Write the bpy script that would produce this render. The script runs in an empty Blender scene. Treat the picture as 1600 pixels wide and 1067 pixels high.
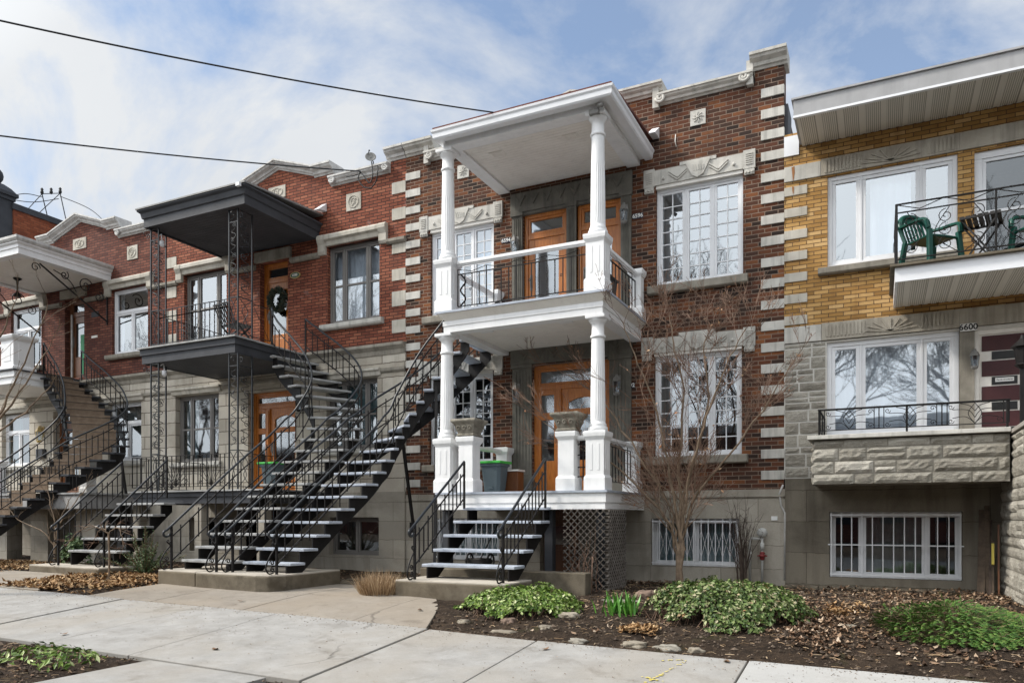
import bpy, math, random
import numpy as np
from mathutils import Vector, Matrix
R = math.radians
rnd = random.Random(7)
SC = bpy.context.scene
COL = SC.collection

# ------------------------------------------------------------------ camera, sky, sun, exposure
cam_data = bpy.data.cameras.new("camera")
cam = bpy.data.objects.new("camera", cam_data); COL.objects.link(cam)
cam.location = (0.0, -13.5, 1.55)
cam.rotation_euler = (R(90), 0, math.atan(575/1181))
cam_data.sensor_width = 36.0
cam_data.lens = 36.0*1181/1600
cam_data.shift_x = 0.0
cam_data.shift_y = 274.5/1600
cam_data.clip_end = 2000
SC.camera = cam

SUN_EL, SUN_AZ = R(42), R(246)      # azimuth clockwise from +Y: behind the camera, to its left
world = bpy.data.worlds.new("World"); SC.world = world; world.use_nodes = True
wn = world.node_tree; wn.nodes.clear()
def wnode(t, **kw):
    n = wn.nodes.new(t)
    for k, v in kw.items(): setattr(n, k, v)
    return n
sky = wnode('ShaderNodeTexSky', sky_type='NISHITA'); sky.sun_disc = False
sky.sun_elevation = SUN_EL; sky.sun_rotation = SUN_AZ; sky.altitude = 50; sky.dust_density = 1.2; sky.ozone_density = 2.0
tc = wnode('ShaderNodeTexCoord'); sep = wnode('ShaderNodeSeparateXYZ')
wn.links.new(tc.outputs['Generated'], sep.inputs[0])
mz = wnode('ShaderNodeMath', operation='MAXIMUM'); wn.links.new(sep.outputs[2], mz.inputs[0]); mz.inputs[1].default_value = 0.0
az = wnode('ShaderNodeMath', operation='ADD'); wn.links.new(mz.outputs[0], az.inputs[0]); az.inputs[1].default_value = 0.5
dx = wnode('ShaderNodeMath', operation='DIVIDE'); dy = wnode('ShaderNodeMath', operation='DIVIDE')
wn.links.new(sep.outputs[0], dx.inputs[0]); wn.links.new(az.outputs[0], dx.inputs[1])
wn.links.new(sep.outputs[1], dy.inputs[0]); wn.links.new(az.outputs[0], dy.inputs[1])
cmb = wnode('ShaderNodeCombineXYZ'); wn.links.new(dx.outputs[0], cmb.inputs[0]); wn.links.new(dy.outputs[0], cmb.inputs[1]); cmb.inputs[2].default_value = 3.7
mp = wnode('ShaderNodeMapping'); mp.inputs['Rotation'].default_value = (0, 0, R(35)); mp.inputs['Scale'].default_value = (0.75, 1.0, 1); mp.inputs['Location'].default_value = (3.2, 4.1, 1.2)
wn.links.new(cmb.outputs[0], mp.inputs[0])
n1 = wnode('ShaderNodeTexNoise'); n1.inputs['Scale'].default_value = 3.2; n1.inputs['Detail'].default_value = 9; n1.inputs['Roughness'].default_value = 0.6; n1.inputs['Distortion'].default_value = 0.35
wn.links.new(mp.outputs[0], n1.inputs['Vector'])
cr = wnode('ShaderNodeValToRGB'); cr.color_ramp.elements[0].position = 0.40; cr.color_ramp.elements[1].position = 0.60
cr.color_ramp.elements[0].color = (0.26, 0.26, 0.26, 1); cr.color_ramp.elements[1].color = (1, 1, 1, 1)
# more cloud on the sun's side of the sky
by = wnode('ShaderNodeMapRange'); by.inputs[1].default_value = 0.15; by.inputs[2].default_value = -0.5; by.inputs[3].default_value = 0.0; by.inputs[4].default_value = 0.20
wn.links.new(sep.outputs[1], by.inputs[0])
cf_ = wnode('ShaderNodeMath', operation='ADD'); wn.links.new(n1.outputs['Fac'], cf_.inputs[0]); wn.links.new(by.outputs[0], cf_.inputs[1])
wn.links.new(cf_.outputs[0], cr.inputs[0])
n2 = wnode('ShaderNodeTexNoise'); n2.inputs['Scale'].default_value = 2.6; n2.inputs['Detail'].default_value = 6; n2.inputs['Roughness'].default_value = 0.5
wn.links.new(mp.outputs[0], n2.inputs['Vector'])
cr2 = wnode('ShaderNodeValToRGB'); cr2.color_ramp.elements[0].position = 0.3; cr2.color_ramp.elements[1].position = 0.7
cr2.color_ramp.elements[0].color = (4.75, 4.95, 5.2, 1); cr2.color_ramp.elements[1].color = (5.5, 5.65, 5.8, 1)
wn.links.new(n2.outputs['Fac'], cr2.inputs[0])
skm = wnode('ShaderNodeMix', data_type='RGBA'); skm.blend_type = 'MIX'
skc = wnode('ShaderNodeMix', data_type='RGBA'); skc.blend_type = 'MULTIPLY'; skc.inputs[0].default_value = 1.0
wn.links.new(sky.outputs[0], skc.inputs[6]); skc.inputs[7].default_value = (0.66, 0.98, 1.18, 1)
wn.links.new(cr.outputs[0], skm.inputs[0]); wn.links.new(skc.outputs[2], skm.inputs[6]); wn.links.new(cr2.outputs[0], skm.inputs[7])
# sky glow added behind the camera, beside the sun, to brighten the facades
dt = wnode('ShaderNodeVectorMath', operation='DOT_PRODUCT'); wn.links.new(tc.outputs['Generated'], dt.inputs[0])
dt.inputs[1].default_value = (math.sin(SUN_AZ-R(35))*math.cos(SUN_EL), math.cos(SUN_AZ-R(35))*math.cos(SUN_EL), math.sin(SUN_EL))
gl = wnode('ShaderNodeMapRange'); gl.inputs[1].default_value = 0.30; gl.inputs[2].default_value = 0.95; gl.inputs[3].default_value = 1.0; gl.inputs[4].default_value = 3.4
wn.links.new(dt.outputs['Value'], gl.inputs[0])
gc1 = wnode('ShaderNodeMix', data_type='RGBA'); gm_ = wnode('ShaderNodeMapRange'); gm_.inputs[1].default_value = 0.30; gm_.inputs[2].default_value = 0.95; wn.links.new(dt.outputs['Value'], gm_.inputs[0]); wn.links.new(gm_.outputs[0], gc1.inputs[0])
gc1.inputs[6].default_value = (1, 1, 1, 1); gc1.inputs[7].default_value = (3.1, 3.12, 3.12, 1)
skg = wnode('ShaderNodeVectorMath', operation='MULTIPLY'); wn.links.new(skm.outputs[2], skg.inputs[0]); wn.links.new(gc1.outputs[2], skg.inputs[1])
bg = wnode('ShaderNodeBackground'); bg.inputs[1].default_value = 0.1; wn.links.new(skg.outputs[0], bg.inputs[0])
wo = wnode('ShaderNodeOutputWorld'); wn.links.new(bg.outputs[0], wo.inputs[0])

sl = bpy.data.lights.new("sun", 'SUN'); sun = bpy.data.objects.new("sun", sl); COL.objects.link(sun)
sl.energy = 2.7; sl.angle = R(9); sl.color = (1.0, 0.94, 0.85)
sd = Vector((math.sin(SUN_AZ)*math.cos(SUN_EL), math.cos(SUN_AZ)*math.cos(SUN_EL), math.sin(SUN_EL)))
sun.rotation_euler = sd.to_track_quat('Z', 'Y').to_euler()
SC.view_settings.view_transform = 'Standard'; SC.view_settings.look = 'None'
SC.view_settings.exposure = 0.62; SC.view_settings.gamma = 1.0
SC.cycles.max_bounces = 7; SC.cycles.transparent_max_bounces = 12
SC.cycles.use_denoising = True

# ------------------------------------------------------------------ materials
MATS = {}
class NT:
    def __init__(s, name):
        s.m = bpy.data.materials.new(name); s.m.use_nodes = True; s.t = s.m.node_tree; s.t.nodes.clear()
        s.out = s.n('ShaderNodeOutputMaterial'); MATS[name] = s.m
    def n(s, t, ins=None, **kw):
        x = s.t.nodes.new(t)
        for k, v in kw.items(): setattr(x, k, v)
        if ins:
            for k, v in ins.items():
                if isinstance(v, bpy.types.NodeSocket): s.t.links.new(v, x.inputs[k])
                else: x.inputs[k].default_value = v
        return x
    def math(s, op, a, b=None, c=None):
        d = {0: a}
        if b is not None: d[1] = b
        if c is not None: d[2] = c
        return s.n('ShaderNodeMath', d, operation=op).outputs[0]
    def noise(s, vec, scale, detail=4, rough=0.55, dist=0.0):
        return s.n('ShaderNodeTexNoise', {'Vector': vec, 'Scale': scale, 'Detail': detail, 'Roughness': rough, 'Distortion': dist}).outputs['Fac']
    def ramp(s, fac, stops, interp='LINEAR'):
        r = s.n('ShaderNodeValToRGB', {0: fac}); r.color_ramp.interpolation = interp
        e = r.color_ramp.elements
        while len(e) < len(stops): e.new(0.5)
        for i, (p, c) in enumerate(stops):
            e[i].position = p; e[i].color = (*c, 1) if len(c) == 3 else c
        return r.outputs[0]
    def mix(s, fac, a, b, mode='MIX'):
        x = s.n('ShaderNodeMix', data_type='RGBA'); x.blend_type = mode
        for i, v in ((0, fac), (6, a), (7, b)):
            if isinstance(v, bpy.types.NodeSocket): s.t.links.new(v, x.inputs[i])
            elif i == 0: x.inputs[0].default_value = v
            else: x.inputs[i].default_value = (*v, 1) if len(v) == 3 else v
        return x.outputs[2]
    def pos(s): return s.n('ShaderNodeNewGeometry').outputs['Position']
    def bsdf(s, col, rough=0.7, bump=None, bstr=0.3, bdist=0.01, metal=0.0, spec=0.5, extra=None):
        p = s.n('ShaderNodeBsdfPrincipled')
        def put(k, v):
            if isinstance(v, bpy.types.NodeSocket): s.t.links.new(v, p.inputs[k])
            elif isinstance(v, tuple): p.inputs[k].default_value = (*v, 1) if len(v) == 3 else v
            else: p.inputs[k].default_value = v
        put('Base Color', col); put('Roughness', rough); put('Metallic', metal); put('Specular IOR Level', spec)
        if bump is not None:
            b = s.n('ShaderNodeBump', {'Height': bump, 'Strength': bstr, 'Distance': bdist}); s.t.links.new(b.outputs[0], p.inputs['Normal'])
        if extra:
            for k, v in extra.items(): put(k, v)
        s.t.links.new(p.outputs[0], s.out.inputs[0]); return p

def simple(name, c1, c2, scale=3.0, rough=0.7, bstr=0.25, bscale=60, spec=0.4, metal=0.0, speck=None, streak=0, bdist=0.004):
    """two tones mixed by large soft noise, fine grain bump; optional vertical weather streaks"""
    t = NT(name); p = t.pos()
    a = t.noise(p, scale, 6, 0.6)
    f = t.ramp(a, [(0.35, (0, 0, 0)), (0.68, (1, 1, 1))])
    col = t.mix(f, c1, c2)
    if streak:
        mpn = t.n('ShaderNodeMapping', {'Vector': p, 'Scale': (7, 7, 0.55)}).outputs[0]
        st = t.noise(mpn, 1.3, 5, 0.6)
        sf = t.ramp(st, [(0.50, (0, 0, 0)), (0.72, (1, 1, 1))])
        col = t.mix(t.math('MULTIPLY', sf, 0.55 if streak is True else streak), col, tuple(x*0.42 for x in c1))
    if speck:
        sp = t.noise(p, 160, 2, 0.5)
        col = t.mix(t.ramp(sp, [(0.58, (0, 0, 0)), (0.66, (1, 1, 1))]), col, speck)
    g = t.noise(p, bscale, 4, 0.6)
    t.bsdf(col, rough, g, bstr, bdist, metal, spec)
    return t.m

def brick_mat(name, stops, mortar, L, H, mw=0.010, stain=(0.03, 0.03, 0.03), stain_amt=0.3, offset=0.5, rough=0.85, efflo=0.0, bdist=0.006, zoff=0.0, tint=None):
    t = NT(name); geo = t.n('ShaderNodeNewGeometry')
    sp = t.n('ShaderNodeSeparateXYZ', {0: geo.outputs['Position']}); sn = t.n('ShaderNodeSeparateXYZ', {0: geo.outputs['Normal']})
    isx = t.math('GREATER_THAN', t.math('ABSOLUTE', sn.outputs[0]), 0.6)
    u = t.math('ADD', t.math('MULTIPLY', sp.outputs[1], isx), t.math('MULTIPLY', sp.outputs[0], t.math('SUBTRACT', 1.0, isx)))
    u = t.math('ADD', u, 200.0); v = t.math('ADD', sp.outputs[2], 50.0+zoff)
    wob = t.noise(geo.outputs['Position'], 9, 2, 0.5)
    v = t.math('ADD', v, t.math('MULTIPLY', t.math('SUBTRACT', wob, 0.5), H*0.10))
    vr = t.math('DIVIDE', v, H); row = t.math('FLOOR', vr); fv = t.math('FRACT', vr)
    sh = t.math('MULTIPLY', t.math('MODULO', row, 2.0), offset)
    ur = t.math('ADD', t.math('DIVIDE', u, L), sh); colm = t.math('FLOOR', ur); fu = t.math('FRACT', ur)
    # distance to brick edge in metres
    du = t.math('MULTIPLY', t.math('MINIMUM', fu, t.math('SUBTRACT', 1.0, fu)), L)
    dv = t.math('MULTIPLY', t.math('MINIMUM', fv, t.math('SUBTRACT', 1.0, fv)), H)
    d = t.math('MINIMUM', du, dv)
    ed = t.noise(geo.outputs['Position'], 70, 3, 0.6)
    d2 = t.math('ADD', d, t.math('MULTIPLY', t.math('SUBTRACT', ed, 0.5), mw*0.7))
    face = t.n('ShaderNodeMapRange', {0: d2, 1: mw*0.38, 2: mw*0.72, 3: 0.0, 4: 1.0}).outputs[0]
    wn_ = t.n('ShaderNodeTexWhiteNoise', {'Vector': t.n('ShaderNodeCombineXYZ', {0: colm, 1: row, 2: 3.0}).outputs[0]})
    base = t.ramp(wn_.outputs['Value'], stops)
    fine = t.noise(geo.outputs['Position'], 55, 5, 0.65)
    base = t.mix(t.math('MULTIPLY', t.math('SUBTRACT', fine, 0.3), 0.55), base, tuple(x*0.45 for x in stops[0][1]))
    col = t.mix(face, mortar, base)
    big = t.noise(geo.outputs['Position'], 0.55, 6, 0.65, 0.4)
    col = t.mix(t.math('MULTIPLY', t.ramp(big, [(0.47, (0, 0, 0)), (0.70, (1, 1, 1))]), stain_amt), col, stain)
    vm = t.n('ShaderNodeMapping', {'Vector': geo.outputs['Position'], 'Scale': (2.6, 2.6, 0.30)}).outputs[0]
    vs_ = t.noise(vm, 1.0, 5, 0.65)
    col = t.mix(t.math('MULTIPLY', t.ramp(vs_, [(0.52, (0,0,0)), (0.68, (1,1,1))]), 0.42), col, stain)
    if efflo:
        e = t.noise(geo.outputs['Position'], 1.3, 5, 0.7)
        col = t.mix(t.math('MULTIPLY', t.ramp(e, [(0.60, (0, 0, 0)), (0.72, (1, 1, 1))]), efflo), col, (0.5, 0.46, 0.44))
    h = t.math('ADD', face, t.math('MULTIPLY', fine, 0.35))
    t.bsdf(col, rough, h, 0.7, bdist, 0, 0.12)
    return t.m

brick_mat('dark_brick', [(0.0, (0.030, 0.022, 0.019)), (0.14, (0.060, 0.036, 0.027)), (0.34, (0.095, 0.043, 0.028)), (0.62, (0.128, 0.050, 0.029)), (0.84, (0.160, 0.062, 0.031)), (1.0, (0.25, 0.098, 0.042))],
          (0.235, 0.175, 0.135), 0.215, 0.0725, 0.011, (0.035, 0.026, 0.024), 0.40)
brick_mat('red_brick', [(0.0, (0.185, 0.060, 0.038)), (0.5, (0.27, 0.090, 0.055)), (1.0, (0.35, 0.135, 0.080))],
          (0.040, 0.026, 0.022), 0.215, 0.0690, 0.0135, (0.10, 0.045, 0.035), 0.30, efflo=0.25)
brick_mat('old_red_brick', [(0.0, (0.12, 0.043, 0.031)), (0.5, (0.18, 0.066, 0.046)), (1.0, (0.25, 0.10, 0.068))],
          (0.045, 0.033, 0.030), 0.215, 0.0690, 0.0135, (0.05, 0.03, 0.03), 0.45)
brick_mat('orange_brick', [(0.0, (0.19, 0.055, 0.030)), (0.5, (0.27, 0.080, 0.040)), (1.0, (0.34, 0.11, 0.055))],
          (0.12, 0.06, 0.04), 0.205, 0.0725, 0.009, (0.10, 0.04, 0.03), 0.3)
brick_mat('yellow_brick', [(0.0, (0.30, 0.165, 0.055)), (0.35, (0.42, 0.235, 0.078)), (0.75, (0.52, 0.31, 0.115)), (1.0, (0.62, 0.40, 0.18))],
          (0.115, 0.075, 0.045), 0.225, 0.066, 0.010, (0.16, 0.07, 0.03), 0.30)
brick_mat('limestone_blocks', [(0.0, (0.44, 0.40, 0.335)), (0.5, (0.52, 0.48, 0.41)), (1.0, (0.60, 0.56, 0.485))],
          (0.12, 0.10, 0.08), 1.15, 0.31, 0.016, (0.20, 0.17, 0.13), 0.45, rough=0.9)
brick_mat('foundation_concrete', [(0.0, (0.34, 0.31, 0.26)), (1.0, (0.44, 0.405, 0.345))], (0.20, 0.18, 0.145), 1.25, 0.40, 0.008, (0.12, 0.105, 0.082), 0.70, rough=0.92, zoff=0.13)
brick_mat('grey_plaster', [(0.0, (0.165, 0.145, 0.115)), (1.0, (0.22, 0.195, 0.155))], (0.11, 0.094, 0.072), 2.6, 0.52, 0.008, (0.045, 0.037, 0.028), 0.80, rough=0.92)
simple('limestone', (0.40, 0.37, 0.31), (0.52, 0.49, 0.43), 2.5, 0.85, 0.5, 45, streak=True)
simple('white_stone', (0.44, 0.425, 0.385), (0.58, 0.56, 0.515), 3.0, 0.85, 0.5, 50, streak=True)
simple('grey_limestone', (0.205, 0.185, 0.152), (0.33, 0.305, 0.255), 3.0, 0.88, 0.6, 40, streak=True)
simple('dark_stone', (0.105, 0.10, 0.085), (0.165, 0.155, 0.13), 3.5, 0.8, 0.4, 50, streak=True)
def rusty():
    t = NT('rust_stain'); t.bsdf((0.30, 0.14, 0.055), 0.9)
rusty()
def vented():
    t = NT('vented_soffit'); p = t.pos(); sp = t.n('ShaderNodeSeparateXYZ', {0: p})
    w = t.math('FRACT', t.math('DIVIDE', sp.outputs[0], 0.028)); line = t.math('LESS_THAN', w, 0.42)
    pn = t.math('FRACT', t.math('DIVIDE', sp.outputs[0], 0.305)); on = t.math('GREATER_THAN', pn, 0.30)
    base = t.mix(t.noise(p, 2.0, 4), (0.64, 0.61, 0.55), (0.72, 0.69, 0.63))
    col = t.mix(t.math('MULTIPLY', line, on), base, (0.36, 0.34, 0.295)); rib = t.math('LESS_THAN', pn, 0.03)
    col = t.mix(rib, col, (0.26, 0.245, 0.21)); t.bsdf(col, 0.55)
vented()
simple('beige_band', (0.33, 0.295, 0.24), (0.45, 0.415, 0.35), 2.2, 0.85, 0.5, 50, streak=True)
simple('eave_metal', (0.30, 0.30, 0.30), (0.36, 0.355, 0.36), 2.5, 0.5, 0.1, 60, streak=0.2)
def split_mat():
    t = NT('rough_stone'); g = t.n('ShaderNodeNewGeometry'); p = g.outputs['Position']
    base = t.ramp(g.outputs['Random Per Island'], [(0.0, (0.21, 0.19, 0.155)), (0.35, (0.30, 0.28, 0.235)), (0.7, (0.38, 0.355, 0.30)), (1.0, (0.46, 0.43, 0.375))])
    mpn = t.n('ShaderNodeMapping', {'Vector': p, 'Scale': (1.0, 1.0, 2.6)}).outputs[0]
    a = t.noise(mpn, 9, 7, 0.7, 0.8); b = t.noise(p, 60, 4, 0.7)
    col = t.mix(t.ramp(a, [(0.38, (0,0,0)), (0.66, (1,1,1))]), base, t.mix(0.5, base, (0.52, 0.49, 0.43)))
    col = t.mix(t.math('MULTIPLY', t.ramp(b, [(0.52, (0,0,0)), (0.68, (1,1,1))]), 0.45), col, (0.10, 0.095, 0.085))
    st = t.noise(p, 1.1, 5, 0.6); col = t.mix(t.math('MULTIPLY', t.ramp(st, [(0.5, (0,0,0)), (0.7, (1,1,1))]), 0.4), col, (0.10, 0.088, 0.07))
    h = t.math('ADD', t.math('MULTIPLY', a, 1.0), t.math('MULTIPLY', b, 0.35))
    t.bsdf(col, 0.92, h, 1.0, 0.035, 0, 0.2)
split_mat()
simple('mortar', (0.52, 0.50, 0.46), (0.64, 0.62, 0.57), 6.0, 0.9, 0.5, 60)
simple('sandy_concrete', (0.26, 0.235, 0.205), (0.34, 0.32, 0.29), 1.1, 0.9, 0.5, 90, speck=(0.21, 0.185, 0.155))
simple('pale_concrete', (0.36, 0.35, 0.33), (0.43, 0.42, 0.40), 1.3, 0.9, 0.5, 90, speck=(0.36, 0.34, 0.31))

simple('slab_top_concrete', (0.36, 0.32, 0.265), (0.46, 0.415, 0.35), 2.4, 0.92, 0.6, 60)
simple('white_paint', (0.73, 0.735, 0.735), (0.81, 0.81, 0.81), 2.5, 0.5, 0.15, 25, streak=0.13)
simple('cream_paint', (0.76, 0.725, 0.67), (0.82, 0.79, 0.735), 2.0, 0.55, 0.15, 30, streak=0.15)
simple('white_vinyl', (0.70, 0.71, 0.73), (0.76, 0.77, 0.79), 2.0, 0.38, 0.05, 30)
simple('taupe_frame', (0.155, 0.145, 0.135), (0.185, 0.175, 0.165), 2.0, 0.45, 0.05, 30)
simple('weathered_white', (0.42, 0.41, 0.39), (0.60, 0.59, 0.57), 6.0, 0.7, 0.3, 40, streak=True)
simple('black_iron', (0.006, 0.006, 0.0065), (0.013, 0.012, 0.012), 8.0, 0.5, 0.3, 120, spec=0.22, speck=(0.03, 0.02, 0.015))
simple('blue_black_iron', (0.012, 0.014, 0.017), (0.024, 0.028, 0.033), 5.0, 0.38, 0.25, 120, spec=0.40)
simple('charcoal_paint', (0.042, 0.044, 0.050), (0.062, 0.065, 0.073), 2.0, 0.6, 0.2, 40, spec=0.22)
simple('tread_grey', (0.33, 0.365, 0.42), (0.46, 0.50, 0.57), 6.5, 0.6, 0.25, 80, speck=(0.27, 0.29, 0.33))
simple('worn_tread', (0.27, 0.275, 0.275), (0.40, 0.40, 0.395), 6.0, 0.7, 0.35, 80)
simple('carpet', (0.17, 0.125, 0.09), (0.23, 0.175, 0.13), 9.0, 0.98, 0.9, 200, spec=0.1)
simple('galvanised_flashing', (0.17, 0.165, 0.16), (0.25, 0.245, 0.24), 5.0, 0.5, 0.2, 60)
simple('roof_gravel_grey', (0.20, 0.20, 0.20), (0.28, 0.28, 0.28), 5.0, 0.9, 0.6, 60)
simple('red_roofing', (0.10, 0.035, 0.028), (0.16, 0.06, 0.045), 9.0, 0.9, 0.7, 70)
simple('aluminium_fascia', (0.44, 0.44, 0.44), (0.52, 0.52, 0.53), 1.5, 0.5, 0.1, 60)
def walk_mat(name, c1, c2, warm, dark):
    t = NT(name); p = t.pos()
    big = t.noise(p, 0.55, 5, 0.6, 0.3); mid = t.noise(p, 3.2, 6, 0.65); fine = t.noise(p, 34, 4, 0.65); grit = t.noise(p, 210, 2, 0.5)
    col = t.mix(t.ramp(mid, [(0.32, (0,0,0)), (0.70, (1,1,1))]), c1, c2)
    col = t.mix(t.math('MULTIPLY', t.ramp(big, [(0.42, (0,0,0)), (0.62, (1,1,1))]), 0.65), col, warm)
    sp_ = t.noise(p, 1.9, 7, 0.72, 0.5)
    col = t.mix(t.math('MULTIPLY', t.ramp(sp_, [(0.54, (0,0,0)), (0.72, (1,1,1))]), 0.55), col, dark)
    col = t.mix(t.math('MULTIPLY', t.ramp(grit, [(0.57, (0,0,0)), (0.68, (1,1,1))]), 0.5), col, dark)
    col = t.mix(t.math('MULTIPLY', t.ramp(fine, [(0.60, (0,0,0)), (0.75, (1,1,1))]), 0.22), col, dark)
    dn = t.n('ShaderNodeVectorMath', {0: p, 1: t.n('ShaderNodeVectorMath', {0: t.n('ShaderNodeTexNoise', {'Vector': p, 'Scale': 2.5, 'Detail': 6}).outputs['Color'], 'Scale': 0.16}, operation='SCALE').outputs[0]}, operation='ADD').outputs[0]
    vo = t.n('ShaderNodeTexVoronoi', {'Vector': dn, 'Scale': 0.42}, feature='DISTANCE_TO_EDGE')
    ck = t.ramp(vo.outputs['Distance'], [(0.0, (1,1,1)), (0.0012, (1,1,1)), (0.0024, (0,0,0))])
    mk = t.ramp(t.noise(p, 0.45, 3, 0.5), [(0.60, (0,0,0)), (0.63, (1,1,1))])
    cf = t.math('MULTIPLY', ck, mk)
    col = t.mix(t.math('MULTIPLY', cf, 0.5), col, tuple(x*0.25 for x in dark))
    h = t.math('SUBTRACT', t.math('ADD', t.math('MULTIPLY', grit, 0.4), t.math('MULTIPLY', fine, 0.6)), t.math('MULTIPLY', cf, 1.5))
    t.bsdf(col, 0.93, h, 0.6, 0.004, 0, 0.25)
walk_mat('sidewalk_concrete', (0.26, 0.25, 0.232), (0.36, 0.35, 0.332), (0.31, 0.280, 0.238), (0.135, 0.115, 0.092))
walk_mat('walk_concrete', (0.23, 0.20, 0.165), (0.31, 0.275, 0.23), (0.27, 0.225, 0.172), (0.125, 0.10, 0.075))
walk_mat('old_concrete', (0.085, 0.070, 0.050), (0.20, 0.172, 0.13), (0.15, 0.12, 0.082), (0.045, 0.036, 0.026))
walk_mat('new_concrete', (0.36, 0.355, 0.34), (0.42, 0.415, 0.40), (0.38, 0.365, 0.34), (0.25, 0.235, 0.21))
def soil_mat():
    t = NT('soil'); p = t.pos(); a = t.noise(p, 2.2, 6, 0.7); b = t.noise(p, 17, 6, 0.75); c = t.noise(p, 75, 4, 0.7)
    col = t.mix(t.ramp(a, [(0.35, (0,0,0)), (0.68, (1,1,1))]), (0.022, 0.0155, 0.011), (0.060, 0.041, 0.028))
    col = t.mix(t.math('MULTIPLY', t.ramp(b, [(0.50, (0,0,0)), (0.66, (1,1,1))]), 0.7), col, (0.105, 0.072, 0.047))
    col = t.mix(t.math('MULTIPLY', t.ramp(c, [(0.60, (0,0,0)), (0.70, (1,1,1))]), 0.75), col, (0.20, 0.15, 0.10))
    m_ = t.noise(p, 1.3, 4, 0.6); col = t.mix(t.math('MULTIPLY', t.ramp(m_, [(0.60, (0,0,0)), (0.70, (1,1,1))]), 0.35), col, (0.075, 0.085, 0.025))
    t.bsdf(col, 0.97, t.math('ADD', t.math('MULTIPLY', b, 0.8), t.math('MULTIPLY', c, 0.4)), 1.0, 0.05, 0, 0.15)
soil_mat()
simple('asphalt', (0.045, 0.045, 0.046), (0.06, 0.06, 0.06), 2.0, 0.9, 0.6, 120)
simple('bark', (0.125, 0.088, 0.058), (0.26, 0.19, 0.13), 9.0, 0.85, 0.8, 70)
simple('twig_bark', (0.13, 0.075, 0.052), (0.23, 0.145, 0.10), 12.0, 0.8, 0.5, 90)
simple('dark_bark', (0.045, 0.032, 0.025), (0.09, 0.065, 0.05), 9.0, 0.9, 0.8, 70)
simple('lattice_wood', (0.095, 0.080, 0.068), (0.17, 0.15, 0.13), 6.0, 0.85, 0.5, 70)
simple('old_plank', (0.050, 0.035, 0.025), (0.11, 0.08, 0.055), 8.0, 0.85, 0.6, 60)
simple('field_stone', (0.17, 0.145, 0.11), (0.33, 0.29, 0.23), 7.0, 0.9, 0.8, 30, bdist=0.01)
simple('brown_rock', (0.15, 0.10, 0.075), (0.23, 0.165, 0.125), 6.0, 0.85, 0.7, 30, bdist=0.01)
simple('planter_stone', (0.16, 0.145, 0.115), (0.30, 0.275, 0.225), 7.0, 0.92, 0.9, 35, bdist=0.01)
simple('bin_grey', (0.085, 0.115, 0.13), (0.105, 0.14, 0.155), 2.0, 0.5, 0.1, 60)
simple('bin_green', (0.05, 0.42, 0.06), (0.07, 0.50, 0.08), 2.0, 0.5, 0.1, 60)
simple('green_plastic', (0.007, 0.060, 0.044), (0.012, 0.078, 0.058), 2.0, 0.32, 0.05, 60)
simple('black_plastic', (0.012, 0.011, 0.011), (0.025, 0.022, 0.020), 4.0, 0.55, 0.2, 60)
simple('green_paint', (0.012, 0.20, 0.075), (0.018, 0.25, 0.10), 2.0, 0.5, 0.1, 60)
simple('maroon_paint', (0.050, 0.012, 0.014), (0.070, 0.018, 0.020), 3.0, 0.5, 0.15, 60)
simple('pipe_grey', (0.36, 0.36, 0.34), (0.47, 0.47, 0.45), 6.0, 0.6, 0.3, 60)
simple('regulator_red', (0.16, 0.02, 0.02), (0.21, 0.03, 0.03), 6.0, 0.6, 0.3, 60)
simple('plate_navy', (0.012, 0.014, 0.030), (0.016, 0.018, 0.038), 2.0, 0.35, 0.05, 60)
simple('plate_white', (0.72, 0.72, 0.70), (0.78, 0.78, 0.76), 2.0, 0.4, 0.05, 60)
simple('plate_black', (0.012, 0.012, 0.012), (0.02, 0.02, 0.02), 2.0, 0.4, 0.05, 60)
simple('plate_green', (0.05, 0.10, 0.06), (0.08, 0.14, 0.09), 2.0, 0.4, 0.05, 60)
simple('brass', (0.42, 0.30, 0.10), (0.5, 0.36, 0.14), 2.0, 0.4, 0.05, 60)
simple('lamp_metal', (0.16, 0.155, 0.145), (0.24, 0.235, 0.22), 12.0, 0.5, 0.3, 60)
simple('curtain_white', (0.62, 0.64, 0.68), (0.72, 0.74, 0.77), 2.0, 0.9, 0.1, 30)
simple('curtain_teal', (0.13, 0.21, 0.22), (0.19, 0.27, 0.28), 2.0, 0.9, 0.1, 30)
simple('curtain_grey', (0.15, 0.15, 0.135), (0.24, 0.24, 0.22), 2.0, 0.9, 0.1, 30)
simple('room_dark', (0.022, 0.024, 0.027), (0.035, 0.037, 0.04), 1.0, 0.9, 0.1, 30)
simple('yellow_marking', (0.62, 0.50, 0.10), (0.70, 0.58, 0.14), 9.0, 0.9, 0.3, 60)
simple('cable_black', (0.010, 0.010, 0.010), (0.016, 0.016, 0.016), 4.0, 0.5, 0.1, 60)

def wood_mat():
    t = NT('orange_wood'); p = t.pos()
    mpn = t.n('ShaderNodeMapping', {'Vector': p, 'Scale': (9, 9, 0.9)}).outputs[0]
    g = t.noise(mpn, 5.0, 6, 0.6, 0.6)
    col = t.ramp(g, [(0.25, (0.27, 0.080, 0.012)), (0.5, (0.42, 0.135, 0.020)), (0.75, (0.52, 0.19, 0.034))])
    t.bsdf(col, 0.33, g, 0.12, 0.003, 0, 0.5)
wood_mat()
def wood2():
    t = NT('brown_wood'); p = t.pos()
    mpn = t.n('ShaderNodeMapping', {'Vector': p, 'Scale': (9, 9, 0.9)}).outputs[0]
    g = t.noise(mpn, 5.0, 6, 0.6, 0.6)
    col = t.ramp(g, [(0.25, (0.10, 0.035, 0.014)), (0.75, (0.20, 0.08, 0.03))])
    t.bsdf(col, 0.4, g, 0.12, 0.003, 0, 0.5)
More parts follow.
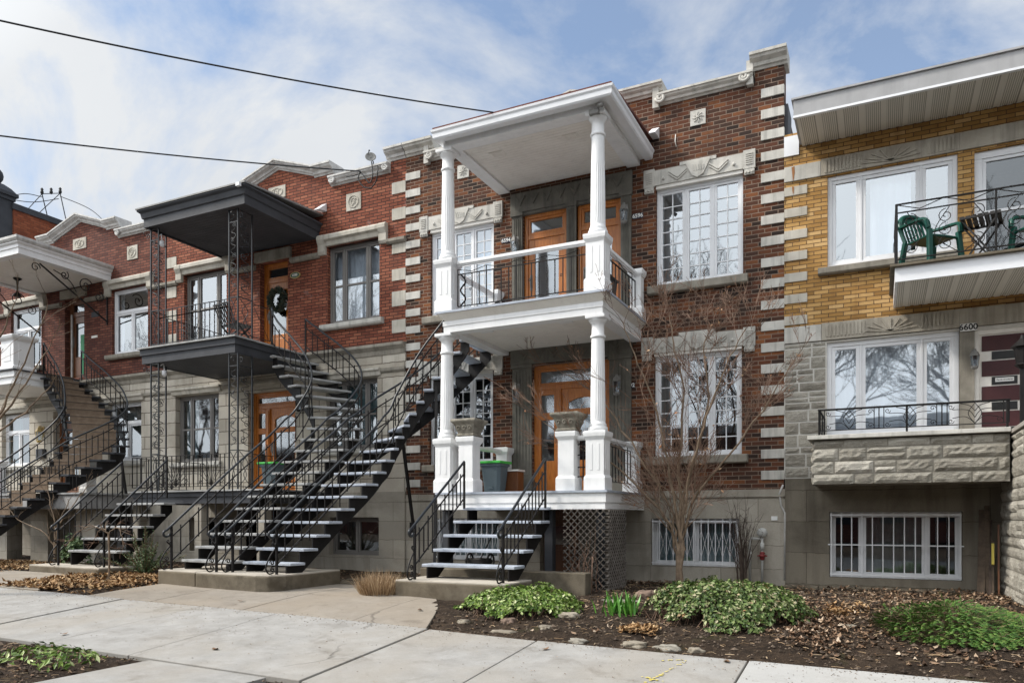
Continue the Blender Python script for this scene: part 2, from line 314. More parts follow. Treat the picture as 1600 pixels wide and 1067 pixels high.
wood2()
def glass_mat(name, refl, tint, rough=0.02, wav=0.010):
    t = NT(name)
    n = t.noise(t.pos(), 1.6, 2, 0.5)
    b = t.n('ShaderNodeBump', {'Height': n, 'Strength': 0.12, 'Distance': wav})
    g = t.n('ShaderNodeBsdfGlossy', {'Color': (0.88, 0.93, 0.97, 1), 'Roughness': rough, 'Normal': b.outputs[0]})
    tr = t.n('ShaderNodeBsdfTransparent', {'Color': (*tint, 1)})
    mx = t.n('ShaderNodeMixShader', {0: refl, 1: tr.outputs[0], 2: g.outputs[0]})
    t.t.links.new(mx.outputs[0], t.out.inputs[0])
glass_mat('window_glass', 0.33, (0.75, 0.80, 0.84))
glass_mat('soft_glass', 0.27, (0.75, 0.80, 0.84))
glass_mat('door_glass', 0.26, (0.5, 0.52, 0.55), 0.05, 0.03)
glass_mat('dark_glass', 0.12, (0.6, 0.64, 0.68))
def island_mat(name, stops, rough=0.6, trans=0.0, spec=0.3):
    t = NT(name); g = t.n('ShaderNodeNewGeometry')
    col = t.ramp(g.outputs['Random Per Island'], stops)
    t.bsdf(col, rough, None, 0, 0, 0, spec)
island_mat('ivy_leaf', [(0.0, (0.035, 0.075, 0.010)), (0.40, (0.10, 0.175, 0.022)), (0.72, (0.19, 0.28, 0.05)), (0.90, (0.36, 0.42, 0.16)), (1.0, (0.50, 0.52, 0.30))], 0.5)
island_mat('dull_ivy_leaf', [(0.0, (0.025, 0.050, 0.012)), (0.40, (0.075, 0.125, 0.025)), (0.72, (0.15, 0.20, 0.06)), (0.90, (0.30, 0.31, 0.16)), (0.97, (0.42, 0.38, 0.24)), (1.0, (0.28, 0.15, 0.06))], 0.5)
island_mat('juniper_leaf', [(0.0, (0.022, 0.060, 0.012)), (0.5, (0.060, 0.135, 0.022)), (0.9, (0.13, 0.22, 0.04)), (1.0, (0.20, 0.20, 0.06))], 0.6)
island_mat('yew_leaf', [(0.0, (0.018, 0.045, 0.016)), (0.5, (0.050, 0.100, 0.030)), (1.0, (0.17, 0.22, 0.09))], 0.6)
island_mat('wreath_leaf', [(0.0, (0.020, 0.035, 0.025)), (0.6, (0.050, 0.075, 0.055)), (1.0, (0.12, 0.10, 0.06))], 0.7)
island_mat('tulip_leaf', [(0.0, (0.05, 0.17, 0.02)), (1.0, (0.13, 0.32, 0.05))], 0.4)
island_mat('dead_leaf', [(0.0, (0.050, 0.028, 0.016)), (0.35, (0.12, 0.068, 0.038)), (0.70, (0.21, 0.130, 0.078)), (0.90, (0.33, 0.23, 0.15)), (1.0, (0.50, 0.40, 0.30))], 0.8)
island_mat('orange_dead_leaf', [(0.0, (0.11, 0.055, 0.022)), (0.4, (0.26, 0.145, 0.060)), (0.75, (0.40, 0.25, 0.12)), (1.0, (0.52, 0.38, 0.22))], 0.8)
island_mat('dry_grass', [(0.0, (0.20, 0.125, 0.065)), (0.5, (0.38, 0.26, 0.15)), (1.0, (0.52, 0.39, 0.25))], 0.8)
island_mat('soil_clod', [(0.0, (0.028, 0.020, 0.014)), (0.6, (0.070, 0.050, 0.036)), (1.0, (0.17, 0.13, 0.095))], 0.95)
island_mat('bud_leaf', [(0.0, (0.35, 0.16, 0.08)), (1.0, (0.60, 0.42, 0.26))], 0.7)
M = MATS

# ------------------------------------------------------------------ mesh helpers
class MB:
    def __init__(s): s.v = []; s.f = []; s.sm = []
    def add(s, vs, fs, smooth=False):
        b = len(s.v); s.v += [tuple(v) for v in vs]
        for f in fs: s.f.append(tuple(i+b for i in f)); s.sm.append(smooth)
        return s
    def box(s, x0, x1, y0, y1, z0, z1):
        return s.add([(x0,y0,z0),(x1,y0,z0),(x1,y1,z0),(x0,y1,z0),(x0,y0,z1),(x1,y0,z1),(x1,y1,z1),(x0,y1,z1)],
                     [(0,3,2,1),(4,5,6,7),(0,1,5,4),(1,2,6,5),(2,3,7,6),(3,0,4,7)])
    def bar(s, a, b, w, h=None):
        """square bar from a to b"""
        h = h or w; a = Vector(a); b = Vector(b); d = (b-a)
        if d.length < 1e-6: return s
        d.normalize(); up = Vector((0,0,1)) if abs(d.z) < 0.95 else Vector((0,1,0))
        x = d.cross(up).normalized()*(w/2); y = x.cross(d).normalized()*(h/2)
        vs = [a-x-y, a+x-y, a+x+y, a-x+y, b-x-y, b+x-y, b+x+y, b-x+y]
        return s.add(vs, [(0,3,2,1),(4,5,6,7),(0,1,5,4),(1,2,6,5),(2,3,7,6),(3,0,4,7)])
    def tube(s, pts, r, n=6, r2=None, cap=True):
        pts = [Vector(p) for p in pts]; m = len(pts)
        if m < 2: return s
        vs = []; fs = []; prev = None
        for i, p in enumerate(pts):
            d = (pts[min(i+1,m-1)]-pts[max(i-1,0)])
            if d.length < 1e-9: d = Vector((0,0,1))
            d.normalize()
            if prev is None:
                up = Vector((0,0,1)) if abs(d.z) < 0.9 else Vector((0,1,0)); x = d.cross(up).normalized()
            else:
                x = (prev - d*prev.dot(d))
                if x.length < 1e-6: x = d.orthogonal()
                x.normalize()
            prev = x; y = d.cross(x)
            rr = r if r2 is None else r+(r2-r)*i/(m-1)
            for k in range(n):
                a = 2*math.pi*k/n; vs.append(p + x*(math.cos(a)*rr) + y*(math.sin(a)*rr))
        for i in range(m-1):
            for k in range(n):
                fs.append((i*n+k, i*n+(k+1)%n, (i+1)*n+(k+1)%n, (i+1)*n+k))
        if cap: fs.append(tuple(reversed(range(n)))); fs.append(tuple((m-1)*n+k for k in range(n)))
        return s.add(vs, fs, n > 4)
    def lathe(s, prof, c, n=20, smooth=True, z0=0):
        vs = []; fs = []; m = len(prof)
        for r, z in prof:
            for k in range(n):
                a = 2*math.pi*k/n; vs.append((c[0]+math.cos(a)*r, c[1]+math.sin(a)*r, c[2]+z))
        for i in range(m-1):
            for k in range(n): fs.append((i*n+k, i*n+(k+1)%n, (i+1)*n+(k+1)%n, (i+1)*n+k))
        fs.append(tuple(reversed(range(n)))); fs.append(tuple((m-1)*n+k for k in range(n)))
        return s.add(vs, fs, smooth)
    def sq_lathe(s, prof, c):
        """square section profile (half width, z)"""
        vs = []; fs = []; m = len(prof)
        for r, z in prof:
            for a, b in ((-1,-1),(1,-1),(1,1),(-1,1)): vs.append((c[0]+a*r, c[1]+b*r, c[2]+z))
        for i in range(m-1):
            for k in range(4): fs.append((i*4+k, i*4+(k+1)%4, (i+1)*4+(k+1)%4, (i+1)*4+k))
        fs.append((3,2,1,0)); fs.append(tuple((m-1)*4+k for k in range(4)))
        return s.add(vs, fs)
    def prism_x(s, prof, x0, x1):
        """profile of (y,z) swept along x"""
        n = len(prof); vs = [(x0,y,z) for y,z in prof]+[(x1,y,z) for y,z in prof]
        fs = [(i,(i+1)%n,n+(i+1)%n,n+i) for i in range(n)]+[tuple(range(n-1,-1,-1)), tuple(range(n,2*n))]
        return s.add(vs, fs)
    def prism_y(s, prof, y0, y1):
        n = len(prof); vs = [(x,y0,z) for x,z in prof]+[(x,y1,z) for x,z in prof]
        fs = [(i,(i+1)%n,n+(i+1)%n,n+i) for i in range(n)]+[tuple(range(n-1,-1,-1)), tuple(range(n,2*n))]
        return s.add(vs, fs)
    def prism_z(s, prof, z0, z1):
        n = len(prof); vs = [(x,y,z0) for x,y in prof]+[(x,y,z1) for x,y in prof]
        fs = [(i,(i+1)%n,n+(i+1)%n,n+i) for i in range(n)]+[tuple(range(n-1,-1,-1)), tuple(range(n,2*n))]
        return s.add(vs, fs)
    def sweep(s, path, prof, closed=False):
        """profile (out,z) swept along a plan path of (x,y) points with mitred corners; out = to the right of travel"""
        m = len(path); rings = []
        for i in range(m):
            p = Vector(path[i]); a = Vector(path[max(i-1,0)]); b = Vector(path[min(i+1,m-1)])
            d1 = (p-a).normalized() if i > 0 else (b-p).normalized(); d2 = (b-p).normalized() if i < m-1 else d1
            n1 = Vector((d1.y,-d1.x)); n2 = Vector((d2.y,-d2.x)); nn = (n1+n2)
            nn = nn/ max(nn.dot(n1), 0.2)
            rings.append([(p.x+nn.x*o, p.y+nn.y*o, z) for o, z in prof])
        n = len(prof); vs = [v for r in rings for v in r]; fs = []
        for i in range(m-1):
            for k in range(n): fs.append((i*n+k, i*n+(k+1)%n, (i+1)*n+(k+1)%n, (i+1)*n+k))
        fs.append(tuple(range(n-1,-1,-1))); fs.append(tuple((m-1)*n+k for k in range(n)))
        return s.add(vs, fs)
    def build(s, name, mat, parent=None, bevel=0.0, org=None):
        me = bpy.data.meshes.new(name)
        o = Vector((0,0,0))
        if parent is not None: o = world_loc(parent)
        elif org is not None: o = Vector(org)
        me.from_pydata([tuple(Vector(v)-o) for v in s.v], [], s.f)
        me.polygons.foreach_set('use_smooth', s.sm)
        me.materials.append(M[mat] if isinstance(mat, str) else mat)
        me.validate(); me.update()
        import bmesh
        if len(s.f) < 60000:
            b = bmesh.new(); b.from_mesh(me); bmesh.ops.recalc_face_normals(b, faces=b.faces); b.to_mesh(me); b.free()
        ob = bpy.data.objects.new(name, me); COL.objects.link(ob)
        if parent is not None: ob.parent = parent
        elif org is not None: ob.location = org
        if bevel:
            md = ob.modifiers.new('bevel', 'BEVEL'); md.width = bevel; md.segments = 2; md.limit_method = 'ANGLE'; md.angle_limit = R(40)
        return ob
def world_loc(o):
    l = Vector(o.location)
    while o.parent is not None: o = o.parent; l = l + Vector(o.location)
    return l
def tag(o, label=None, cat=None, group=None, kind=None):
    if label: o['label'] = label
    if cat: o['category'] = cat
    if group: o['group'] = group
    if kind: o['kind'] = kind
    return o
def thing(name, label, cat, loc=(0,0,0), group=None):
    o = bpy.data.objects.new(name, None); COL.objects.link(o); o.location = loc; o.empty_display_size = 0.2
    return tag(o, label, cat, group)
def text(s, size, loc, mat, parent, name='numerals', depth=0.004, sx=1.0, align='CENTER'):
    cu = bpy.data.curves.new('t', 'FONT'); cu.body = s; cu.size = size; cu.extrude = depth; cu.align_x = align; cu.align_y = 'CENTER'; cu.offset = size*0.018
    t = bpy.data.objects.new('t', cu); COL.objects.link(t); bpy.context.view_layer.update()
    me = bpy.data.meshes.new_from_object(t.evaluated_get(bpy.context.evaluated_depsgraph_get()))
    bpy.data.objects.remove(t); bpy.data.curves.remove(cu)
    me.transform(Matrix.Translation(Vector(loc)-world_loc(parent)) @ Matrix.Rotation(R(90), 4, 'X') @ Matrix.Diagonal((sx,1,1,1)))
    me.materials.clear(); me.materials.append(M[mat])
    o = bpy.data.objects.new(name, me); COL.objects.link(o); o.parent = parent
    return o
def cubic(pts, n=8):
    """catmull-rom through points"""
    P = [Vector(p) for p in pts]; out = []
    for i in range(len(P)-1):
        p0 = P[max(i-1,0)]; p1 = P[i]; p2 = P[i+1]; p3 = P[min(i+2,len(P)-1)]
        for k in range(n):
            t = k/n; out.append(0.5*((2*p1)+(p2-p0)*t+(2*p0-5*p1+4*p2-p3)*t*t+(3*p1-p0-3*p2+p3)*t**3))
    out.append(P[-1]); return out
def spiral(c, r0, turns, a0, ax, ay, n=16, r1=0.15):
    """planar spiral; ax, ay unit vectors of its plane; starts at radius r0 angle a0 and winds in to r0*r1"""
    c = Vector(c); ax = Vector(ax); ay = Vector(ay); pts = []
    N = max(6, int(abs(turns)*n))
    for i in range(N+1):
        t = i/N; r = r0*(1+(r1-1)*t); a = a0+turns*2*math.pi*t
        pts.append(c+ax*(r*math.cos(a))+ay*(r*math.sin(a)))
    return pts
# ------------------------------------------------------------------ house pieces
def wall(par, name, mat, x0, x1, z0, z1, ops=(), y=0.0, th=0.30):
    """a wall with real openings: ops = [(x0,x1,z0,z1)]"""
    xs = sorted(set([x0, x1]+[o[0] for o in ops]+[o[1] for o in ops])); zs = sorted(set([z0, z1]+[o[2] for o in ops]+[o[3] for o in ops]))
    xs = [x for x in xs if x0 <= x <= x1]; zs = [z for z in zs if z0 <= z <= z1]
    m = MB()
    def hole(cx, cz): return any(o[0] < cx < o[1] and o[2] < cz < o[3] for o in ops)
    nx, nz = len(xs)-1, len(zs)-1
    solid = [[not hole((xs[i]+xs[i+1])/2, (zs[j]+zs[j+1])/2) for j in range(nz)] for i in range(nx)]
    for i in range(nx):
        for j in range(nz):
            if not solid[i][j]: continue
            a, b, c, d = xs[i], xs[i+1], zs[j], zs[j+1]
            m.add([(a,y,c),(b,y,c),(b,y,d),(a,y,d)], [(0,1,2,3)]); m.add([(a,y+th,c),(b,y+th,c),(b,y+th,d),(a,y+th,d)], [(3,2,1,0)])
            def s(ii, jj): return 0 <= ii < nx and 0 <= jj < nz and solid[ii][jj]
            if not s(i-1,j): m.add([(a,y,c),(a,y,d),(a,y+th,d),(a,y+th,c)], [(0,1,2,3)])
            if not s(i+1,j): m.add([(b,y,c),(b,y+th,c),(b,y+th,d),(b,y,d)], [(0,1,2,3)])
            if not s(i,j-1): m.add([(a,y,c),(a,y+th,c),(b,y+th,c),(b,y,c)], [(0,1,2,3)])
            if not s(i,j+1): m.add([(a,y,d),(b,y,d),(b,y+th,d),(a,y+th,d)], [(0,1,2,3)])
    return m.build(name, mat, par)

def window(par, x0, x1, z0, z1, mat='white_vinyl', panels=(1,1,1), y=0.07, fw=0.055, sw=0.045, cols=0, rows=0, meet=None, transom=None,
           glass='window_glass', curtain=None, cfrac=1.0, cz=0.0, depth=0.9):
    f = MB(); f.box(x0, x1, y, y+0.10, z0, z0+fw); f.box(x0, x1, y, y+0.10, z1-fw, z1)
    f.box(x0, x0+fw, y, y+0.10, z0+fw, z1-fw); f.box(x1-fw, x1, y, y+0.10, z0+fw, z1-fw)
    ix0, ix1, iz0, iz1 = x0+fw, x1-fw, z0+fw, z1-fw
    tot = sum(panels); W = ix1-ix0; mw = 0.035; xs = ix0; pane = MB(); gr = MB(); y2 = y+0.018
    rows_list = [(iz0, iz1)] if transom is None else [(iz0, iz0+(iz1-iz0)*transom-0.025), (iz0+(iz1-iz0)*transom+0.025, iz1)]
    if transom is not None: f.box(ix0, ix1, y+0.004, y+0.09, rows_list[0][1], rows_list[1][0])
    for ri, (pz0, pz1) in enumerate(rows_list):
        pl = panels if (transom is None or ri == 0) else (1,)
        tot = sum(pl); xs = ix0; av = W-mw*(len(pl)-1)
        for i, p in enumerate(pl):
            a = xs; b = xs+av*p/tot
            if i < len(pl)-1: f.box(b, b+mw, y+0.006, y+0.09, pz0, pz1)
            xs = b+mw
            f.box(a, b, y2, y2+0.05, pz0, pz0+sw); f.box(a, b, y2, y2+0.05, pz1-sw, pz1)
            f.box(a, a+sw, y2, y2+0.05, pz0+sw, pz1-sw); f.box(b-sw, b, y2, y2+0.05, pz0+sw, pz1-sw)
            ga, gb, gz0, gz1 = a+sw, b-sw, pz0+sw, pz1-sw
            pane.add([(ga,y2+0.028,gz0),(gb,y2+0.028,gz0),(gb,y2+0.028,gz1),(ga,y2+0.028,gz1)], [(0,1,2,3)])
            if meet and (transom is None): 
                zm = gz0+(gz1-gz0)*meet; f.box(ga, gb, y2+0.004, y2+0.05, zm-0.022, zm+0.022)
            if cols:
                for c in range(1, cols): xx = ga+(gb-ga)*c/cols; gr.box(xx-0.009, xx+0.009, y2+0.012, y2+0.024, gz0, gz1)
                for r_ in range(1, rows): zz = gz0+(gz1-gz0)*r_/rows; gr.box(ga, gb, y2+0.0135, y2+0.0225, zz-0.009, zz+0.009)
    w = f.build('window', mat, par, bevel=0.004)
    pane.build('pane', glass, w)
    if cols: gr.build('grille', mat, w)
    yb = y+0.14
    rm = MB(); rm.add([(x0,yb,z0),(x1,yb,z0),(x1,yb,z1),(x0,yb,z1),(x0,yb+depth,z0),(x1,yb+depth,z0),(x1,yb+depth,z1),(x0,yb+depth,z1)],
                      [(4,5,6,7),(0,4,7,3),(1,2,6,5),(0,1,5,4),(3,7,6,2)])
    rm.build('room', 'room_dark', w)
    if curtain:
        cm = MB(); n = 40; zt = z1-0.02; zb = z0+(z1-z0)*cz
        segs = curtain[1]
        for (fa, fb) in segs:
            a = x0+(x1-x0)*fa; b = x0+(x1-x0)*fb; k = max(6, int(n*(fb-fa))); vs = []; fs = []
            for i in range(k+1):
                xx = a+(b-a)*i/k; yy = yb+0.06+0.022*math.sin(i*1.9)+0.008*math.sin(i*5.1)
                vs += [(xx,yy,zb),(xx,yy,zt)]
            for i in range(k): fs.append((2*i,2*i+2,2*i+3,2*i+1))
            cm.add(vs, fs, True)
        cm.build('curtain', curtain[0], w)
    return w

def coping(m, x0, z0, x1, z1, h=0.17, out=0.16, back=0.32):
    prof = [(back, 0.0), (-0.02, 0.0), (-0.04, h*0.16), (-0.07, h*0.20), (-0.085, h*0.42), (-out*0.8, h*0.60), (-out*0.88, h*0.78), (-out, h*0.80), (-out, h), (back, h+0.015)]
    n = len(prof); vs = [(x0,y,z0+z) for y,z in prof]+[(x1,y,z1+z) for y,z in prof]
    fs = [(i,(i+1)%n,n+(i+1)%n,n+i) for i in range(n)]+[tuple(range(n-1,-1,-1)), tuple(range(n,2*n))]
    m.add(vs, fs)
def relief_tile(par, cx, cz, w, h, mat, kind='wreath', y=0.0):
    m = MB(); m.box(cx-w/2, cx+w/2, y-0.02, y+0.05, cz-h/2, cz+h/2)
    f = -0.022
    if kind == 'wreath':
        pts = [(cx+w*0.34*math.cos(a*math.pi/10), y+f, cz+h*0.34*math.sin(a*math.pi/10)) for a in range(21)]; m.tube(pts, 0.014, 6)
        m.tube(spiral((cx, y+f, cz), w*0.22, 1.3, 0.4, (1,0,0), (0,0,1)), 0.014, 6)
        m.tube([(cx-w*0.1, y+f, cz-h*0.28), (cx+w*0.05, y+f, cz), (cx+w*0.12, y+f, cz+h*0.2)], 0.014, 6)
    else:
        r_ = random.Random(int(cx*100))
        for a in range(8):
            an = a*math.pi/4; m.tube([(cx, y+f, cz), (cx+w*0.2*math.cos(an+0.3), y+f-0.006, cz+h*0.2*math.sin(an+0.3)), (cx+w*0.36*math.cos(an), y+f, cz+h*0.36*math.sin(an))], 0.012, 5)
        m.lathe([(0.001, 0), (0.03, 0.0), (0.03, 0.03), (0.001, 0.035)], (cx, y+f, cz-0.015), 8)
    return m.build('relief_tile', mat, par, bevel=0.004)
def door(par, x0, x1, z0, z1, y=0.14, mat='orange_wood', transom=0.32, side=0.0, arch=True, glass='door_glass', mid=None, name='door'):
    """framed door; side = width of a sidelight on the left"""
    f = MB(); fw = 0.075
    f.box(x0, x0+fw, y, y+0.12, z0, z1); f.box(x1-fw, x1, y, y+0.12, z0, z1); f.box(x0+fw, x1-fw, y, y+0.12, z1-fw, z1)
    zt = z1-fw-transom
    ix0, ix1 = x0+fw, x1-fw
    fr = f
    pane = MB()
    f.box(ix0, ix1, y+0.01, y+0.10, zt-0.09, zt)
    f.box(ix0, ix0+0.05, y+0.02, y+0.08, zt, z1-fw); f.box(ix1-0.05, ix1, y+0.02, y+0.08, zt, z1-fw)
    f.box(ix0+0.05, ix1-0.05, y+0.02, y+0.08, zt, zt+0.05); f.box(ix0+0.05, ix1-0.05, y+0.02, y+0.08, z1-fw-0.05, z1-fw)
    pane.add([(ix0+0.05,y+0.05,zt+0.05),(ix1-0.05,y+0.05,zt+0.05),(ix1-0.05,y+0.05,z1-fw-0.05),(ix0+0.05,y+0.05,z1-fw-0.05)], [(0,1,2,3)])
    dz1 = zt-0.09; dx0 = ix0
    if side:
        sx1 = ix0+side
        for a, b, c, d in ((ix0, ix0+0.06, z0, dz1), (sx1-0.06, sx1, z0, dz1), (ix0+0.06, sx1-0.06, z0, z0+0.62), (ix0+0.06, sx1-0.06, dz1-0.10, dz1), (ix0+0.06, sx1-0.06, z0+1.42, z0+1.56)):
            f.box(a, b, y+0.015, y+0.09, c, d)
        for c, d in ((z0+0.62, z0+1.42), (z0+1.56, dz1-0.10)):
            pane.add([(ix0+0.06,y+0.05,c),(sx1-0.06,y+0.05,c),(sx1-0.06,y+0.05,d),(ix0+0.06,y+0.05,d)], [(0,1,2,3)])
        f.box(sx1, sx1+0.10, y-0.01, y+0.11, z0, dz1)
        f.box(sx1+0.02, sx1+0.08, y-0.03, y-0.01, z0+0.15, dz1-0.05)
        dx0 = sx1+0.10
    d = f.build(name, mat, par, bevel=0.006)
    # the leaf
    L = MB(); st = 0.13; y3 = y+0.03
    gz0, gz1 = z0+0.62, dz1-0.18
    L.box(dx0, dx0+st, y3, y3+0.05, z0, dz1); L.box(ix1-st, ix1, y3, y3+0.05, z0, dz1)
    a, b = dx0+st, ix1-st
    L.box(a, b, y3, y3+0.05, z0, gz0)
    L.box(a+0.05, b-0.05, y3-0.012, y3, z0+0.10, gz0-0.10)
    if arch:
        n = 12; cx = (a+b)/2; hw = (b-a)/2; vs = []; 
        for i in range(n+1):
            t = -1+2*i/n; vs.append((cx+hw*t, gz1-0.09*(t*t)))
        L.prism_y([(a, dz1)]+[(b, dz1)]+[v for v in reversed(vs)], y3, y3+0.05)
    else: L.box(a, b, y3, y3+0.05, gz1, dz1)
    if mid:
        L.box(a, b, y3-0.004, y3+0.05, z0+mid-0.06, z0+mid+0.06)
    lf = L.build('door_leaf', mat, d, bevel=0.004)
    pane.add([(a,y3+0.03,gz0),(b,y3+0.03,gz0),(b,y3+0.03,gz1+0.01),(a,y3+0.03,gz1+0.01)], [(0,1,2,3)])
    pane.build('pane', glass, d)
    h = MB(); h.tube([(dx0+0.06,y3-0.01,z0+0.98),(dx0+0.06,y3-0.05,z0+0.98),(dx0+0.06,y3-0.055,z0+1.12),(dx0+0.06,y3-0.01,z0+1.14)], 0.011, 6); h.box(dx0+0.035, dx0+0.085, y3-0.008, y3+0.002, z0+0.90, z0+1.2)
    h.build('handle', 'lamp_metal', d)
    rm = MB(); yb = y+0.14
    rm.add([(x0,yb,z0),(x1,yb,z0),(x1,yb,z1),(x0,yb,z1),(x0,yb+1,z0),(x1,yb+1,z0),(x1,yb+1,z1),(x0,yb+1,z1)], [(4,5,6,7),(0,4,7,3),(1,2,6,5),(0,1,5,4),(3,7,6,2)])
    rm.build('hallway', 'room_dark', d)
    return d
def body(par, x0, x1, ztop, mat, ybk=11.0, wt=0.31):
    """side walls, back wall and flat roof"""
    m = MB(); m.box(x0+0.02, x1-0.02, ybk-0.3, ybk, 0.2, ztop+0.1); m.box(x0+0.02, x0+0.25, wt, ybk-0.3, 0.2, ztop); m.box(x1-0.25, x1-0.02, wt, ybk-0.3, 0.2, ztop)
    m.build('side_and_back_wall', mat, par)
    MB().box(x0+0.25, x1-0.25, wt+0.002, ybk-0.3, ztop-0.35, ztop-0.15).build('roof', 'roof_gravel_grey', par)
def lantern(par, x, z, y=0.0, s=1.0, mat='lamp_metal'):
    m = MB(); m.box(x-0.04*s, x+0.04*s, y-0.015, y, z-0.02, z+0.2*s)
    m.tube([(x,y-0.01,z+0.14*s),(x,y-0.06,z+0.20*s),(x,y-0.11,z+0.18*s)], 0.008*s, 6)
    c = (x, y-0.11, z-0.10*s)
    m.lathe([(0.02*s,0.30*s),(0.025*s,0.27*s),(0.05*s,0.25*s),(0.075*s,0.19*s),(0.075*s,0.18*s)], c, 6, False)
    m.lathe([(0.03*s,-0.04*s),(0.05*s,-0.02*s),(0.055*s,0.0),(0.05*s,0.01*s)], c, 6, False)
    for k in range(6):
        a = k*math.pi/3; m.bar((c[0]+0.05*s*math.cos(a),c[1]+0.05*s*math.sin(a),c[2]),(c[0]+0.07*s*math.cos(a),c[1]+0.07*s*math.sin(a),c[2]+0.185*s),0.008*s)
    l = m.build('wall_lantern', mat, par)
    MB().lathe([(0.044*s,0.01*s),(0.064*s,0.18*s)], c, 6, False).build('lamp_glass', 'soft_glass', l)
    return l
def number_plate(par, s, x, z, w, h, base, ink, size, y=0.0):
    p = MB().box(x-w/2, x+w/2, y-0.012, y+0.002, z-h/2, z+h/2).build('number_plate', base, par, bevel=0.003)
    text(s, size, (x, y-0.015, z), ink, p, 'numerals', 0.0015)
    return p
def bars_window(par, x0, x1, z0, z1, n, diamonds=False, hbar=None, glass='soft_glass', curtain=None, panels=(1,1)):
    w = window(par, x0, x1, z0, z1, 'white_vinyl', panels, y=0.10, fw=0.05, sw=0.04, glass=glass, curtain=curtain)
    b = MB(); y = -0.03
    b.box(x0+0.01, x1-0.01, y-0.006, y+0.012, z0+0.04, z0+0.065); b.box(x0+0.01, x1-0.01, y-0.006, y+0.012, z1-0.065, z1-0.04)
    if hbar: b.box(x0-0.02, x1+0.02, y-0.01, y+0.004, z0+(z1-z0)*hbar-0.009, z0+(z1-z0)*hbar+0.009)
    for i in range(n):
        x = x0+0.03+(x1-x0-0.06)*i/(n-1); b.box(x-0.008, x+0.008, y-0.012, y+0.006, z0+0.01, z1-0.01)
        if diamonds and i < n-1:
            dx = (x1-x0-0.06)/(n-1); zc = (z0+z1)/2-0.02; hh = (z1-z0)*0.28
            b.bar((x,y,zc-hh),(x+dx,y,zc+hh),0.006); b.bar((x,y+0.004,zc+hh),(x+dx,y+0.004,zc-hh),0.006)
    b.build('security_bars', 'white_vinyl', w)
    return w
def rough_stones(m, x0, x1, z0, z1, y, seed=1, hmin=0.10, hmax=0.24, lmin=0.22, lmax=0.75, gap=0.012, bulge=0.03, axis='x', coursed=True):
    """split-faced stones standing proud of a wall plane; axis 'x': the wall runs along x and faces -y; axis 'y': runs along y and faces -x"""
    q = random.Random(seed); z = z0
    while z < z1-0.05:
        h = min(q.uniform(hmin, hmax), z1-z)
        if z1-(z+h) < 0.07: h = z1-z
        x = x0
        while x < x1-0.03:
            l = min(q.uniform(lmin, lmax), x1-x)
            if x1-(x+l) < 0.12: l = x1-x
            parts = [(z, z+h)]
            if h > 0.17 and q.random() < 0.3: zz = z+h*q.uniform(0.4, 0.6); parts = [(z, zz), (zz, z+h)]
            for (a, b) in parts:
                nx = max(2, int(l/0.055)); nz = max(2, int((b-a)/0.045)); vs = []; fs = []; off = q.uniform(0.1, 1)*bulge*0.6
                for j in range(nz+1):
                    for i in range(nx+1):
                        xx = x+gap/2+(l-gap)*i/nx; zz = a+gap/2+(b-a-gap)*j/nz
                        e = (i in (0, nx)) or (j in (0, nz))
                        d = 0.006 if e else off+bulge*(0.15+0.6*q.random())
                        vs.append((xx, y-d, zz) if axis == 'x' else (y-d, xx, zz))
                for j in range(nz):
                    for i in range(nx): k = j*(nx+1)+i; fs.append((k, k+1, k+nx+2, k+nx+1))
                m.add(vs, fs, False)
                # skirt back to the wall
                sk = [(x+gap/2, a+gap/2), (x+l-gap/2, a+gap/2), (x+l-gap/2, b-gap/2), (x+gap/2, b-gap/2)]
                if axis == 'x': vs = [(p, y-0.004, r_) for p, r_ in sk]+[(p, y+0.012, r_) for p, r_ in sk]
                else: vs = [(y-0.004, p, r_) for p, r_ in sk]+[(y+0.012, p, r_) for p, r_ in sk]
                m.add(vs, [(0,1,5,4),(1,2,6,5),(2,3,7,6),(3,0,4,7)])
            x += l
        z += h

# ================================================================== HOUSE A: dark brick house with the white porch
A = thing('row_house', 'dark brown brick row house with white stone quoins, behind the white porch', 'house', (-5.28, 0, 0.4), 'brick row houses')
opsA = [(-3.66,-2.13,5.73,7.50), (-3.69,-2.15,2.64,4.47), (-8.47,-6.98,5.73,7.50), (-8.5,-7.0,2.64,4.47), (-6.32,-5.40,5.10,7.50), (-5.20,-4.32,5.10,7.50), (-6.12,-4.55,2.02,4.52)]
wall(A, 'wall', 'dark_brick', -9.08, -1.46, 2.03, 9.0, opsA)
MB().box(-9.08, -8.58, 0, 0.30, 9.0, 9.2).build('parapet_pier', 'dark_brick', A); MB().box(-1.93, -1.46, 0, 0.30, 9.0, 9.2).build('parapet_pier', 'dark_brick', A)
MB().prism_y([(-7.0, 9.0), (-3.6, 9.0), (-3.6, 9.20), (-4.25, 9.20), (-5.28, 9.47), (-6.33, 9.20), (-7.0, 9.20)], 0, 0.30).build('parapet', 'dark_brick', A)
cp = MB(); coping(cp, -3.60, 8.995, -1.95, 8.995); coping(cp, -8.56, 8.995, -7.0, 8.995)
coping(cp, -2.0, 9.20, -1.40, 9.20, 0.24, 0.2); coping(cp, -9.06, 9.20, -8.35, 9.20, 0.24, 0.2)
coping(cp, -4.35, 9.20, -3.52, 9.20, 0.20); coping(cp, -7.08, 9.20, -6.23, 9.20, 0.20); coping(cp, -5.28, 9.48, -4.35, 9.23, 0.16); coping(cp, -6.23, 9.23, -5.28, 9.48, 0.16)
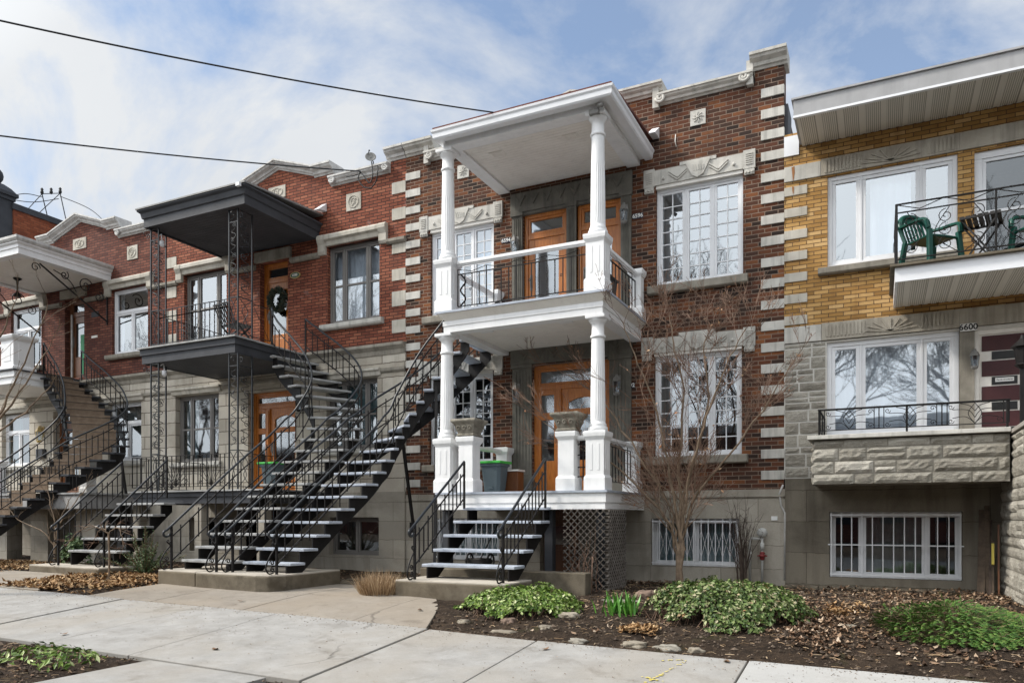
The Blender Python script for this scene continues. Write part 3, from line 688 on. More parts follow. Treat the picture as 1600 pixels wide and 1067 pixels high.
for x, z in ((-3.62, 9.05), (-2.03, 9.06), (-8.5, 9.05), (-6.98, 9.05)):
    s_ = 1 if x in (-3.62, -8.5) else -1
    cp.tube(spiral((x+0.07*s_, -0.13, z+0.03), 0.085, 1.6*s_, math.pi if s_ > 0 else 0, (1,0,0), (0,0,1)), 0.026, 8)
    cp.box(x-0.03-0.05*(s_ > 0), x+0.03+0.05*(s_ < 0), -0.10, 0.0, z-0.11, z+0.30)
cp.build('parapet_coping', 'white_stone', A)
MB().box(-1.46, -1.40, 0.05, 0.6, 7.95, 8.55).build('roof_flashing', 'charcoal_paint', A)
MB().box(-1.455, -1.22, -0.03, 0.3, 7.62, 7.95).build('flashing_board', 'white_vinyl', A)
body(A, -9.08, -1.46, 8.8, 'dark_brick')
wall(A, 'foundation', 'foundation_concrete', -9.08, -1.44, 0.1, 2.03, [(-3.74,-2.19,0.68,1.53), (-8.38,-6.84,0.68,1.53), (-5.95,-5.15,0.35,1.75)], y=-0.03, th=0.33)
MB().box(-9.08, -1.44, -0.055, 0.0, 1.90, 1.935).build('foundation_ledge', 'foundation_concrete', A)
for k in range(19):
    zt = 8.86-0.362*k
    if zt > 2.2:
        MB().box(-1.83, -1.452, -0.022, 0.05, zt-0.155, zt).build('quoin', 'white_stone', A, bevel=0.006)
        MB().box(-9.085, -8.72, -0.022, 0.05, zt-0.155, zt).build('quoin', 'white_stone', A, bevel=0.006)
# cement joint against the next house, cracked down
MB().tube([(-1.47,-0.035,2.10),(-1.53,-0.04,1.95),(-1.5,-0.04,1.75),(-1.44,-0.04,1.62),(-1.445,-0.04,0.5)], 0.016, 6).build('cement_joint', 'weathered_white', A)
def lintelA(x0, x1, zc, zt, crown):
    m = MB(); m.box(x0+0.18, x1-0.18, -0.035, 0.06, zc, zt)
    for a in (x0, x1-0.20):
        m.box(a, a+0.20, -0.05, 0.06, zc-0.02, zt+0.03); m.box(a+0.015, a+0.185, -0.045, 0.06, zc-0.12, zc-0.02)
        for i in range(6): m.box(a+0.04, a+0.16, -0.062, -0.045, zt-0.045-i*0.036, zt-0.028-i*0.036)
        for i in range(3): m.lathe([(0.001,0.0),(0.022,0.004),(0.022,0.03),(0.001,0.034)], (a+0.045+i*0.055, -0.045, zc-0.10), 8)
    cx = (x0+x1)/2
    if crown:
        m.prism_y([(cx-0.32, zt), (cx+0.32, zt), (cx+0.32, zt+0.06), (cx-0.32, zt+0.06)], -0.045, 0.05)
        m.prism_y([(cx-0.22, zt+0.02), (cx-0.10, zt-0.22), (cx, zt-0.27), (cx+0.10, zt-0.22), (cx+0.22, zt+0.02)], -0.058, -0.03)
        for s_ in (-1, 1):
            for o in (0.0, 0.045):
                m.bar((cx+s_*0.20, -0.045, zt-0.07-o), (cx+s_*0.36, -0.045, zt-0.19-o), 0.02); m.bar((cx+s_*0.36, -0.045, zt-0.19-o), (cx+s_*0.52, -0.045, zt-0.06-o), 0.02)
            m.lathe([(0.001,0),(0.02,0.01),(0.028,0.03),(0.015,0.06),(0.001,0.075)], (cx+s_*0.62, -0.04, zt-0.20), 8)
        for i in range(5): m.bar((cx-0.10+0.05*i, -0.062, zt-0.02-0.01*i), (cx-0.06+0.04*i, -0.062, zt-0.15), 0.013)
    return m.build('lintel', 'white_stone', A, bevel=0.005)
lintelA(-3.88, -1.92, 7.56, 7.83, True); lintelA(-8.72, -6.77, 7.56, 7.83, True); lintelA(-3.92, -1.92, 4.52, 4.79, True); lintelA(-8.74, -6.77, 4.52, 4.79, True)
for (a, b, z) in ((-3.66,-2.13,7.50), (-3.69,-2.15,4.47), (-8.47,-6.98,7.50), (-8.5,-7.0,4.47)):
    MB().box(a, b, -0.01, 0.10, z-0.002, z+0.06).build('window_head', 'cream_paint', A)
for (a, b, z) in ((-3.80,-2.04,5.73), (-3.82,-2.04,2.64), (-8.62,-6.85,5.73), (-8.62,-6.85,2.64)):
    MB().prism_x([(0.08, z-0.15), (-0.10, z-0.15), (-0.12, z-0.13), (-0.12, z-0.02), (-0.11, z), (0.08, z+0.012)], a, b).build('sill', 'grey_limestone', A, bevel=0.006)
window(A, -3.66, -2.13, 5.73, 7.50, cols=2, rows=7, curtain=('curtain_white', [(0.0,0.06),(0.94,1.0)]))
window(A, -3.69, -2.15, 2.64, 4.47, cols=2, rows=7, glass='soft_glass', curtain=('curtain_grey', [(0.0,0.10),(0.9,1.0)]))
window(A, -8.47, -6.98, 5.73, 7.50, cols=2, rows=7, curtain=('curtain_white', [(0.0,0.45),(0.6,1.0)]), glass='soft_glass')
window(A, -8.5, -7.0, 2.64, 4.47, cols=2, rows=7, glass='soft_glass')
bars_window(A, -3.74, -2.19, 0.68, 1.53, 13, True, curtain=('curtain_teal', [(0.0,1.0)]), glass='soft_glass')
bars_window(A, -8.38, -6.84, 0.68, 1.53, 13, True, curtain=('curtain_teal', [(0.0,1.0)]), glass='soft_glass')
relief_tile(A, -2.90, 8.63, 0.27, 0.27, 'white_stone', 'leaf'); relief_tile(A, -7.68, 8.63, 0.27, 0.27, 'white_stone', 'leaf')
# stone surrounds of the doors
def fluted(m, x0, x1, z0, z1, y=-0.05, n=4):
    m.box(x0, x1, y+0.012, 0.2, z0, z1)
    w = (x1-x0)
    for i in range(n): a = x0+0.04+(w-0.08)*i/n; m.box(a+0.008, a+(w-0.08)/n-0.008, y, y+0.012, z0+0.35, z1-0.12)
    m.box(x0-0.02, x1+0.02, y-0.03, 0.2, z0, z0+0.26); m.box(x0-0.02, x1+0.02, y-0.02, 0.2, z1-0.07, z1)
su = MB(); fluted(su, -6.56, -6.33, 5.12, 7.55); fluted(su, -5.40, -5.20, 5.12, 7.55); fluted(su, -4.32, -4.12, 5.12, 7.55)
su.box(-6.58, -4.10, -0.06, 0.05, 7.55, 7.93); su.box(-6.32, -5.40, -0.03, 0.20, 7.498, 7.55); su.box(-5.20, -4.32, -0.03, 0.20, 7.498, 7.55)
for i in range(8):
    cx = -6.36+i*0.285; su.prism_y([(cx-0.11, 7.86), (cx, 7.66), (cx+0.11, 7.86), (cx, 7.76)], -0.085, -0.06)
su.build('door_surround', 'dark_stone', A, bevel=0.006)
su = MB(); fluted(su, -6.55, -6.13, 2.03, 4.55, n=5); fluted(su, -4.54, -4.12, 2.03, 4.55, n=5); su.box(-6.58, -4.10, -0.06, 0.05, 4.55, 4.86)
for i in range(7):
    cx = -6.28+i*0.31; su.prism_y([(cx-0.11, 4.80), (cx, 4.62), (cx+0.11, 4.80), (cx, 4.70)], -0.085, -0.06)
su.build('door_surround', 'dark_stone', A, bevel=0.006)
door(A, -6.32, -5.40, 5.12, 7.50, y=0.05); door(A, -5.20, -4.32, 5.12, 7.50, y=0.05); door(A, -6.12, -4.55, 2.03, 4.52, y=0.07, side=0.40, mid=1.55)
bd = door(A, -5.95, -5.15, 0.40, 1.75, mat='brown_wood', transom=0.02, arch=False); bd['label'] = 'brown wooden basement door under the porch'
lantern(A, -6.45, 6.85, -0.04, 1.15); lantern(A, -4.22, 7.08, -0.04, 1.15); lantern(A, -6.42, 3.95, -0.04, 1.15); lantern(A, -4.36, 3.95, -0.04, 1.15)
number_plate(A, '6594', -6.70, 7.06, 0.21, 0.095, 'plate_navy', 'plate_white', 0.10)
number_plate(A, '6596', -4.00, 7.08, 0.20, 0.10, 'plate_navy', 'plate_white', 0.10)
number_plate(A, '6592', -4.155, 3.98, 0.20, 0.10, 'plate_navy', 'plate_white', 0.10)
MB().box(-1.66, -1.56, -0.045, -0.03, 1.50, 1.57).build('utility_tag', 'plate_white', A)
# old iron sleeve of a crack in the wall
MB().tube([(-3.30,-0.005,8.42),(-3.31,-0.008,8.3),(-3.29,-0.005,8.2)], 0.008, 5).build('wall_tie', 'cream_paint', A)

# ================================================================== HOUSES B and C: red brick over limestone
def red_house(cx, x0, x1, brick, label, win, wmat, quoL, quoR):
    H_ = thing('row_house', label, 'house', (cx, 0, 0.4), 'brick row houses')
    ops = [o[:4] for o in win]
    wall(H_, 'wall', brick, x0, x1, 5.28, 8.97, [o for o in ops if o[2] > 5])
    wall(H_, 'limestone_wall', 'limestone_blocks', x0, x1, 2.1, 5.05, [o for o in ops if 1.8 < o[2] < 5], y=-0.04, th=0.34)
    wall(H_, 'foundation', 'foundation_concrete', x0, x1, 0.1, 2.1, [o for o in ops if o[2] < 1.8], y=-0.06, th=0.36)
    m = MB(); m.prism_y([(cx-1.62, 8.97), (cx+1.62, 8.97), (cx+1.62, 9.26), (cx+1.25, 9.26), (cx+0.05, 9.66), (cx-1.15, 9.26), (cx-1.62, 9.26)], 0, 0.30)
    if quoR: m.box(x1-0.40, x1, 0, 0.30, 8.97, 9.2)
    if quoL: m.box(x0, x0+0.40, 0, 0.30, 8.97, 9.2)
    m.build('parapet', brick, H_)
    c = MB(); xr = x1-0.40 if quoR else x1; xl = x0+0.4 if quoL else x0
    coping(c, cx+1.60, 8.965, xr, 8.965, 0.19); coping(c, xl, 8.965, cx-1.60, 8.965, 0.19)
    coping(c, cx+1.12, 9.26, cx+1.68, 9.26, 0.22, 0.2); coping(c, cx-1.68, 9.26, cx-1.12, 9.26, 0.22, 0.2)
    coping(c, cx+0.05, 9.66, cx+1.12, 9.30, 0.19, 0.2); coping(c, cx-1.12, 9.30, cx+0.05, 9.66, 0.19, 0.2)
    if quoR: coping(c, x1-0.47, 9.20, x1-0.001, 9.20, 0.24, 0.2)
    if quoL: coping(c, x0+0.001, 9.20, x0+0.47, 9.20, 0.24, 0.2)
    for x, s_ in ((cx+1.66, 1), (xr-0.02, -1), (cx-1.66, -1)):
        c.tube(spiral((x+0.05*s_, -0.13, 9.06), 0.075, 1.6*s_, math.pi if s_ > 0 else 0, (1,0,0), (0,0,1)), 0.024, 8)
    c.build('parapet_coping', 'weathered_white', H_)
    body(H_, x0, x1, 8.8, brick)
    b = MB(); b.prism_x([(0.1,5.05),(-0.06,5.05),(-0.07,5.14),(-0.13,5.20),(-0.15,5.22),(-0.15,5.28),(0.1,5.30)], x0, x1); b.prism_x([(0.1,4.66),(-0.055,4.66),(-0.09,4.70),(-0.09,4.76),(0.1,4.78)], x0, x1)
    b.build('string_course', 'grey_limestone', H_)
    for o in win:
        a, b_, z0, z1 = o[:4]; kind = o[4]
        if kind == 'door': continue
        if z0 > 5:
            m = MB(); m.prism_x([(0.05,z1+0.02),(-0.05,z1+0.02),(-0.06,z1+0.12),(-0.12,z1+0.15),(-0.12,z1+0.23),(-0.09,z1+0.27),(0.05,z1+0.28)], a-0.16, b_+0.16)
            for s0, s1 in ((a-0.22, a-0.02), (b_+0.02, b_+0.22)): m.prism_x([(0.05,z1-0.16),(-0.05,z1-0.16),(-0.08,z1-0.10),(-0.08,z1+0.05),(-0.13,z1+0.16),(-0.13,z1+0.235),(-0.09,z1+0.275),(0.05,z1+0.285)], s0, s1)
            m.build('window_hood', 'limestone', H_, bevel=0.008)
            MB().prism_x([(0.07,z0-0.14),(-0.10,z0-0.14),(-0.13,z0-0.10),(-0.13,z0-0.02),(0.07,z0+0.01)], a-0.14, b_+0.12).build('sill', 'white_stone' if cx > -15 else 'grey_limestone', H_, bevel=0.008)
        elif z0 > 1.8:
            m = MB(); m.prism_x([(0.0,z1+0.02),(-0.08,z1+0.02),(-0.10,z1+0.10),(-0.14,z1+0.13),(-0.14,z1+0.18),(0.0,z1+0.19)], a-0.10, b_+0.10); m.build('window_hood', 'limestone', H_, bevel=0.006)
            MB().prism_x([(0.03,z0-0.14),(-0.12,z0-0.14),(-0.15,z0-0.10),(-0.15,z0-0.02),(0.03,z0+0.01)], a-0.12, b_+0.12).build('sill', 'white_stone', H_, bevel=0.008)
        if kind == 'sash': window(H_, a, b_, z0, z1, wmat, (0.26,0.5,0.26), meet=0.5, y=0.10, **o[5])
        elif kind == 'transom': window(H_, a, b_, z0, z1, wmat, (1,1), transom=0.66, y=0.08, **o[5])
        elif kind == 'base': window(H_, a, b_, z0, z1, wmat, (1,1), y=0.08, **o[5])
    SEG = []
    class _S:
        def prism_x(s, p, a, b): SEG.append(('p', p, a, b))
        def box(s, *k): SEG.append(('b', k))
    sc = _S(); up = sorted([o for o in win if o[2] > 5], key=lambda o: o[0]); last = x0
    for o in up:
        if o[4] != 'door':
            if o[0]-0.22 > last: sc.prism_x([(0.05,7.42),(-0.06,7.42),(-0.09,7.46),(-0.09,7.52),(0.05,7.56)], last, o[0]-0.22)
            last = o[1]+0.22
        else:
            if o[0]-0.02 > last: sc.prism_x([(0.05,7.42),(-0.06,7.42),(-0.09,7.46),(-0.09,7.52),(0.05,7.56)], last, o[0]-0.12)
            sc.box(o[0]-0.12, o[1]+0.12, -0.07, 0.05, o[3]+0.005, o[3]+0.24); last = o[1]+0.12
    sc.prism_x([(0.05,7.42),(-0.06,7.42),(-0.09,7.46),(-0.09,7.52),(0.05,7.56)], last, x1)
    for g_ in SEG:
        mm1 = MB()
        if g_[0] == 'p': mm1.prism_x(g_[1], g_[2], g_[3]); mm1.build('window_string_course', 'grey_limestone', H_)
        else: mm1.box(*g_[1]); mm1.build('door_lintel', 'grey_limestone', H_)
    return H_
winB = [(-11.20,-9.77,5.88,7.62,'sash',dict(glass='soft_glass', curtain=('curtain_white', [(0.0,1.0)]), cz=0.0)), (-15.76,-14.30,5.88,7.62,'sash',dict(curtain=('curtain_white', [(0.0,0.2),(0.8,1.0)]))),
        (-13.22,-12.36,5.26,7.56,'door'), (-11.20,-9.80,3.06,4.60,'sash',dict(glass='soft_glass', curtain=('curtain_teal', [(0.0,1.0)]))), (-16.02,-14.52,2.93,4.60,'sash',dict(glass='soft_glass', curtain=('curtain_teal', [(0.0,0.28),(0.8,1.0)]))),
        (-13.56,-12.10,2.12,4.52,'door'), (-11.1,-9.75,0.72,1.55,'base',dict(glass='soft_glass')), (-15.5,-14.0,0.72,1.55,'base',dict(glass='dark_glass'))]
B = red_house(-12.68, -16.40, -9.08, 'red_brick', 'bright red brick row house over grey limestone, behind the charcoal porch', winB, 'taupe_frame', False, True)
for o in ((8.73,8.48),(8.17,7.92),(7.44,7.20),(6.87,6.62),(6.39,6.07),(5.78,5.50)):
    MB().box(-9.44, -9.09, -0.018, 0.05, o[1], o[0]).build('quoin_block', 'limestone', B, bevel=0.006)
for o in ((8.15,7.88),(7.40,7.12),(6.80,6.52),(6.20,5.92)):
    MB().box(-16.395, -16.02, -0.018, 0.05, o[1], o[0]).build('quoin_block', 'limestone', B, bevel=0.006)
relief_tile(B, -10.46, 8.52, 0.40, 0.38, 'limestone'); relief_tile(B, -12.68, 9.14, 0.52, 0.28, 'limestone'); relief_tile(B, -14.88, 8.52, 0.40, 0.38, 'limestone')
door(B, -13.22, -12.36, 5.26, 7.56, mat='orange_wood', transom=0.30, arch=False); door(B, -13.56, -12.10, 2.12, 4.52, mat='orange_wood', side=0.34, transom=0.22, mid=1.5)
pl = MB(); n = 24; pl.prism_y([(-12.13+0.15*math.cos(2*math.pi*i/n), 7.13+0.075*math.sin(2*math.pi*i/n)) for i in range(n)], -0.02, 0.002)
pl = pl.build('number_plate', 'brass', B); pl['label'] = 'oval green and brass number plate by the upper door'
MB().prism_y([(-12.13+0.13*math.cos(2*math.pi*i/n), 7.13+0.060*math.sin(2*math.pi*i/n)) for i in range(n)], -0.025, -0.02).build('plate_face', 'plate_green', pl)
text('6588', 0.075, (-12.13, -0.027, 7.13), 'cream_paint', pl, 'numerals', 0.001)
lantern(B, -11.90, 4.10, -0.04, 1.1, 'black_iron')
# dark patch of red brick in the basement wall below the porch
winC = [(-18.48,-17.08,5.88,7.60,'transom',dict(curtain=('curtain_white', [(0.0,0.12)]))), (-22.92,-21.50,5.88,7.60,'transom',dict(glass='soft_glass')), (-20.45,-19.62,5.40,7.60,'door'),
        (-18.58,-17.28,3.04,4.58,'transom',dict(glass='soft_glass', curtain=('curtain_grey', [(0.0,1.0)]))), (-23.3,-21.98,3.04,4.56,'transom',dict(glass='soft_glass', curtain=('curtain_teal', [(0.0,0.4)]))), (-20.9,-19.8,2.12,4.52,'door'),
        (-18.4,-17.2,0.72,1.55,'base',dict(glass='dark_glass'))]
Cc = red_house(-19.80, -24.25, -16.40, 'old_red_brick', 'weathered red brick row house behind the white bracketed porch roof at the left', winC, 'white_vinyl', False, False)
relief_tile(Cc, -17.66, 8.50, 0.40, 0.36, 'limestone'); relief_tile(Cc, -19.80, 9.07, 0.55, 0.30, 'limestone'); relief_tile(Cc, -21.95, 8.50, 0.40, 0.36, 'limestone')
dC = door(Cc, -20.45, -19.62, 5.40, 7.60, mat='brown_wood', transom=0.30, arch=False)
MB().box(-20.0, -19.72, 0.155, 0.168, 5.52, 6.62).build('door_panel', 'green_paint', dC)
MB().box(-20.34, -20.30, 0.10, 0.14, 5.40, 7.2).build('door_post', 'weathered_white', dC)
door(Cc, -20.9, -19.8, 2.12, 4.52, mat='brown_wood', transom=0.22)
MB().box(-19.30, -19.02, -0.015, 0.01, 6.98, 7.12).build('vent_plate', 'charcoal_paint', Cc); MB().box(-19.30, -19.06, -0.015, 0.01, 6.42, 6.48).build('letter_slot', 'cream_paint', Cc)
lantern(Cc, -21.35, 3.85, -0.04, 1.4, 'brass'); MB().box(-21.5, -21.2, -0.16, -0.04, 3.22, 3.48).build('letter_box', 'charcoal_paint', Cc)

# ================================================================== HOUSE E beyond: taller orange brick corner house
Eh = thing('corner_house', 'taller plain orange brick house with dark corner pier and ball finial, farthest left', 'house', (-27.5, 0.6, 0.4))
MB().box(-31.0, -24.30, 0.9, 13.0, 0.2, 11.15).build('wall', 'orange_brick', Eh)
MB().box(-31.0, -24.26, 0.86, 13.0, 11.152, 11.34).build('roof_edge', 'charcoal_paint', Eh)
pm = MB(); pm.box(-25.0, -24.36, 0.25, 0.898, 0.2, 11.40); pm.box(-25.06, -24.30, 0.19, 0.96, 11.402, 11.52); pm.prism_z([(-25.12,0.13),(-24.24,0.13),(-24.24,1.02),(-25.12,1.02)], 11.522, 11.62)
pm.sq_lathe([(0.42,0.0),(0.30,0.16),(0.16,0.28)], (-24.68, 0.575, 11.622)); pm.build('corner_pier', 'charcoal_paint', Eh)
MB().lathe([(0.08,0.0),(0.09,0.04),(0.15,0.09),(0.20,0.18),(0.215,0.27),(0.19,0.38),(0.13,0.46),(0.03,0.49)], (-24.68, 0.575, 11.88), 20).build('ball_finial', 'charcoal_paint', Eh)

# ================================================================== HOUSE D: yellow brick house on the right
Dh = thing('row_house', 'yellow brick house with grey split stone below and a wide white eave, farthest right', 'house', (1.8, 0, 0.4), 'brick row houses')
opsD = [(-0.78,1.08,5.66,7.17), (1.30,3.2,5.12,7.14), (-0.79,1.10,2.86,4.43), (1.30,2.30,2.84,4.40), (-0.75,1.14,0.57,1.64)]
wall(Dh, 'wall', 'yellow_brick', -1.455, 6.5, 4.75, 8.0, [o for o in opsD if o[2] > 4.8])
wall(Dh, 'stone_backing', 'mortar', -1.455, 6.5, 2.2, 4.46, [o for o in opsD if 1.8 < o[2] < 4.8])
wall(Dh, 'basement_wall', 'grey_plaster', -1.44, 6.5, 0.1, 2.2, [o for o in opsD if o[2] < 1.8], y=-0.035, th=0.335)
st = MB(); rough_stones(st, -1.45, -0.80, 2.21, 4.45, -0.003, 5, 0.10, 0.23, 0.2, 0.45, 0.026, 0.020)
st.build('split_stone_facing', 'rough_stone', Dh); st = MB(); rough_stones(st, 2.32, 6.45, 2.21, 4.45, -0.003, 6, 0.10, 0.23, 0.25, 0.6, 0.024, 0.022); st.build('split_stone_facing', 'rough_stone', Dh)
MB().box(1.10, 1.30, -0.02, 0.05, 2.85, 4.46).build('stone_pilaster', 'grey_limestone', Dh)
bd = MB(); MB().box(-1.452, -0.882, -0.03, 0.1, 7.19, 7.44).build('corner_stone', 'white_stone', Dh, bevel=0.006); bd.box(-0.878, 1.10, -0.035, 0.1, 7.19, 7.46); bd.box(1.102, 6.5, -0.035, 0.1, 7.19, 7.46)
for i in range(34):
    x = -0.82+i*0.055
    if not (-0.30 < x < 0.62): bd.box(x, x+0.032, -0.048, -0.035, 7.22, 7.43)
for i in range(9):
    a = math.pi*(i+0.5)/9; bd.bar((0.15, -0.045, 7.23), (0.15+0.42*math.cos(a), -0.045, 7.23+0.20*math.sin(a)), 0.02)
bd.build('stone_band', 'beige_band', Dh)
b2 = MB(); MB().box(-1.452, -0.872, -0.03, 0.1, 4.47, 4.74).build('corner_stone', 'white_stone', Dh, bevel=0.006); b2.box(-0.868, 1.10, -0.04, 0.1, 4.47, 4.75); b2.box(1.102, 6.5, -0.04, 0.1, 4.47, 4.75)
for i in range(34):
    x = -0.80+i*0.055
    if not (-0.25 < x < 0.55): b2.box(x, x+0.03, -0.054, -0.04, 4.52, 4.72)
for i in range(9):
    a = math.pi*(i+0.5)/9; b2.bar((0.15, -0.048, 4.52), (0.15+0.38*math.cos(a), -0.048, 4.52+0.20*math.sin(a)), 0.018)
b2.build('stone_band', 'beige_band', Dh)
for z in (7.10, 6.74, 6.37, 6.01, 5.65, 5.29, 4.93): MB().box(-1.452, -1.09, -0.02, 0.05, z-0.15, z).build('quoin', 'limestone', Dh, bevel=0.006)
MB().prism_x([(0.09,5.54),(-0.09,5.54),(-0.11,5.56),(-0.11,5.65),(0.09,5.662)], -0.92, 1.12).build('sill', 'grey_limestone', Dh, bevel=0.005)
MB().prism_y([(-1.335,7.42),(-1.29,7.43),(-1.285,7.33),(-1.30,7.22),(-1.315,7.19),(-1.325,7.30)], -0.0335, -0.029).build('rust_stain', 'rust_stain', Dh)
MB().prism_y([(-1.33,7.10),(-1.295,7.09),(-1.30,7.02),(-1.31,6.96),(-1.325,7.03)], -0.0235, -0.019).build('rust_stain', 'rust_stain', Dh)
window(Dh, -0.78, 1.08, 5.66, 7.17, panels=(0.24,0.48,0.24), y=0.05, fw=0.07, sw=0.055, curtain=('curtain_white', [(0.34,0.66)]), cz=0.0)
window(Dh, -0.79, 1.10, 2.86, 4.43, panels=(0.24,0.48,0.24), y=0.05, fw=0.07, sw=0.055, curtain=('curtain_white', [(0.0,1.0)]), cz=0.0)
pd = window(Dh, 1.30, 3.2, 5.12, 7.14, panels=(1,1), y=0.05, fw=0.11, sw=0.05, glass='dark_glass', meet=0.55); pd['label'] = 'wide patio door with dark glass on the upper balcony'
bars_window(Dh, -0.75, 1.14, 0.57, 1.64, 13, False, hbar=0.5, glass='soft_glass', panels=(0.24,0.5,0.24), curtain=('curtain_grey', [(0.22,0.78)]))
# striped front door
dd = MB(); dd.box(1.30, 1.36, 0.02, 0.14, 2.84, 4.40); dd.box(2.24, 2.30, 0.02, 0.14, 2.84, 4.40); dd.box(1.36, 2.24, 0.02, 0.14, 4.34, 4.40); dd.box(1.36, 2.24, 0.06, 0.11, 2.84, 4.34)
dd = dd.build('front_door', 'cream_paint', Dh); dd['label'] = 'cream front door with maroon stripes and small dark windows'
mm = MB(); kk = MB()
for i in range(4):
    zc = 4.20-i*0.385; mm.box(1.40, 2.20, 0.048, 0.06, zc-0.115, zc+0.115)
    MB().box(1.53, 1.86, 0.045, 0.06, zc-0.115-0.135, zc-0.115-0.015).build('small_window', 'plate_black', dd)
mm.build('stripe', 'maroon_paint', dd)
sg = MB().box(1.575, 1.815, 0.036, 0.045, 3.605, 3.665).build('notice', 'plate_white', dd); text('Pas de circulaires', 0.030, (1.695, 0.0355, 3.635), 'plate_black', sg, 'lettering', 0.0008)
number_plate(Dh, '6600', 1.215, 4.455, 0.215, 0.115, 'plate_white', 'plate_black', 0.125, y=-0.042)
lantern(Dh, 1.29, 3.92, -0.02, 0.9, 'lamp_metal')
body(Dh, -1.43, 6.5, 8.0, 'yellow_brick')
ev = MB(); ev.box(-1.21, 6.6, -1.02, -0.98, 7.78, 8.02); ev.box(-1.21, -1.17, -0.978, 0.3, 7.78, 8.02); ev.box(-1.24, 6.6, -1.05, 0.3, 8.022, 8.05); ev.build('eave_fascia', 'eave_metal', Dh)
MB().box(-1.215, 6.6, -1.03, -0.97, 7.745, 7.778).build('eave_trim', 'white_vinyl', Dh)
sf = MB()
for i in range(62):
    x = -1.17+i*0.12; sf.box(x, x+0.075, -0.97, -0.002, 7.750, 7.765); sf.box(x+0.075, x+0.12, -0.97, -0.002, 7.757, 7.768)
sf.build('eave_soffit', 'vented_soffit', Dh)
cu = MB()
for i in range(14):
    x = -1.44+i*0.55; cu.box(x, x+0.54, -0.34-0.02*(i%2), -0.04, 0.18, 0.43+0.008*(i%3))
cu.build('foundation_kerb', 'old_concrete', Dh, bevel=0.015)
# ================================================================== porches and balconies
def deck_path(x0, x1, yf): return [(x0, -0.002), (x0, yf), (x1, yf), (x1, -0.002)]
def iron_panel(m, p0, p1, z0, z1, n, kind='plain', seed=0, r=0.008):
    """iron railing panel between plan points p0 and p1"""
    p0 = Vector((*p0, 0)); p1 = Vector((*p1, 0)); d = p1-p0; L = d.length; u = d/L
    def P(s, z): return p0+u*s+Vector((0,0,z))
    m.bar(P(0,z0), P(L,z0), 0.026, 0.012); m.bar(P(0,z1), P(L,z1), 0.026, 0.012)
    for i in range(n+1):
        s = L*i/n; m.bar(P(s,z0), P(s,z1), r*1.9)
    if kind == 'porch':
        zt = z1+0.09
        for i in range(0, n+1, 4):
            s = L*i/n; m.bar(P(s,z1), P(s,zt), r*1.6)
            if i+4 <= n:
                e = L*(i+4)/n; m.tube([P(s,zt), P((s+e)/2, z1+0.03), P(e, zt)], 0.006, 5)
        for i in range(2, n, 4):
            s = L*i/n; m.tube(spiral(P(s-0.03, (z0+z1)/2), 0.03, 1.2, 0, u, (0,0,1), 12), 0.006, 5)
    if kind == 'fan':
        for c in range(max(1, int(L/1.15))):
            k = max(1, int(L/1.15)); cx = L*(c+0.5)/k
            for a in range(-4, 5):
                an = a*0.26; h = (z1-z0)*0.78; m.tube([P(cx,z0+0.01), P(cx+math.sin(an)*h*0.75, z0+math.cos(an)*h), P(cx+math.sin(an)*h*0.95+0.02*a, z0+math.cos(an)*h*1.05)], 0.006, 5)
            for s_ in (-1, 1): m.tube(spiral(P(cx+s_*0.30, z0+0.10), 0.055, 1.3*s_, 0, u, (0,0,1), 12), 0.007, 5)
    if kind == 'curl':
        k = max(1, int(L/0.62)); h = z1-z0
        for c in range(k):
            cx = L*(c+0.5)/k; w = L/k
            for s_ in (-1, 1):
                for zz in (0.22, 0.52, 0.80):
                    m.tube(spiral(P(cx+s_*w*0.27, z0+h*zz), h*0.15, 1.5*s_, math.pi/2 if s_ > 0 else math.pi/2, u, (0,0,1), 14), 0.006, 5)
            m.tube(cubic([P(cx-w*0.46,z0), P(cx-w*0.10,z0+h*0.45), P(cx-w*0.32,z0+h*0.98)], 6), 0.006, 5); m.tube(cubic([P(cx+w*0.46,z0), P(cx+w*0.10,z0+h*0.45), P(cx+w*0.32,z0+h*0.98)], 6), 0.006, 5)
    if kind == 'leaf':
        k = max(1, int(L/0.72)); h = z1-z0
        for c in range(k):
            cx = L*(c+0.5)/k; w = L/k
            m.bar(P(cx-w*0.42,z0), P(cx-w*0.42,z1), 0.012); m.bar(P(cx+w*0.42,z0), P(cx+w*0.42,z1), 0.012)
            for s_ in (-1, 1):
                m.tube(cubic([P(cx,z0+0.01), P(cx+s_*w*0.10,z0+h*0.5), P(cx,z1-0.01)], 5), 0.005, 5)
                m.tube(cubic([P(cx,z0+0.01), P(cx+s_*w*0.14,z0+h*0.35), P(cx+s_*w*0.34,z0+h*0.30)], 5), 0.005, 5)
                m.tube(cubic([P(cx,z0+h*0.3), P(cx+s_*w*0.10,z0+h*0.65), P(cx+s_*w*0.34,z0+h*0.70)], 5), 0.005, 5)
                m.tube(cubic([P(cx,z0+h*0.6), P(cx+s_*w*0.08,z0+h*0.85), P(cx+s_*w*0.22,z1-0.01)], 5), 0.005, 5)
                for zz in (0.17, 0.83): m.tube(spiral(P(cx+s_*w*0.36, z0+h*zz), h*0.13, 1.2*s_, 0, u, (0,0,1), 10), 0.005, 5)

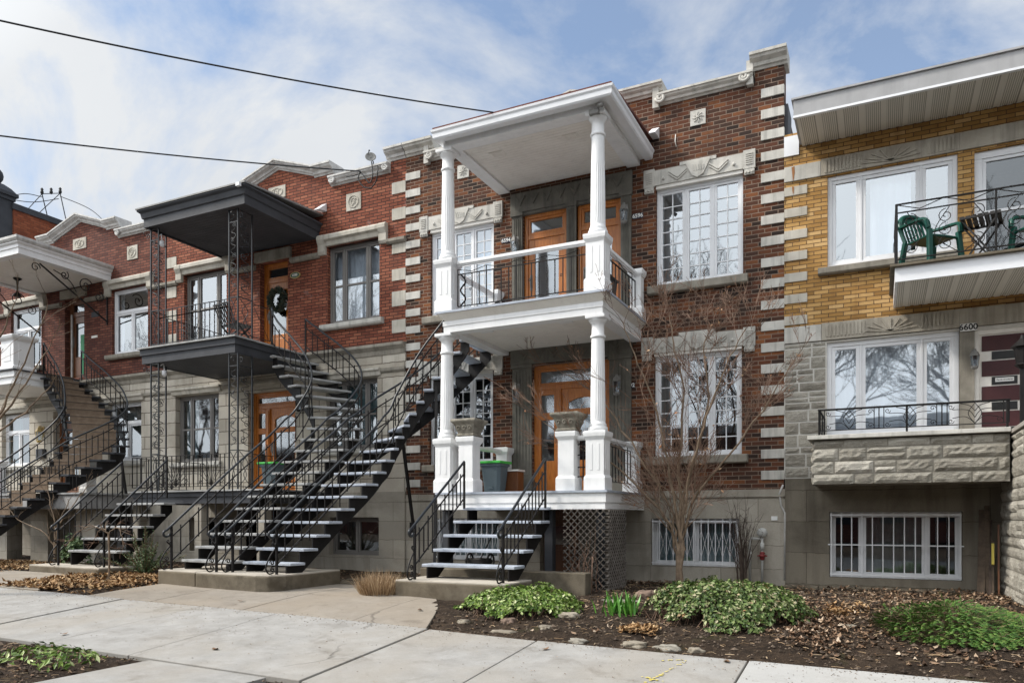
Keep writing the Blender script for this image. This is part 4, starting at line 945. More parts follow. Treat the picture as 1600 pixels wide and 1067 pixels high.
# ---- the white porch of house A
PA = thing('white_porch', 'white wooden two-level porch with round fluted columns on the dark brick house', 'porch', (-5.4, -1.1, 0.4))
def column_A(x, zb, zt, y=-1.99):
    ped = MB(); zp = zb+0.95
    ped.sq_lathe([(0.178,0.0),(0.178,0.20),(0.162,0.235),(0.153,0.24),(0.153,0.80),(0.162,0.82),(0.184,0.86),(0.190,0.905),(0.190,0.935),(0.14,0.955)], (x, y, zb))
    for dx_, dy_, wx, wy in ((0,-1,1,0),(1,0,0,1),(-1,0,0,1)):
        for o in (-0.06, 0.06):
            cx = x+dx_*0.154+wx*o; cy = y+dy_*0.154+wy*o
            ped.box(cx-(0.022 if wx else 0.004), cx+(0.022 if wx else 0.004), cy-(0.022 if wy else 0.004), cy+(0.022 if wy else 0.004), zb+0.32, zb+0.74)
    c = ped.build('column', 'white_paint', PA, bevel=0.004)
    n = 40; h = zt-zp; m = MB()
    def rr(t): return 0.122-0.026*t**1.4
    prof = [(0.155,0.0),(0.16,0.03),(0.155,0.06),(0.134,0.075),(0.142,0.095),(0.134,0.115),(0.122,0.125)]
    vs = []; fs = []; zs = [0.14+ (h-0.50)*i/10 for i in range(11)]
    for i, z in enumerate(zs):
        t = z/h
        for k in range(n):
            a = 2*math.pi*k/n; fl = 0.006 if (k % 2 and 0 < i < 7) else 0.0
            r_ = rr(t)-fl; vs.append((x+math.cos(a)*r_, y+math.sin(a)*r_, zp+z))
    for i in range(len(zs)-1):
        for k in range(n): fs.append((i*n+k, i*n+(k+1)%n, (i+1)*n+(k+1)%n, (i+1)*n+k))
    m.add(vs, fs, False)
    m.lathe([(r_, z) for r_, z in prof]+[(0.122,0.15)], (x, y, zp), 28)
    rt = rr(0.85)
    m.lathe([(rt,h-0.36),(rt+0.018,h-0.35),(rt+0.022,h-0.33),(rt+0.016,h-0.31),(rt,h-0.30),(rt,h-0.13),(rt+0.02,h-0.11),(rt+0.045,h-0.075),(rt+0.05,h-0.055)], (x, y, zp), 28)
    m.sq_lathe([(rt+0.055,h-0.055),(rt+0.06,h-0.04),(rt+0.06,h)], (x, y, zp))
    m.build('shaft', 'white_paint', c)
    return c
column_A(-6.86, 5.12, 8.00); column_A(-4.07, 5.12, 8.00)
column_A(-6.88, 1.98, 4.77); column_A(-4.07, 1.98, 4.77)
def post_A(x, y, zb, h, name='pedestal', w=0.15):
    return MB().sq_lathe([(w+0.03,0.0),(w+0.03,0.20),(w+0.01,0.235),(w,0.24),(w,h-0.14),(w+0.01,h-0.12),(w+0.035,h-0.08),(w+0.04,h-0.03),(w+0.04,h),(w*0.7,h+0.015)], (x, y, zb)).build(name, 'white_paint', PA, bevel=0.004)
post_A(-6.43, -1.99, 1.98, 0.96, w=0.138); post_A(-4.57, -1.99, 1.98, 0.96, w=0.138)
post_A(-3.97, -0.16, 5.12, 0.90, w=0.10); post_A(-4.05, -0.18, 1.98, 0.93, w=0.115); post_A(-6.66, -0.18, 1.98, 0.93, w=0.115); post_A(-6.87, -0.16, 5.12, 0.90, w=0.10)
# upper deck
XL, XR, YF = -6.97, -3.83, -2.25
m = MB(); m.sweep(deck_path(XL, XR, YF), [(0.0,5.085),(0.0,5.12),(-0.30,5.12),(-0.30,5.085)]); m.box(XL+0.302, XR-0.302, YF+0.302, -0.002, 5.09, 5.118)
m.build('deck_floor', 'tread_grey', PA)
m = MB(); m.sweep(deck_path(XL, XR, YF), [(-0.02,5.083),(-0.13,4.97),(-0.15,4.965),(-0.30,4.965),(-0.30,5.083)]); m.build('deck_moulding', 'cream_paint', PA)
m = MB(); m.sweep(deck_path(XL+0.11, XR-0.11, YF+0.11), [(0.0,4.77),(0.0,4.878),(0.012,4.882),(0.012,4.962),(-0.22,4.962),(-0.22,4.77)]); m.build('deck_beam', 'white_paint', PA)
def soffit(par, x0, x1, y0, y1, z, mat='cream_paint', w=0.085, name='ceiling_boards'):
    m = MB(); n = int((y1-y0)/w)
    for i in range(n):
        a = y0+(y1-y0)*i/n; b = y0+(y1-y0)*(i+1)/n; m.box(x0, x1, a+0.003, b-0.003, z, z+0.012)
    m.box(x0, x1, y0, y1, z+0.0125, z+0.03)
    return m.build(name, mat, par)
soffit(PA, XL+0.33, XR-0.33, YF+0.33, -0.004, 4.84)
for x in (-6.25, -4.75): MB().box(x-0.12, x+0.12, -1.72, -1.62, 4.822, 4.839).build('soffit_vent', 'white_paint', PA)
# roof
m = MB(); m.sweep(deck_path(XL+0.11, XR-0.13, YF+0.10), [(0.0,8.0),(0.0,8.10),(-0.24,8.10),(-0.24,8.0)]); m.build('roof_beam', 'white_paint', PA)
soffit(PA, XL+0.35, XR-0.37, YF+0.34, -0.004, 8.045)
for x, y in ((-6.15, -1.45), (-4.75, -1.45)):
    m = MB(); m.box(x-0.13, x+0.13, y-0.10, y+0.10, 8.032, 8.044)
    for i in range(4): m.box(x-0.10, x+0.10, y-0.075+i*0.04, y-0.055+i*0.04, 8.026, 8.032)
    m.build('soffit_vent', 'cream_paint', PA)
m = MB(); m.sweep([(-6.93,-0.002),(-6.93,-2.34),(-3.74,-2.34),(-3.74,-0.002)], [(-0.12,8.065),(0.0,8.065),(0.02,8.09),(0.025,8.16),(0.045,8.19),(0.05,8.225),(-0.02,8.225),(-0.12,8.16)]); m.build('gutter', 'white_vinyl', PA)
MB().box(-6.90, -3.77, -2.30, -0.002, 8.104, 8.15).build('eave_board', 'white_paint', PA)
m = MB(); m.add([(-6.95,-2.37,8.228),(-3.72,-2.37,8.228),(-3.72,0.0,8.42),(-6.95,0.0,8.42),(-6.95,-2.37,8.262),(-3.72,-2.37,8.262),(-3.72,0.0,8.46),(-6.95,0.0,8.46)],
      [(0,3,2,1),(4,5,6,7),(0,1,5,4),(1,2,6,5),(2,3,7,6),(3,0,4,7)]); m.build('roofing', 'red_roofing', PA)
MB().prism_x([(-0.30,8.40),(-0.001,8.42),(-0.001,8.62)], -3.74, -3.60).build('roof_flashing', 'white_vinyl', PA)
m = MB(); m.box(-4.15,-3.99,-2.20,-2.08,7.93,7.999); m.tube([(-4.00,-2.2,8.03),(-3.90,-2.28,7.98)],0.035,8); m.build('soffit_lamp', 'lamp_metal', PA)
# railings
def wood_rail(a, b, z, w=0.09, name='handrail'):
    a = Vector((*a, z)); b = Vector((*b, z)); m = MB(); m.bar(a+Vector((0,0,0.035)), b+Vector((0,0,0.035)), w, 0.055); m.bar(a, b, w*0.6, 0.03); return m.build(name, 'white_paint', PA, bevel=0.006)
wood_rail((-6.66,-1.99), (-4.26,-1.99), 5.96); wood_rail((-4.02,-1.80), (-3.97,-0.28), 5.90); wood_rail((-6.87,-1.80), (-6.87,-0.28), 5.90)
m = MB(); iron_panel(m, (-6.66,-1.99), (-4.25,-1.99), 5.24, 5.80, 17, 'porch'); m.tube(cubic([(-6.60,-2.0,5.80),(-6.50,-2.0,5.66),(-6.60,-2.0,5.52),(-6.50,-2.0,5.36),(-6.60,-2.0,5.25)],6),0.014,6); m.build('railing', 'black_iron', PA)
m = MB(); iron_panel(m, (-4.02,-1.80), (-3.97,-0.28), 5.24, 5.80, 9, 'porch'); m.build('railing', 'black_iron', PA)
wood_rail((-6.72,-1.99), (-6.57,-1.99), 2.81); wood_rail((-4.41,-1.99), (-4.22,-1.99), 2.81); wood_rail((-6.81,-1.80), (-6.68,-0.30), 2.81); wood_rail((-4.06,-1.80), (-4.05,-0.30), 2.81)
m = MB(); iron_panel(m, (-4.06,-1.80), (-4.05,-0.30), 2.15, 2.74, 9, 'porch'); m.build('railing', 'black_iron', PA)
m = MB()
for z in (2.2, 2.35, 2.55, 2.72): m.box(-4.41,-4.24,-2.01,-1.985,z,z+0.02)
m.box(-4.33,-4.31,-2.0,-1.985,2.15,2.8); m.build('railing', 'black_iron', PA)
# lower deck
m = MB(); m.sweep(deck_path(XL, XR, YF), [(0.0,1.945),(0.0,1.98),(-0.30,1.98),(-0.30,1.945)]); m.box(XL+0.302, XR-0.302, YF+0.302, -0.032, 1.95, 1.978); m.build('deck_floor', 'tread_grey', PA)
m = MB(); m.sweep(deck_path(XL+0.03, XR-0.03, YF+0.03), [(0.0,1.79),(0.0,1.943),(-0.05,1.943),(-0.05,1.68),(-0.015,1.68),(-0.015,1.785)]); m.build('deck_skirt', 'white_paint', PA)
for x, y in ((-6.86,-2.0),(-4.0,-2.0),(-4.9,-2.0)): MB().box(x-0.07,x+0.07,y-0.07,y+0.07,0.2,1.944).build('under_post', 'charcoal_paint', PA)
MB().box(-6.95,-4.0,-2.75,-2.45,0.2,0.70).build('porch_footing', 'old_concrete', PA, bevel=0.012)

# ---- planters, bin
def planter(x, label, z=2.955):
    t = thing('stone_planter', label, 'planter', (x, -1.99, z), 'carved stone planters on the porch posts')
    m = MB(); w = 0.19
    m.sq_lathe([(0.17,0.0),(0.165,0.03),(0.145,0.04),(0.20,0.20),(0.235,0.235),(0.245,0.255),(0.24,0.29),(0.20,0.29),(0.19,0.22)], (x, -1.99, z)); m.build('bowl', 'planter_stone', t, bevel=0.008)
    r_ = MB()
    for k in range(3):
        cx = x-0.11+k*0.11; r_.tube(spiral((cx, -1.99-0.195, z+0.13), 0.045, 1.2, 0, (1,0,0), (0,-0.2,1), 12), 0.010, 5)
        r_.tube(spiral((x+0.195, -1.99-0.10+k*0.10, z+0.13), 0.04, 1.2, 0, (0,1,0), (0.2,0,1), 12), 0.010, 5)
    r_.build('carving', 'planter_stone', t)
    MB().box(x-0.19,x+0.19,-2.18,-1.80,z+0.2,z+0.235).build('earth', 'soil', t)
planter(-6.43, 'carved square stone planter on the white post left of the porch steps'); planter(-4.57, 'carved square stone planter on the white post right of the porch steps')
def wheelie(x, y, z, label, s=1.0, green=True):
    t = thing('recycling_bin', label, 'bin', (x, y, z), 'grey recycling bins with green lids')
    m = MB(); vs = []; w0, w1, d0, d1, h = 0.17*s, 0.22*s, 0.16*s, 0.22*s, 0.60*s
    for (w, d, zz) in ((w0,d0,0.0),(w1*0.97,d1*0.97,h*0.9),(w1+0.02,d1+0.02,h*0.92),(w1+0.02,d1+0.02,h)):
        k = 0.05
        for a, b in ((-w+k,-d),(w-k,-d),(w,-d+k),(w,d-k),(w-k,d),(-w+k,d),(-w,d-k),(-w,-d+k)): vs.append((x+a, y+b, z+zz))
    fs = [tuple(range(7,-1,-1))]
    for i in range(3):
        for k in range(8): fs.append((i*8+k, i*8+(k+1)%8, (i+1)*8+(k+1)%8, (i+1)*8+k))
    fs.append(tuple(24+k for k in range(8))); m.add(vs, fs)
    m.build('tub', 'bin_grey', t, bevel=0.008)
    l = MB(); l.box(x-w1-0.035, x+w1+0.035, y-d1-0.04, y+d1+0.03, z+h+0.002, z+h+0.05*s); l.box(x-0.06, x+0.06, y-d1-0.055, y-d1-0.04, z+h+0.005, z+h+0.03)
    l.build('lid', 'bin_green', t, bevel=0.012)
    f = MB(); f.tube([(x-w1*0.7,y+d1+0.06,z+h-0.02),(x+w1*0.7,y+d1+0.06,z+h-0.02)],0.016,8); f.box(x-0.05,x+0.05,y-d0-0.03,y-d0,z+0.10,z+0.14); f.build('handle', 'bin_grey', t)
    return t
wheelie(-6.52, -0.85, 1.982, 'grey recycling bin with a bright green lid on the white porch', 0.95)
wheelie(-11.85, -1.0, 2.122, 'grey recycling bin with a bright green lid by the wooden door of the charcoal porch', 0.95)
tb = thing('storage_box', 'dark brown box with a pale lid behind the recycling bin on the white porch', 'box', (-6.25, -0.50, 2.03))
MB().box(-6.42,-6.15,-0.62,-0.35,1.982,2.42).build('box', 'brown_wood', tb, bevel=0.01); MB().box(-6.44,-6.13,-0.64,-0.33,2.422,2.455).build('lid', 'cream_paint', tb, bevel=0.006)

# ---- lattice screen under the porch
LT = thing('lattice_screen', 'weathered grey wooden lattice screen below the right end of the white porch', 'lattice', (-4.2, -2.2, 0.3))
m = MB()
def lattice(m, P, L, z0, z1, st=0.108, w=0.050, th=0.009):
    h = z1-z0; n = int((L+h)/st)
    for layer in (0, 1):
        for i in range(n+1):
            s = i*st; a = (s, 0.0) if s <= L else (L, s-L); b = (s-h, h) if s >= h else (0.0, s)
            if layer: a = (L-a[0], a[1]); b = (L-b[0], b[1])
            p = P(a[0], z0+a[1], layer*th); q_ = P(b[0], z0+b[1], layer*th)
            if (p-q_).length > 0.02: m.bar(p, q_, w, th)
lattice(m, lambda s, z, o: Vector((-4.56+s, -2.235-o, z)), 0.70, 0.38, 1.68)
m.build('front_panel', 'lattice_wood', LT)
m = MB(); lattice(m, lambda s, z, o: Vector((-3.845+o, -2.235+s, z)), 0.95, 0.38, 1.68, 0.108, 0.050); m.build('side_panel', 'lattice_wood', LT)

# ---- the charcoal porch of house B
PB = thing('iron_post_porch', 'charcoal painted two-level porch with scrollwork iron posts on the bright red house', 'porch', (-13.0, -1.1, 0.4))
def slab_B(x0, x1, yf, zt, zb, name):
    m = MB(); m.sweep(deck_path(x0, x1, yf), [(0.0,zt-0.03),(0.0,zt),(-0.3,zt),(-0.3,zt-0.03)]); m.box(x0+0.302, x1-0.302, yf+0.302, -0.002, zt-0.03, zt-0.002); m.build(name, 'worn_tread', PB)
    m = MB(); h = zt-zb; m.sweep(deck_path(x0+0.05, x1-0.05, yf+0.05), [(0.0,zb+h*0.52),(0.0,zt-0.032),(-0.06,zt-0.032),(-0.06,zb),(-0.03,zb),(-0.03,zb+h*0.5)]); m.build('deck_fascia', 'charcoal_paint', PB)
slab_B(-14.62, -11.70, -2.24, 5.24, 4.90, 'deck_floor'); soffit(PB, -14.5, -11.82, -2.12, -0.004, 4.915, 'charcoal_paint', 0.10)
slab_B(-14.95, -11.0, -2.20, 2.12, 1.84, 'deck_floor')
m = MB(); m.sweep(deck_path(-14.38, -11.44, -2.24), [(0.0,8.00),(0.03,8.02),(0.05,8.12),(0.10,8.16),(0.10,8.19),(-0.3,8.19),(-0.3,8.10),(-0.05,8.0),(-0.05,7.83),(0.0,7.83)]); m.build('roof_fascia', 'charcoal_paint', PB)
m = MB(); m.add([(-14.50,-2.36,8.192),(-11.32,-2.36,8.192),(-11.32,0,8.36),(-14.50,0,8.36),(-14.50,-2.36,8.222),(-11.32,-2.36,8.222),(-11.32,0,8.40),(-14.50,0,8.40)],[(0,3,2,1),(4,5,6,7),(0,1,5,4),(1,2,6,5),(2,3,7,6),(3,0,4,7)]); m.build('roofing', 'galvanised_flashing', PB)
soffit(PB, -14.32, -11.50, -2.18, -0.004, 7.86, 'charcoal_paint', 0.10)
MB().prism_x([(-0.28,8.40),(-0.001,8.44),(-0.001,8.62)], -11.36, -11.22).build('roof_flashing', 'white_vinyl', PB)
MB().box(-11.50,-11.40,-2.42,-2.362,8.12,8.19).build('eave_clip', 'white_vinyl', PB)
def iron_post(x, y, z0, z1, sx):
    """corner post of three bars with scrolls between; sx: direction of the front panel"""
    m = MB(); w = 0.24; a = (x, y); b = (x-sx*w, y); c = (x, y+w*1.6)
    for p in (a, b, c): m.bar((*p, z0), (*p, z1), 0.026)
    for (p, q_) in ((a, b), (a, c)):
        P = lambda s, z: Vector((p[0]+(q_[0]-p[0])*s, p[1]+(q_[1]-p[1])*s, z))
        u = (Vector((*q_,0))-Vector((*p,0))); W = u.length; u.normalize()
        for z in (z0+0.06, z0+0.80, z1-0.26, z1-0.02): m.bar(P(0,z), P(1,z), 0.018)
        zz = z0+0.9; k = 0
        while zz < z1-0.42:
            cz = zz+0.12; s_ = 1 if k % 2 else -1
            m.tube(cubic([P(0.5-0.30*s_, zz), P(0.5+0.30*s_, zz+0.09), P(0.5-0.28*s_, zz+0.22), P(0.5+0.25*s_, zz+0.30)], 6), 0.0075, 5)
            m.tube(spiral(P(0.5+0.12*s_, zz+0.14), W*0.22, 1.4*s_, 0, u, (0,0,1), 12), 0.0065, 5)
            zz += 0.31; k += 1
        m.tube(cubic([P(0.1,z0+0.08), P(0.6,z0+0.3), P(0.3,z0+0.55), P(0.9,z0+0.78)], 6), 0.0075, 5); m.tube(cubic([P(0.9,z0+0.08), P(0.4,z0+0.3), P(0.7,z0+0.55), P(0.1,z0+0.78)], 6), 0.0075, 5)
        m.tube(spiral(P(-0.35, z1-0.16), 0.07, 1.3, 0, u, (0,0,1), 12), 0.007, 5)
    return m.build('iron_post', 'blue_black_iron', PB)
for z0, z1 in ((5.24, 7.83), (2.12, 4.90)): iron_post(-14.30, -2.12, z0, z1, -1); iron_post(-11.74, -2.12, z0, z1, 1)
m = MB(); iron_panel(m, (-14.05,-2.12), (-11.98,-2.12), 5.30, 5.86, 15, 'fan'); iron_panel(m, (-14.05,-2.12), (-11.98,-2.12), 5.86, 6.02, 15); m.build('railing', 'blue_black_iron', PB)
m = MB(); iron_panel(m, (-11.74,-1.74), (-11.70,-1.26), 5.30, 5.98, 1); m.tube([(-11.72,-1.72,5.95),(-11.7,-1.3,5.32)],0.006,5); m.build('railing', 'black_iron', PB)
m = MB(); iron_panel(m, (-14.30,-1.7), (-14.35,-0.05), 5.30, 5.98, 11, 'fan'); m.build('railing', 'black_iron', PB)
m = MB(); iron_panel(m, (-14.05,-2.12), (-13.0,-2.12), 2.20, 2.86, 8, 'fan'); iron_panel(m, (-13.0,-2.12), (-11.98,-2.12), 2.20, 2.86, 8, 'fan'); m.build('railing', 'black_iron', PB)
m = MB(); iron_panel(m, (-14.90,-2.12), (-14.30,-2.12), 2.20, 2.86, 4); iron_panel(m, (-14.90,-2.12), (-14.90,-0.05), 2.20, 2.86, 10, 'fan'); m.build('railing', 'black_iron', PB)
iron_panel(m2 := MB(), (-11.74,-1.74), (-11.70,-0.05), 2.20, 2.86, 9, 'fan'); m2.build('railing', 'black_iron', PB)
for x in (-14.8, -12.9, -11.15): MB().box(x-0.1, x+0.1, -2.1, -1.9, 0.3, 1.9).build('under_post', 'foundation_concrete', PB); MB().box(-12.75,-12.15,-0.9,-0.6,0.3,1.84).build('brick_pier', 'red_brick', PB)

# ---- porch of house C
PC = thing('bracketed_porch', 'white porch roof and balcony with black scroll brackets on the weathered red house', 'porch', (-20.5, -1.1, 0.4))
m = MB(); m.sweep(deck_path(-21.60, -18.52, -2.42), [(0.0,7.86),(0.0,8.0),(0.02,8.01),(0.02,8.08),(0.07,8.12),(0.07,8.15),(-0.2,8.15),(-0.2,7.86)]); m.build('roof_fascia', 'white_paint', PC)
MB().sweep(deck_path(-21.62, -18.50, -2.44), [(0.07,8.152),(0.10,8.20),(0.10,8.26),(-0.3,8.30),(-0.3,8.152)]).build('gutter', 'weathered_white', PC)
MB().box(-21.5,-18.6,-2.3,-0.002,8.2,8.28).build('roofing', 'roof_gravel_grey', PC)
soffit(PC, -21.38, -18.73, -2.21, -0.004, 7.90, 'cream_paint', 0.09)
for x in (-18.62, -21.50):
    m = MB(); m.bar((x,-0.04,6.70),(x,-0.04,7.86),0.03); m.bar((x,-0.04,6.78),(x,-1.85,7.80),0.03)
    m.tube(spiral((x,-1.95,7.68),0.12,1.4,0,(0,1,0),(0,0,1)),0.012,6); m.tube(spiral((x,-0.65,7.58),0.20,1.5,0.5,(0,1,0),(0,0,1)),0.013,6); m.tube(spiral((x,-0.28,7.38),0.15,-1.4,1.5,(0,1,0),(0,0,1)),0.012,6)
    m.tube(spiral((x,-1.22,7.70),0.12,-1.4,1.0,(0,1,0),(0,0,1)),0.012,6); m.tube(cubic([(x,-0.9,7.35),(x,-1.1,7.6),(x,-1.5,7.75)],6),0.012,6)
    m.build('bracket', 'black_iron', PC)
m = MB(); m.lathe([(0.10,7.89),(0.10,7.87),(0.03,7.82),(0.02,7.70),(0.02,7.55),(0.06,7.48),(0.10,7.42),(0.10,7.41)], (-20.6,-1.2,0), 12); m.build('ceiling_lamp', 'black_iron', PC)
m = MB(); m.sweep(deck_path(-22.4, -19.60, -1.90), [(0.0,5.27),(0.0,5.30),(-0.3,5.30),(-0.3,5.27)]); m.box(-22.1,-19.9,-1.6,-0.002,5.27,5.298); m.build('deck_floor', 'charcoal_paint', PC)
m = MB(); m.sweep(deck_path(-22.35, -19.65, -1.85), [(0.0,5.12),(0.0,5.268),(-0.2,5.268),(-0.2,4.95),(-0.04,4.95),(-0.04,5.10)]); m.build('deck_fascia', 'white_paint', PC)
soffit(PC, -22.13, -19.87, -1.62, -0.004, 4.98, 'cream_paint', 0.09)
m = MB(); m.sq_lathe([(0.30,0.0),(0.30,0.06),(0.26,0.10),(0.26,0.72),(0.28,0.74),(0.32,0.78),(0.34,0.83),(0.34,0.86),(0.1,0.92)], (-19.92,-1.60,5.302)); m.box(-20.06,-19.78,-1.868,-1.858,5.50,5.95); m.box(-19.662,-19.65,-1.74,-1.46,5.50,5.95); m.build('pedestal', 'white_paint', PC, bevel=0.006)
m = MB(); m.box(-22.3,-20.2,-1.64,-1.54,5.98,6.04); m.box(-22.3,-20.2,-1.62,-1.56,5.36,5.40); m.build('handrail', 'white_paint', PC); m = MB(); iron_panel(m, (-22.3,-1.59), (-20.2,-1.59), 5.40, 5.96, 16); m.build('railing', 'black_iron', PC)
m = MB(); iron_panel(m, (-19.64,-1.34), (-19.62,-1.22), 5.34, 6.08, 1); m.build('railing', 'black_iron', PC)
m = MB(); m.sweep(deck_path(-22.6, -16.95, -1.95), [(0.0,2.10),(0.0,2.14),(-0.3,2.14),(-0.3,2.10)]); m.box(-22.3,-17.25,-1.65,-0.06,2.10,2.138); m.build('deck_floor', 'worn_tread', PC)
m = MB(); m.sweep(deck_path(-22.55, -17.0, -1.90), [(0.0,2.098),(0.10,1.76),(0.08,1.74),(-0.05,1.74),(-0.05,2.098)]); m.build('deck_skirt', 'galvanised_flashing', PC)
for x, py in ((-18.15,-0.9), (-20.6,-1.7), (-22.3,-1.7)): MB().sq_lathe([(0.15,0.0),(0.15,0.15),(0.13,0.17),(0.13,0.74),(0.17,0.80),(0.17,0.86),(0.05,0.9)], (x,py,2.142)).build('pedestal', 'white_paint', PC, bevel=0.006)
for x in (-20.9,-19.2,-17.4): MB().box(x-0.35,x+0.35,-1.5,-1.1,0.3,1.74).build('under_pier', 'foundation_concrete', PC)
m = MB(); iron_panel(m, (-20.4,-1.72), (-17.4,-1.72), 2.20, 2.82, 22); m.build('railing', 'black_iron', PC)

# ---- balconies of house D
DB = thing('stone_balcony', 'grey split stone balcony with curled black railing, over the barred basement window', 'balcony', (0.3, -0.6, 2.0))
MB().box(-0.915, 1.60, -1.165, -0.002, 2.06, 2.70).build('core', 'grey_limestone', DB)
m = MB(); rough_stones(m, -0.93, 1.615, 2.04, 2.715, -1.168, 11, 0.10, 0.24, 0.25, 0.85, 0.020, 0.035); m.build('split_stone', 'rough_stone', DB); m = MB(); rough_stones(m, -1.18, -0.01, 2.04, 2.715, -0.918, 12, 0.10, 0.24, 0.3, 0.7, 0.012, 0.035, axis='y'); m.build('split_stone', 'rough_stone', DB)
MB().sweep([(-0.99,-0.002),(-0.99,-1.25),(1.61,-1.25)], [(0,2.722),(0,2.785),(-0.4,2.785),(-0.4,2.722)]).build('sill', 'white_stone', DB, bevel=0.008)
MB().box(-0.58,1.60,-0.85,-0.002,2.722,2.78).build('floor', 'sandy_concrete', DB)
m = MB(); iron_panel(m, (-0.82,-1.13), (1.60,-1.13), 2.86, 3.165, 3, 'leaf'); m.box(-0.85,1.62,-1.15,-1.11,3.165,3.185)
for x in (-0.83, 0.35, 1.58): m.box(x-0.014,x+0.014,-1.145,-1.115,2.785,3.175)
iron_panel(m, (-0.82,-1.13), (-0.82,-0.03), 2.86, 3.165, 1, 'leaf'); m.build('railing', 'black_iron', DB)
SWl = thing('stone_stair_wall', 'grey split-stone wall of the front steps at the right edge', 'wall', (2.2, -1.5, 0.3))
MB().box(1.66, 2.9, -3.2, -0.04, 0.1, 2.68).build('core', 'grey_limestone', SWl)
m = MB(); rough_stones(m, -3.2, -0.05, 0.25, 2.69, 1.655, 21, 0.12, 0.27, 0.3, 0.7, 0.012, 0.035, axis='y'); m.build('split_stone', 'rough_stone', SWl); m = MB(); rough_stones(m, 1.66, 2.9, 0.1, 2.69, -3.205, 22); m.build('split_stone', 'rough_stone', SWl)
MB().box(1.615, 2.95, -3.26, -0.03, 2.70, 2.76).build('coping', 'sandy_concrete', SWl, bevel=0.008)
m = MB(); m.bar((1.72,-1.35,2.76),(1.72,-1.35,3.55),0.05); m.lathe([(0.04,3.55),(0.09,3.60),(0.07,3.62),(0.10,3.82),(0.14,3.84),(0.03,3.95),(0.02,4.0)], (1.72,-1.35,0), 8, False); m.build('lamp_post', 'black_iron', SWl)
UB = thing('metal_balcony', 'upper balcony with white edge and black scrollwork railing, at the top right', 'balcony', (1.8, -0.75, 4.9))
MB().box(0.13, 5.5, -1.55, -0.002, 5.085, 5.12).build('floor', 'old_concrete', UB, bevel=0.006)
m = MB(); m.box(0.19,5.5,-1.49,-1.45,4.88,5.082); m.box(0.19,0.23,-1.449,-0.002,4.88,5.082); m.build('fascia', 'white_vinyl', UB)
m = MB()
for i in range(44):
    x = 0.235+i*0.12; m.box(x, x+0.075, -1.447, -0.004, 4.885, 4.90); m.box(x+0.075, x+0.12, -1.447, -0.004, 4.893, 4.905)
m.build('soffit', 'vented_soffit', UB)
m = MB(); iron_panel(m, (0.20,-1.46), (2.62,-1.46), 5.20, 5.86, 2, 'curl'); m.bar((0.2,-1.46,5.98),(4.5,-1.46,5.98),0.03,0.015); m.bar((0.21,-1.46,5.12),(0.21,-1.46,5.98),0.035)
for x in (1.41,2.62): m.bar((x,-1.46,5.12),(x,-1.46,5.98),0.025)
for i in range(4): x = 0.2+i*0.6; m.tube([(x,-1.46,5.98),(x+0.3,-1.46,5.88),(x+0.6,-1.46,5.98)],0.007,5)
iron_panel(m, (2.62,-1.46), (4.5,-1.46), 5.20, 5.86, 2, 'curl'); iron_panel(m, (0.21,-1.46), (0.21,-0.03), 5.20, 5.86, 2, 'curl'); m.bar((0.21,-1.46,5.98),(0.21,-0.03,5.98),0.03,0.015); m.build('railing', 'black_iron', UB)

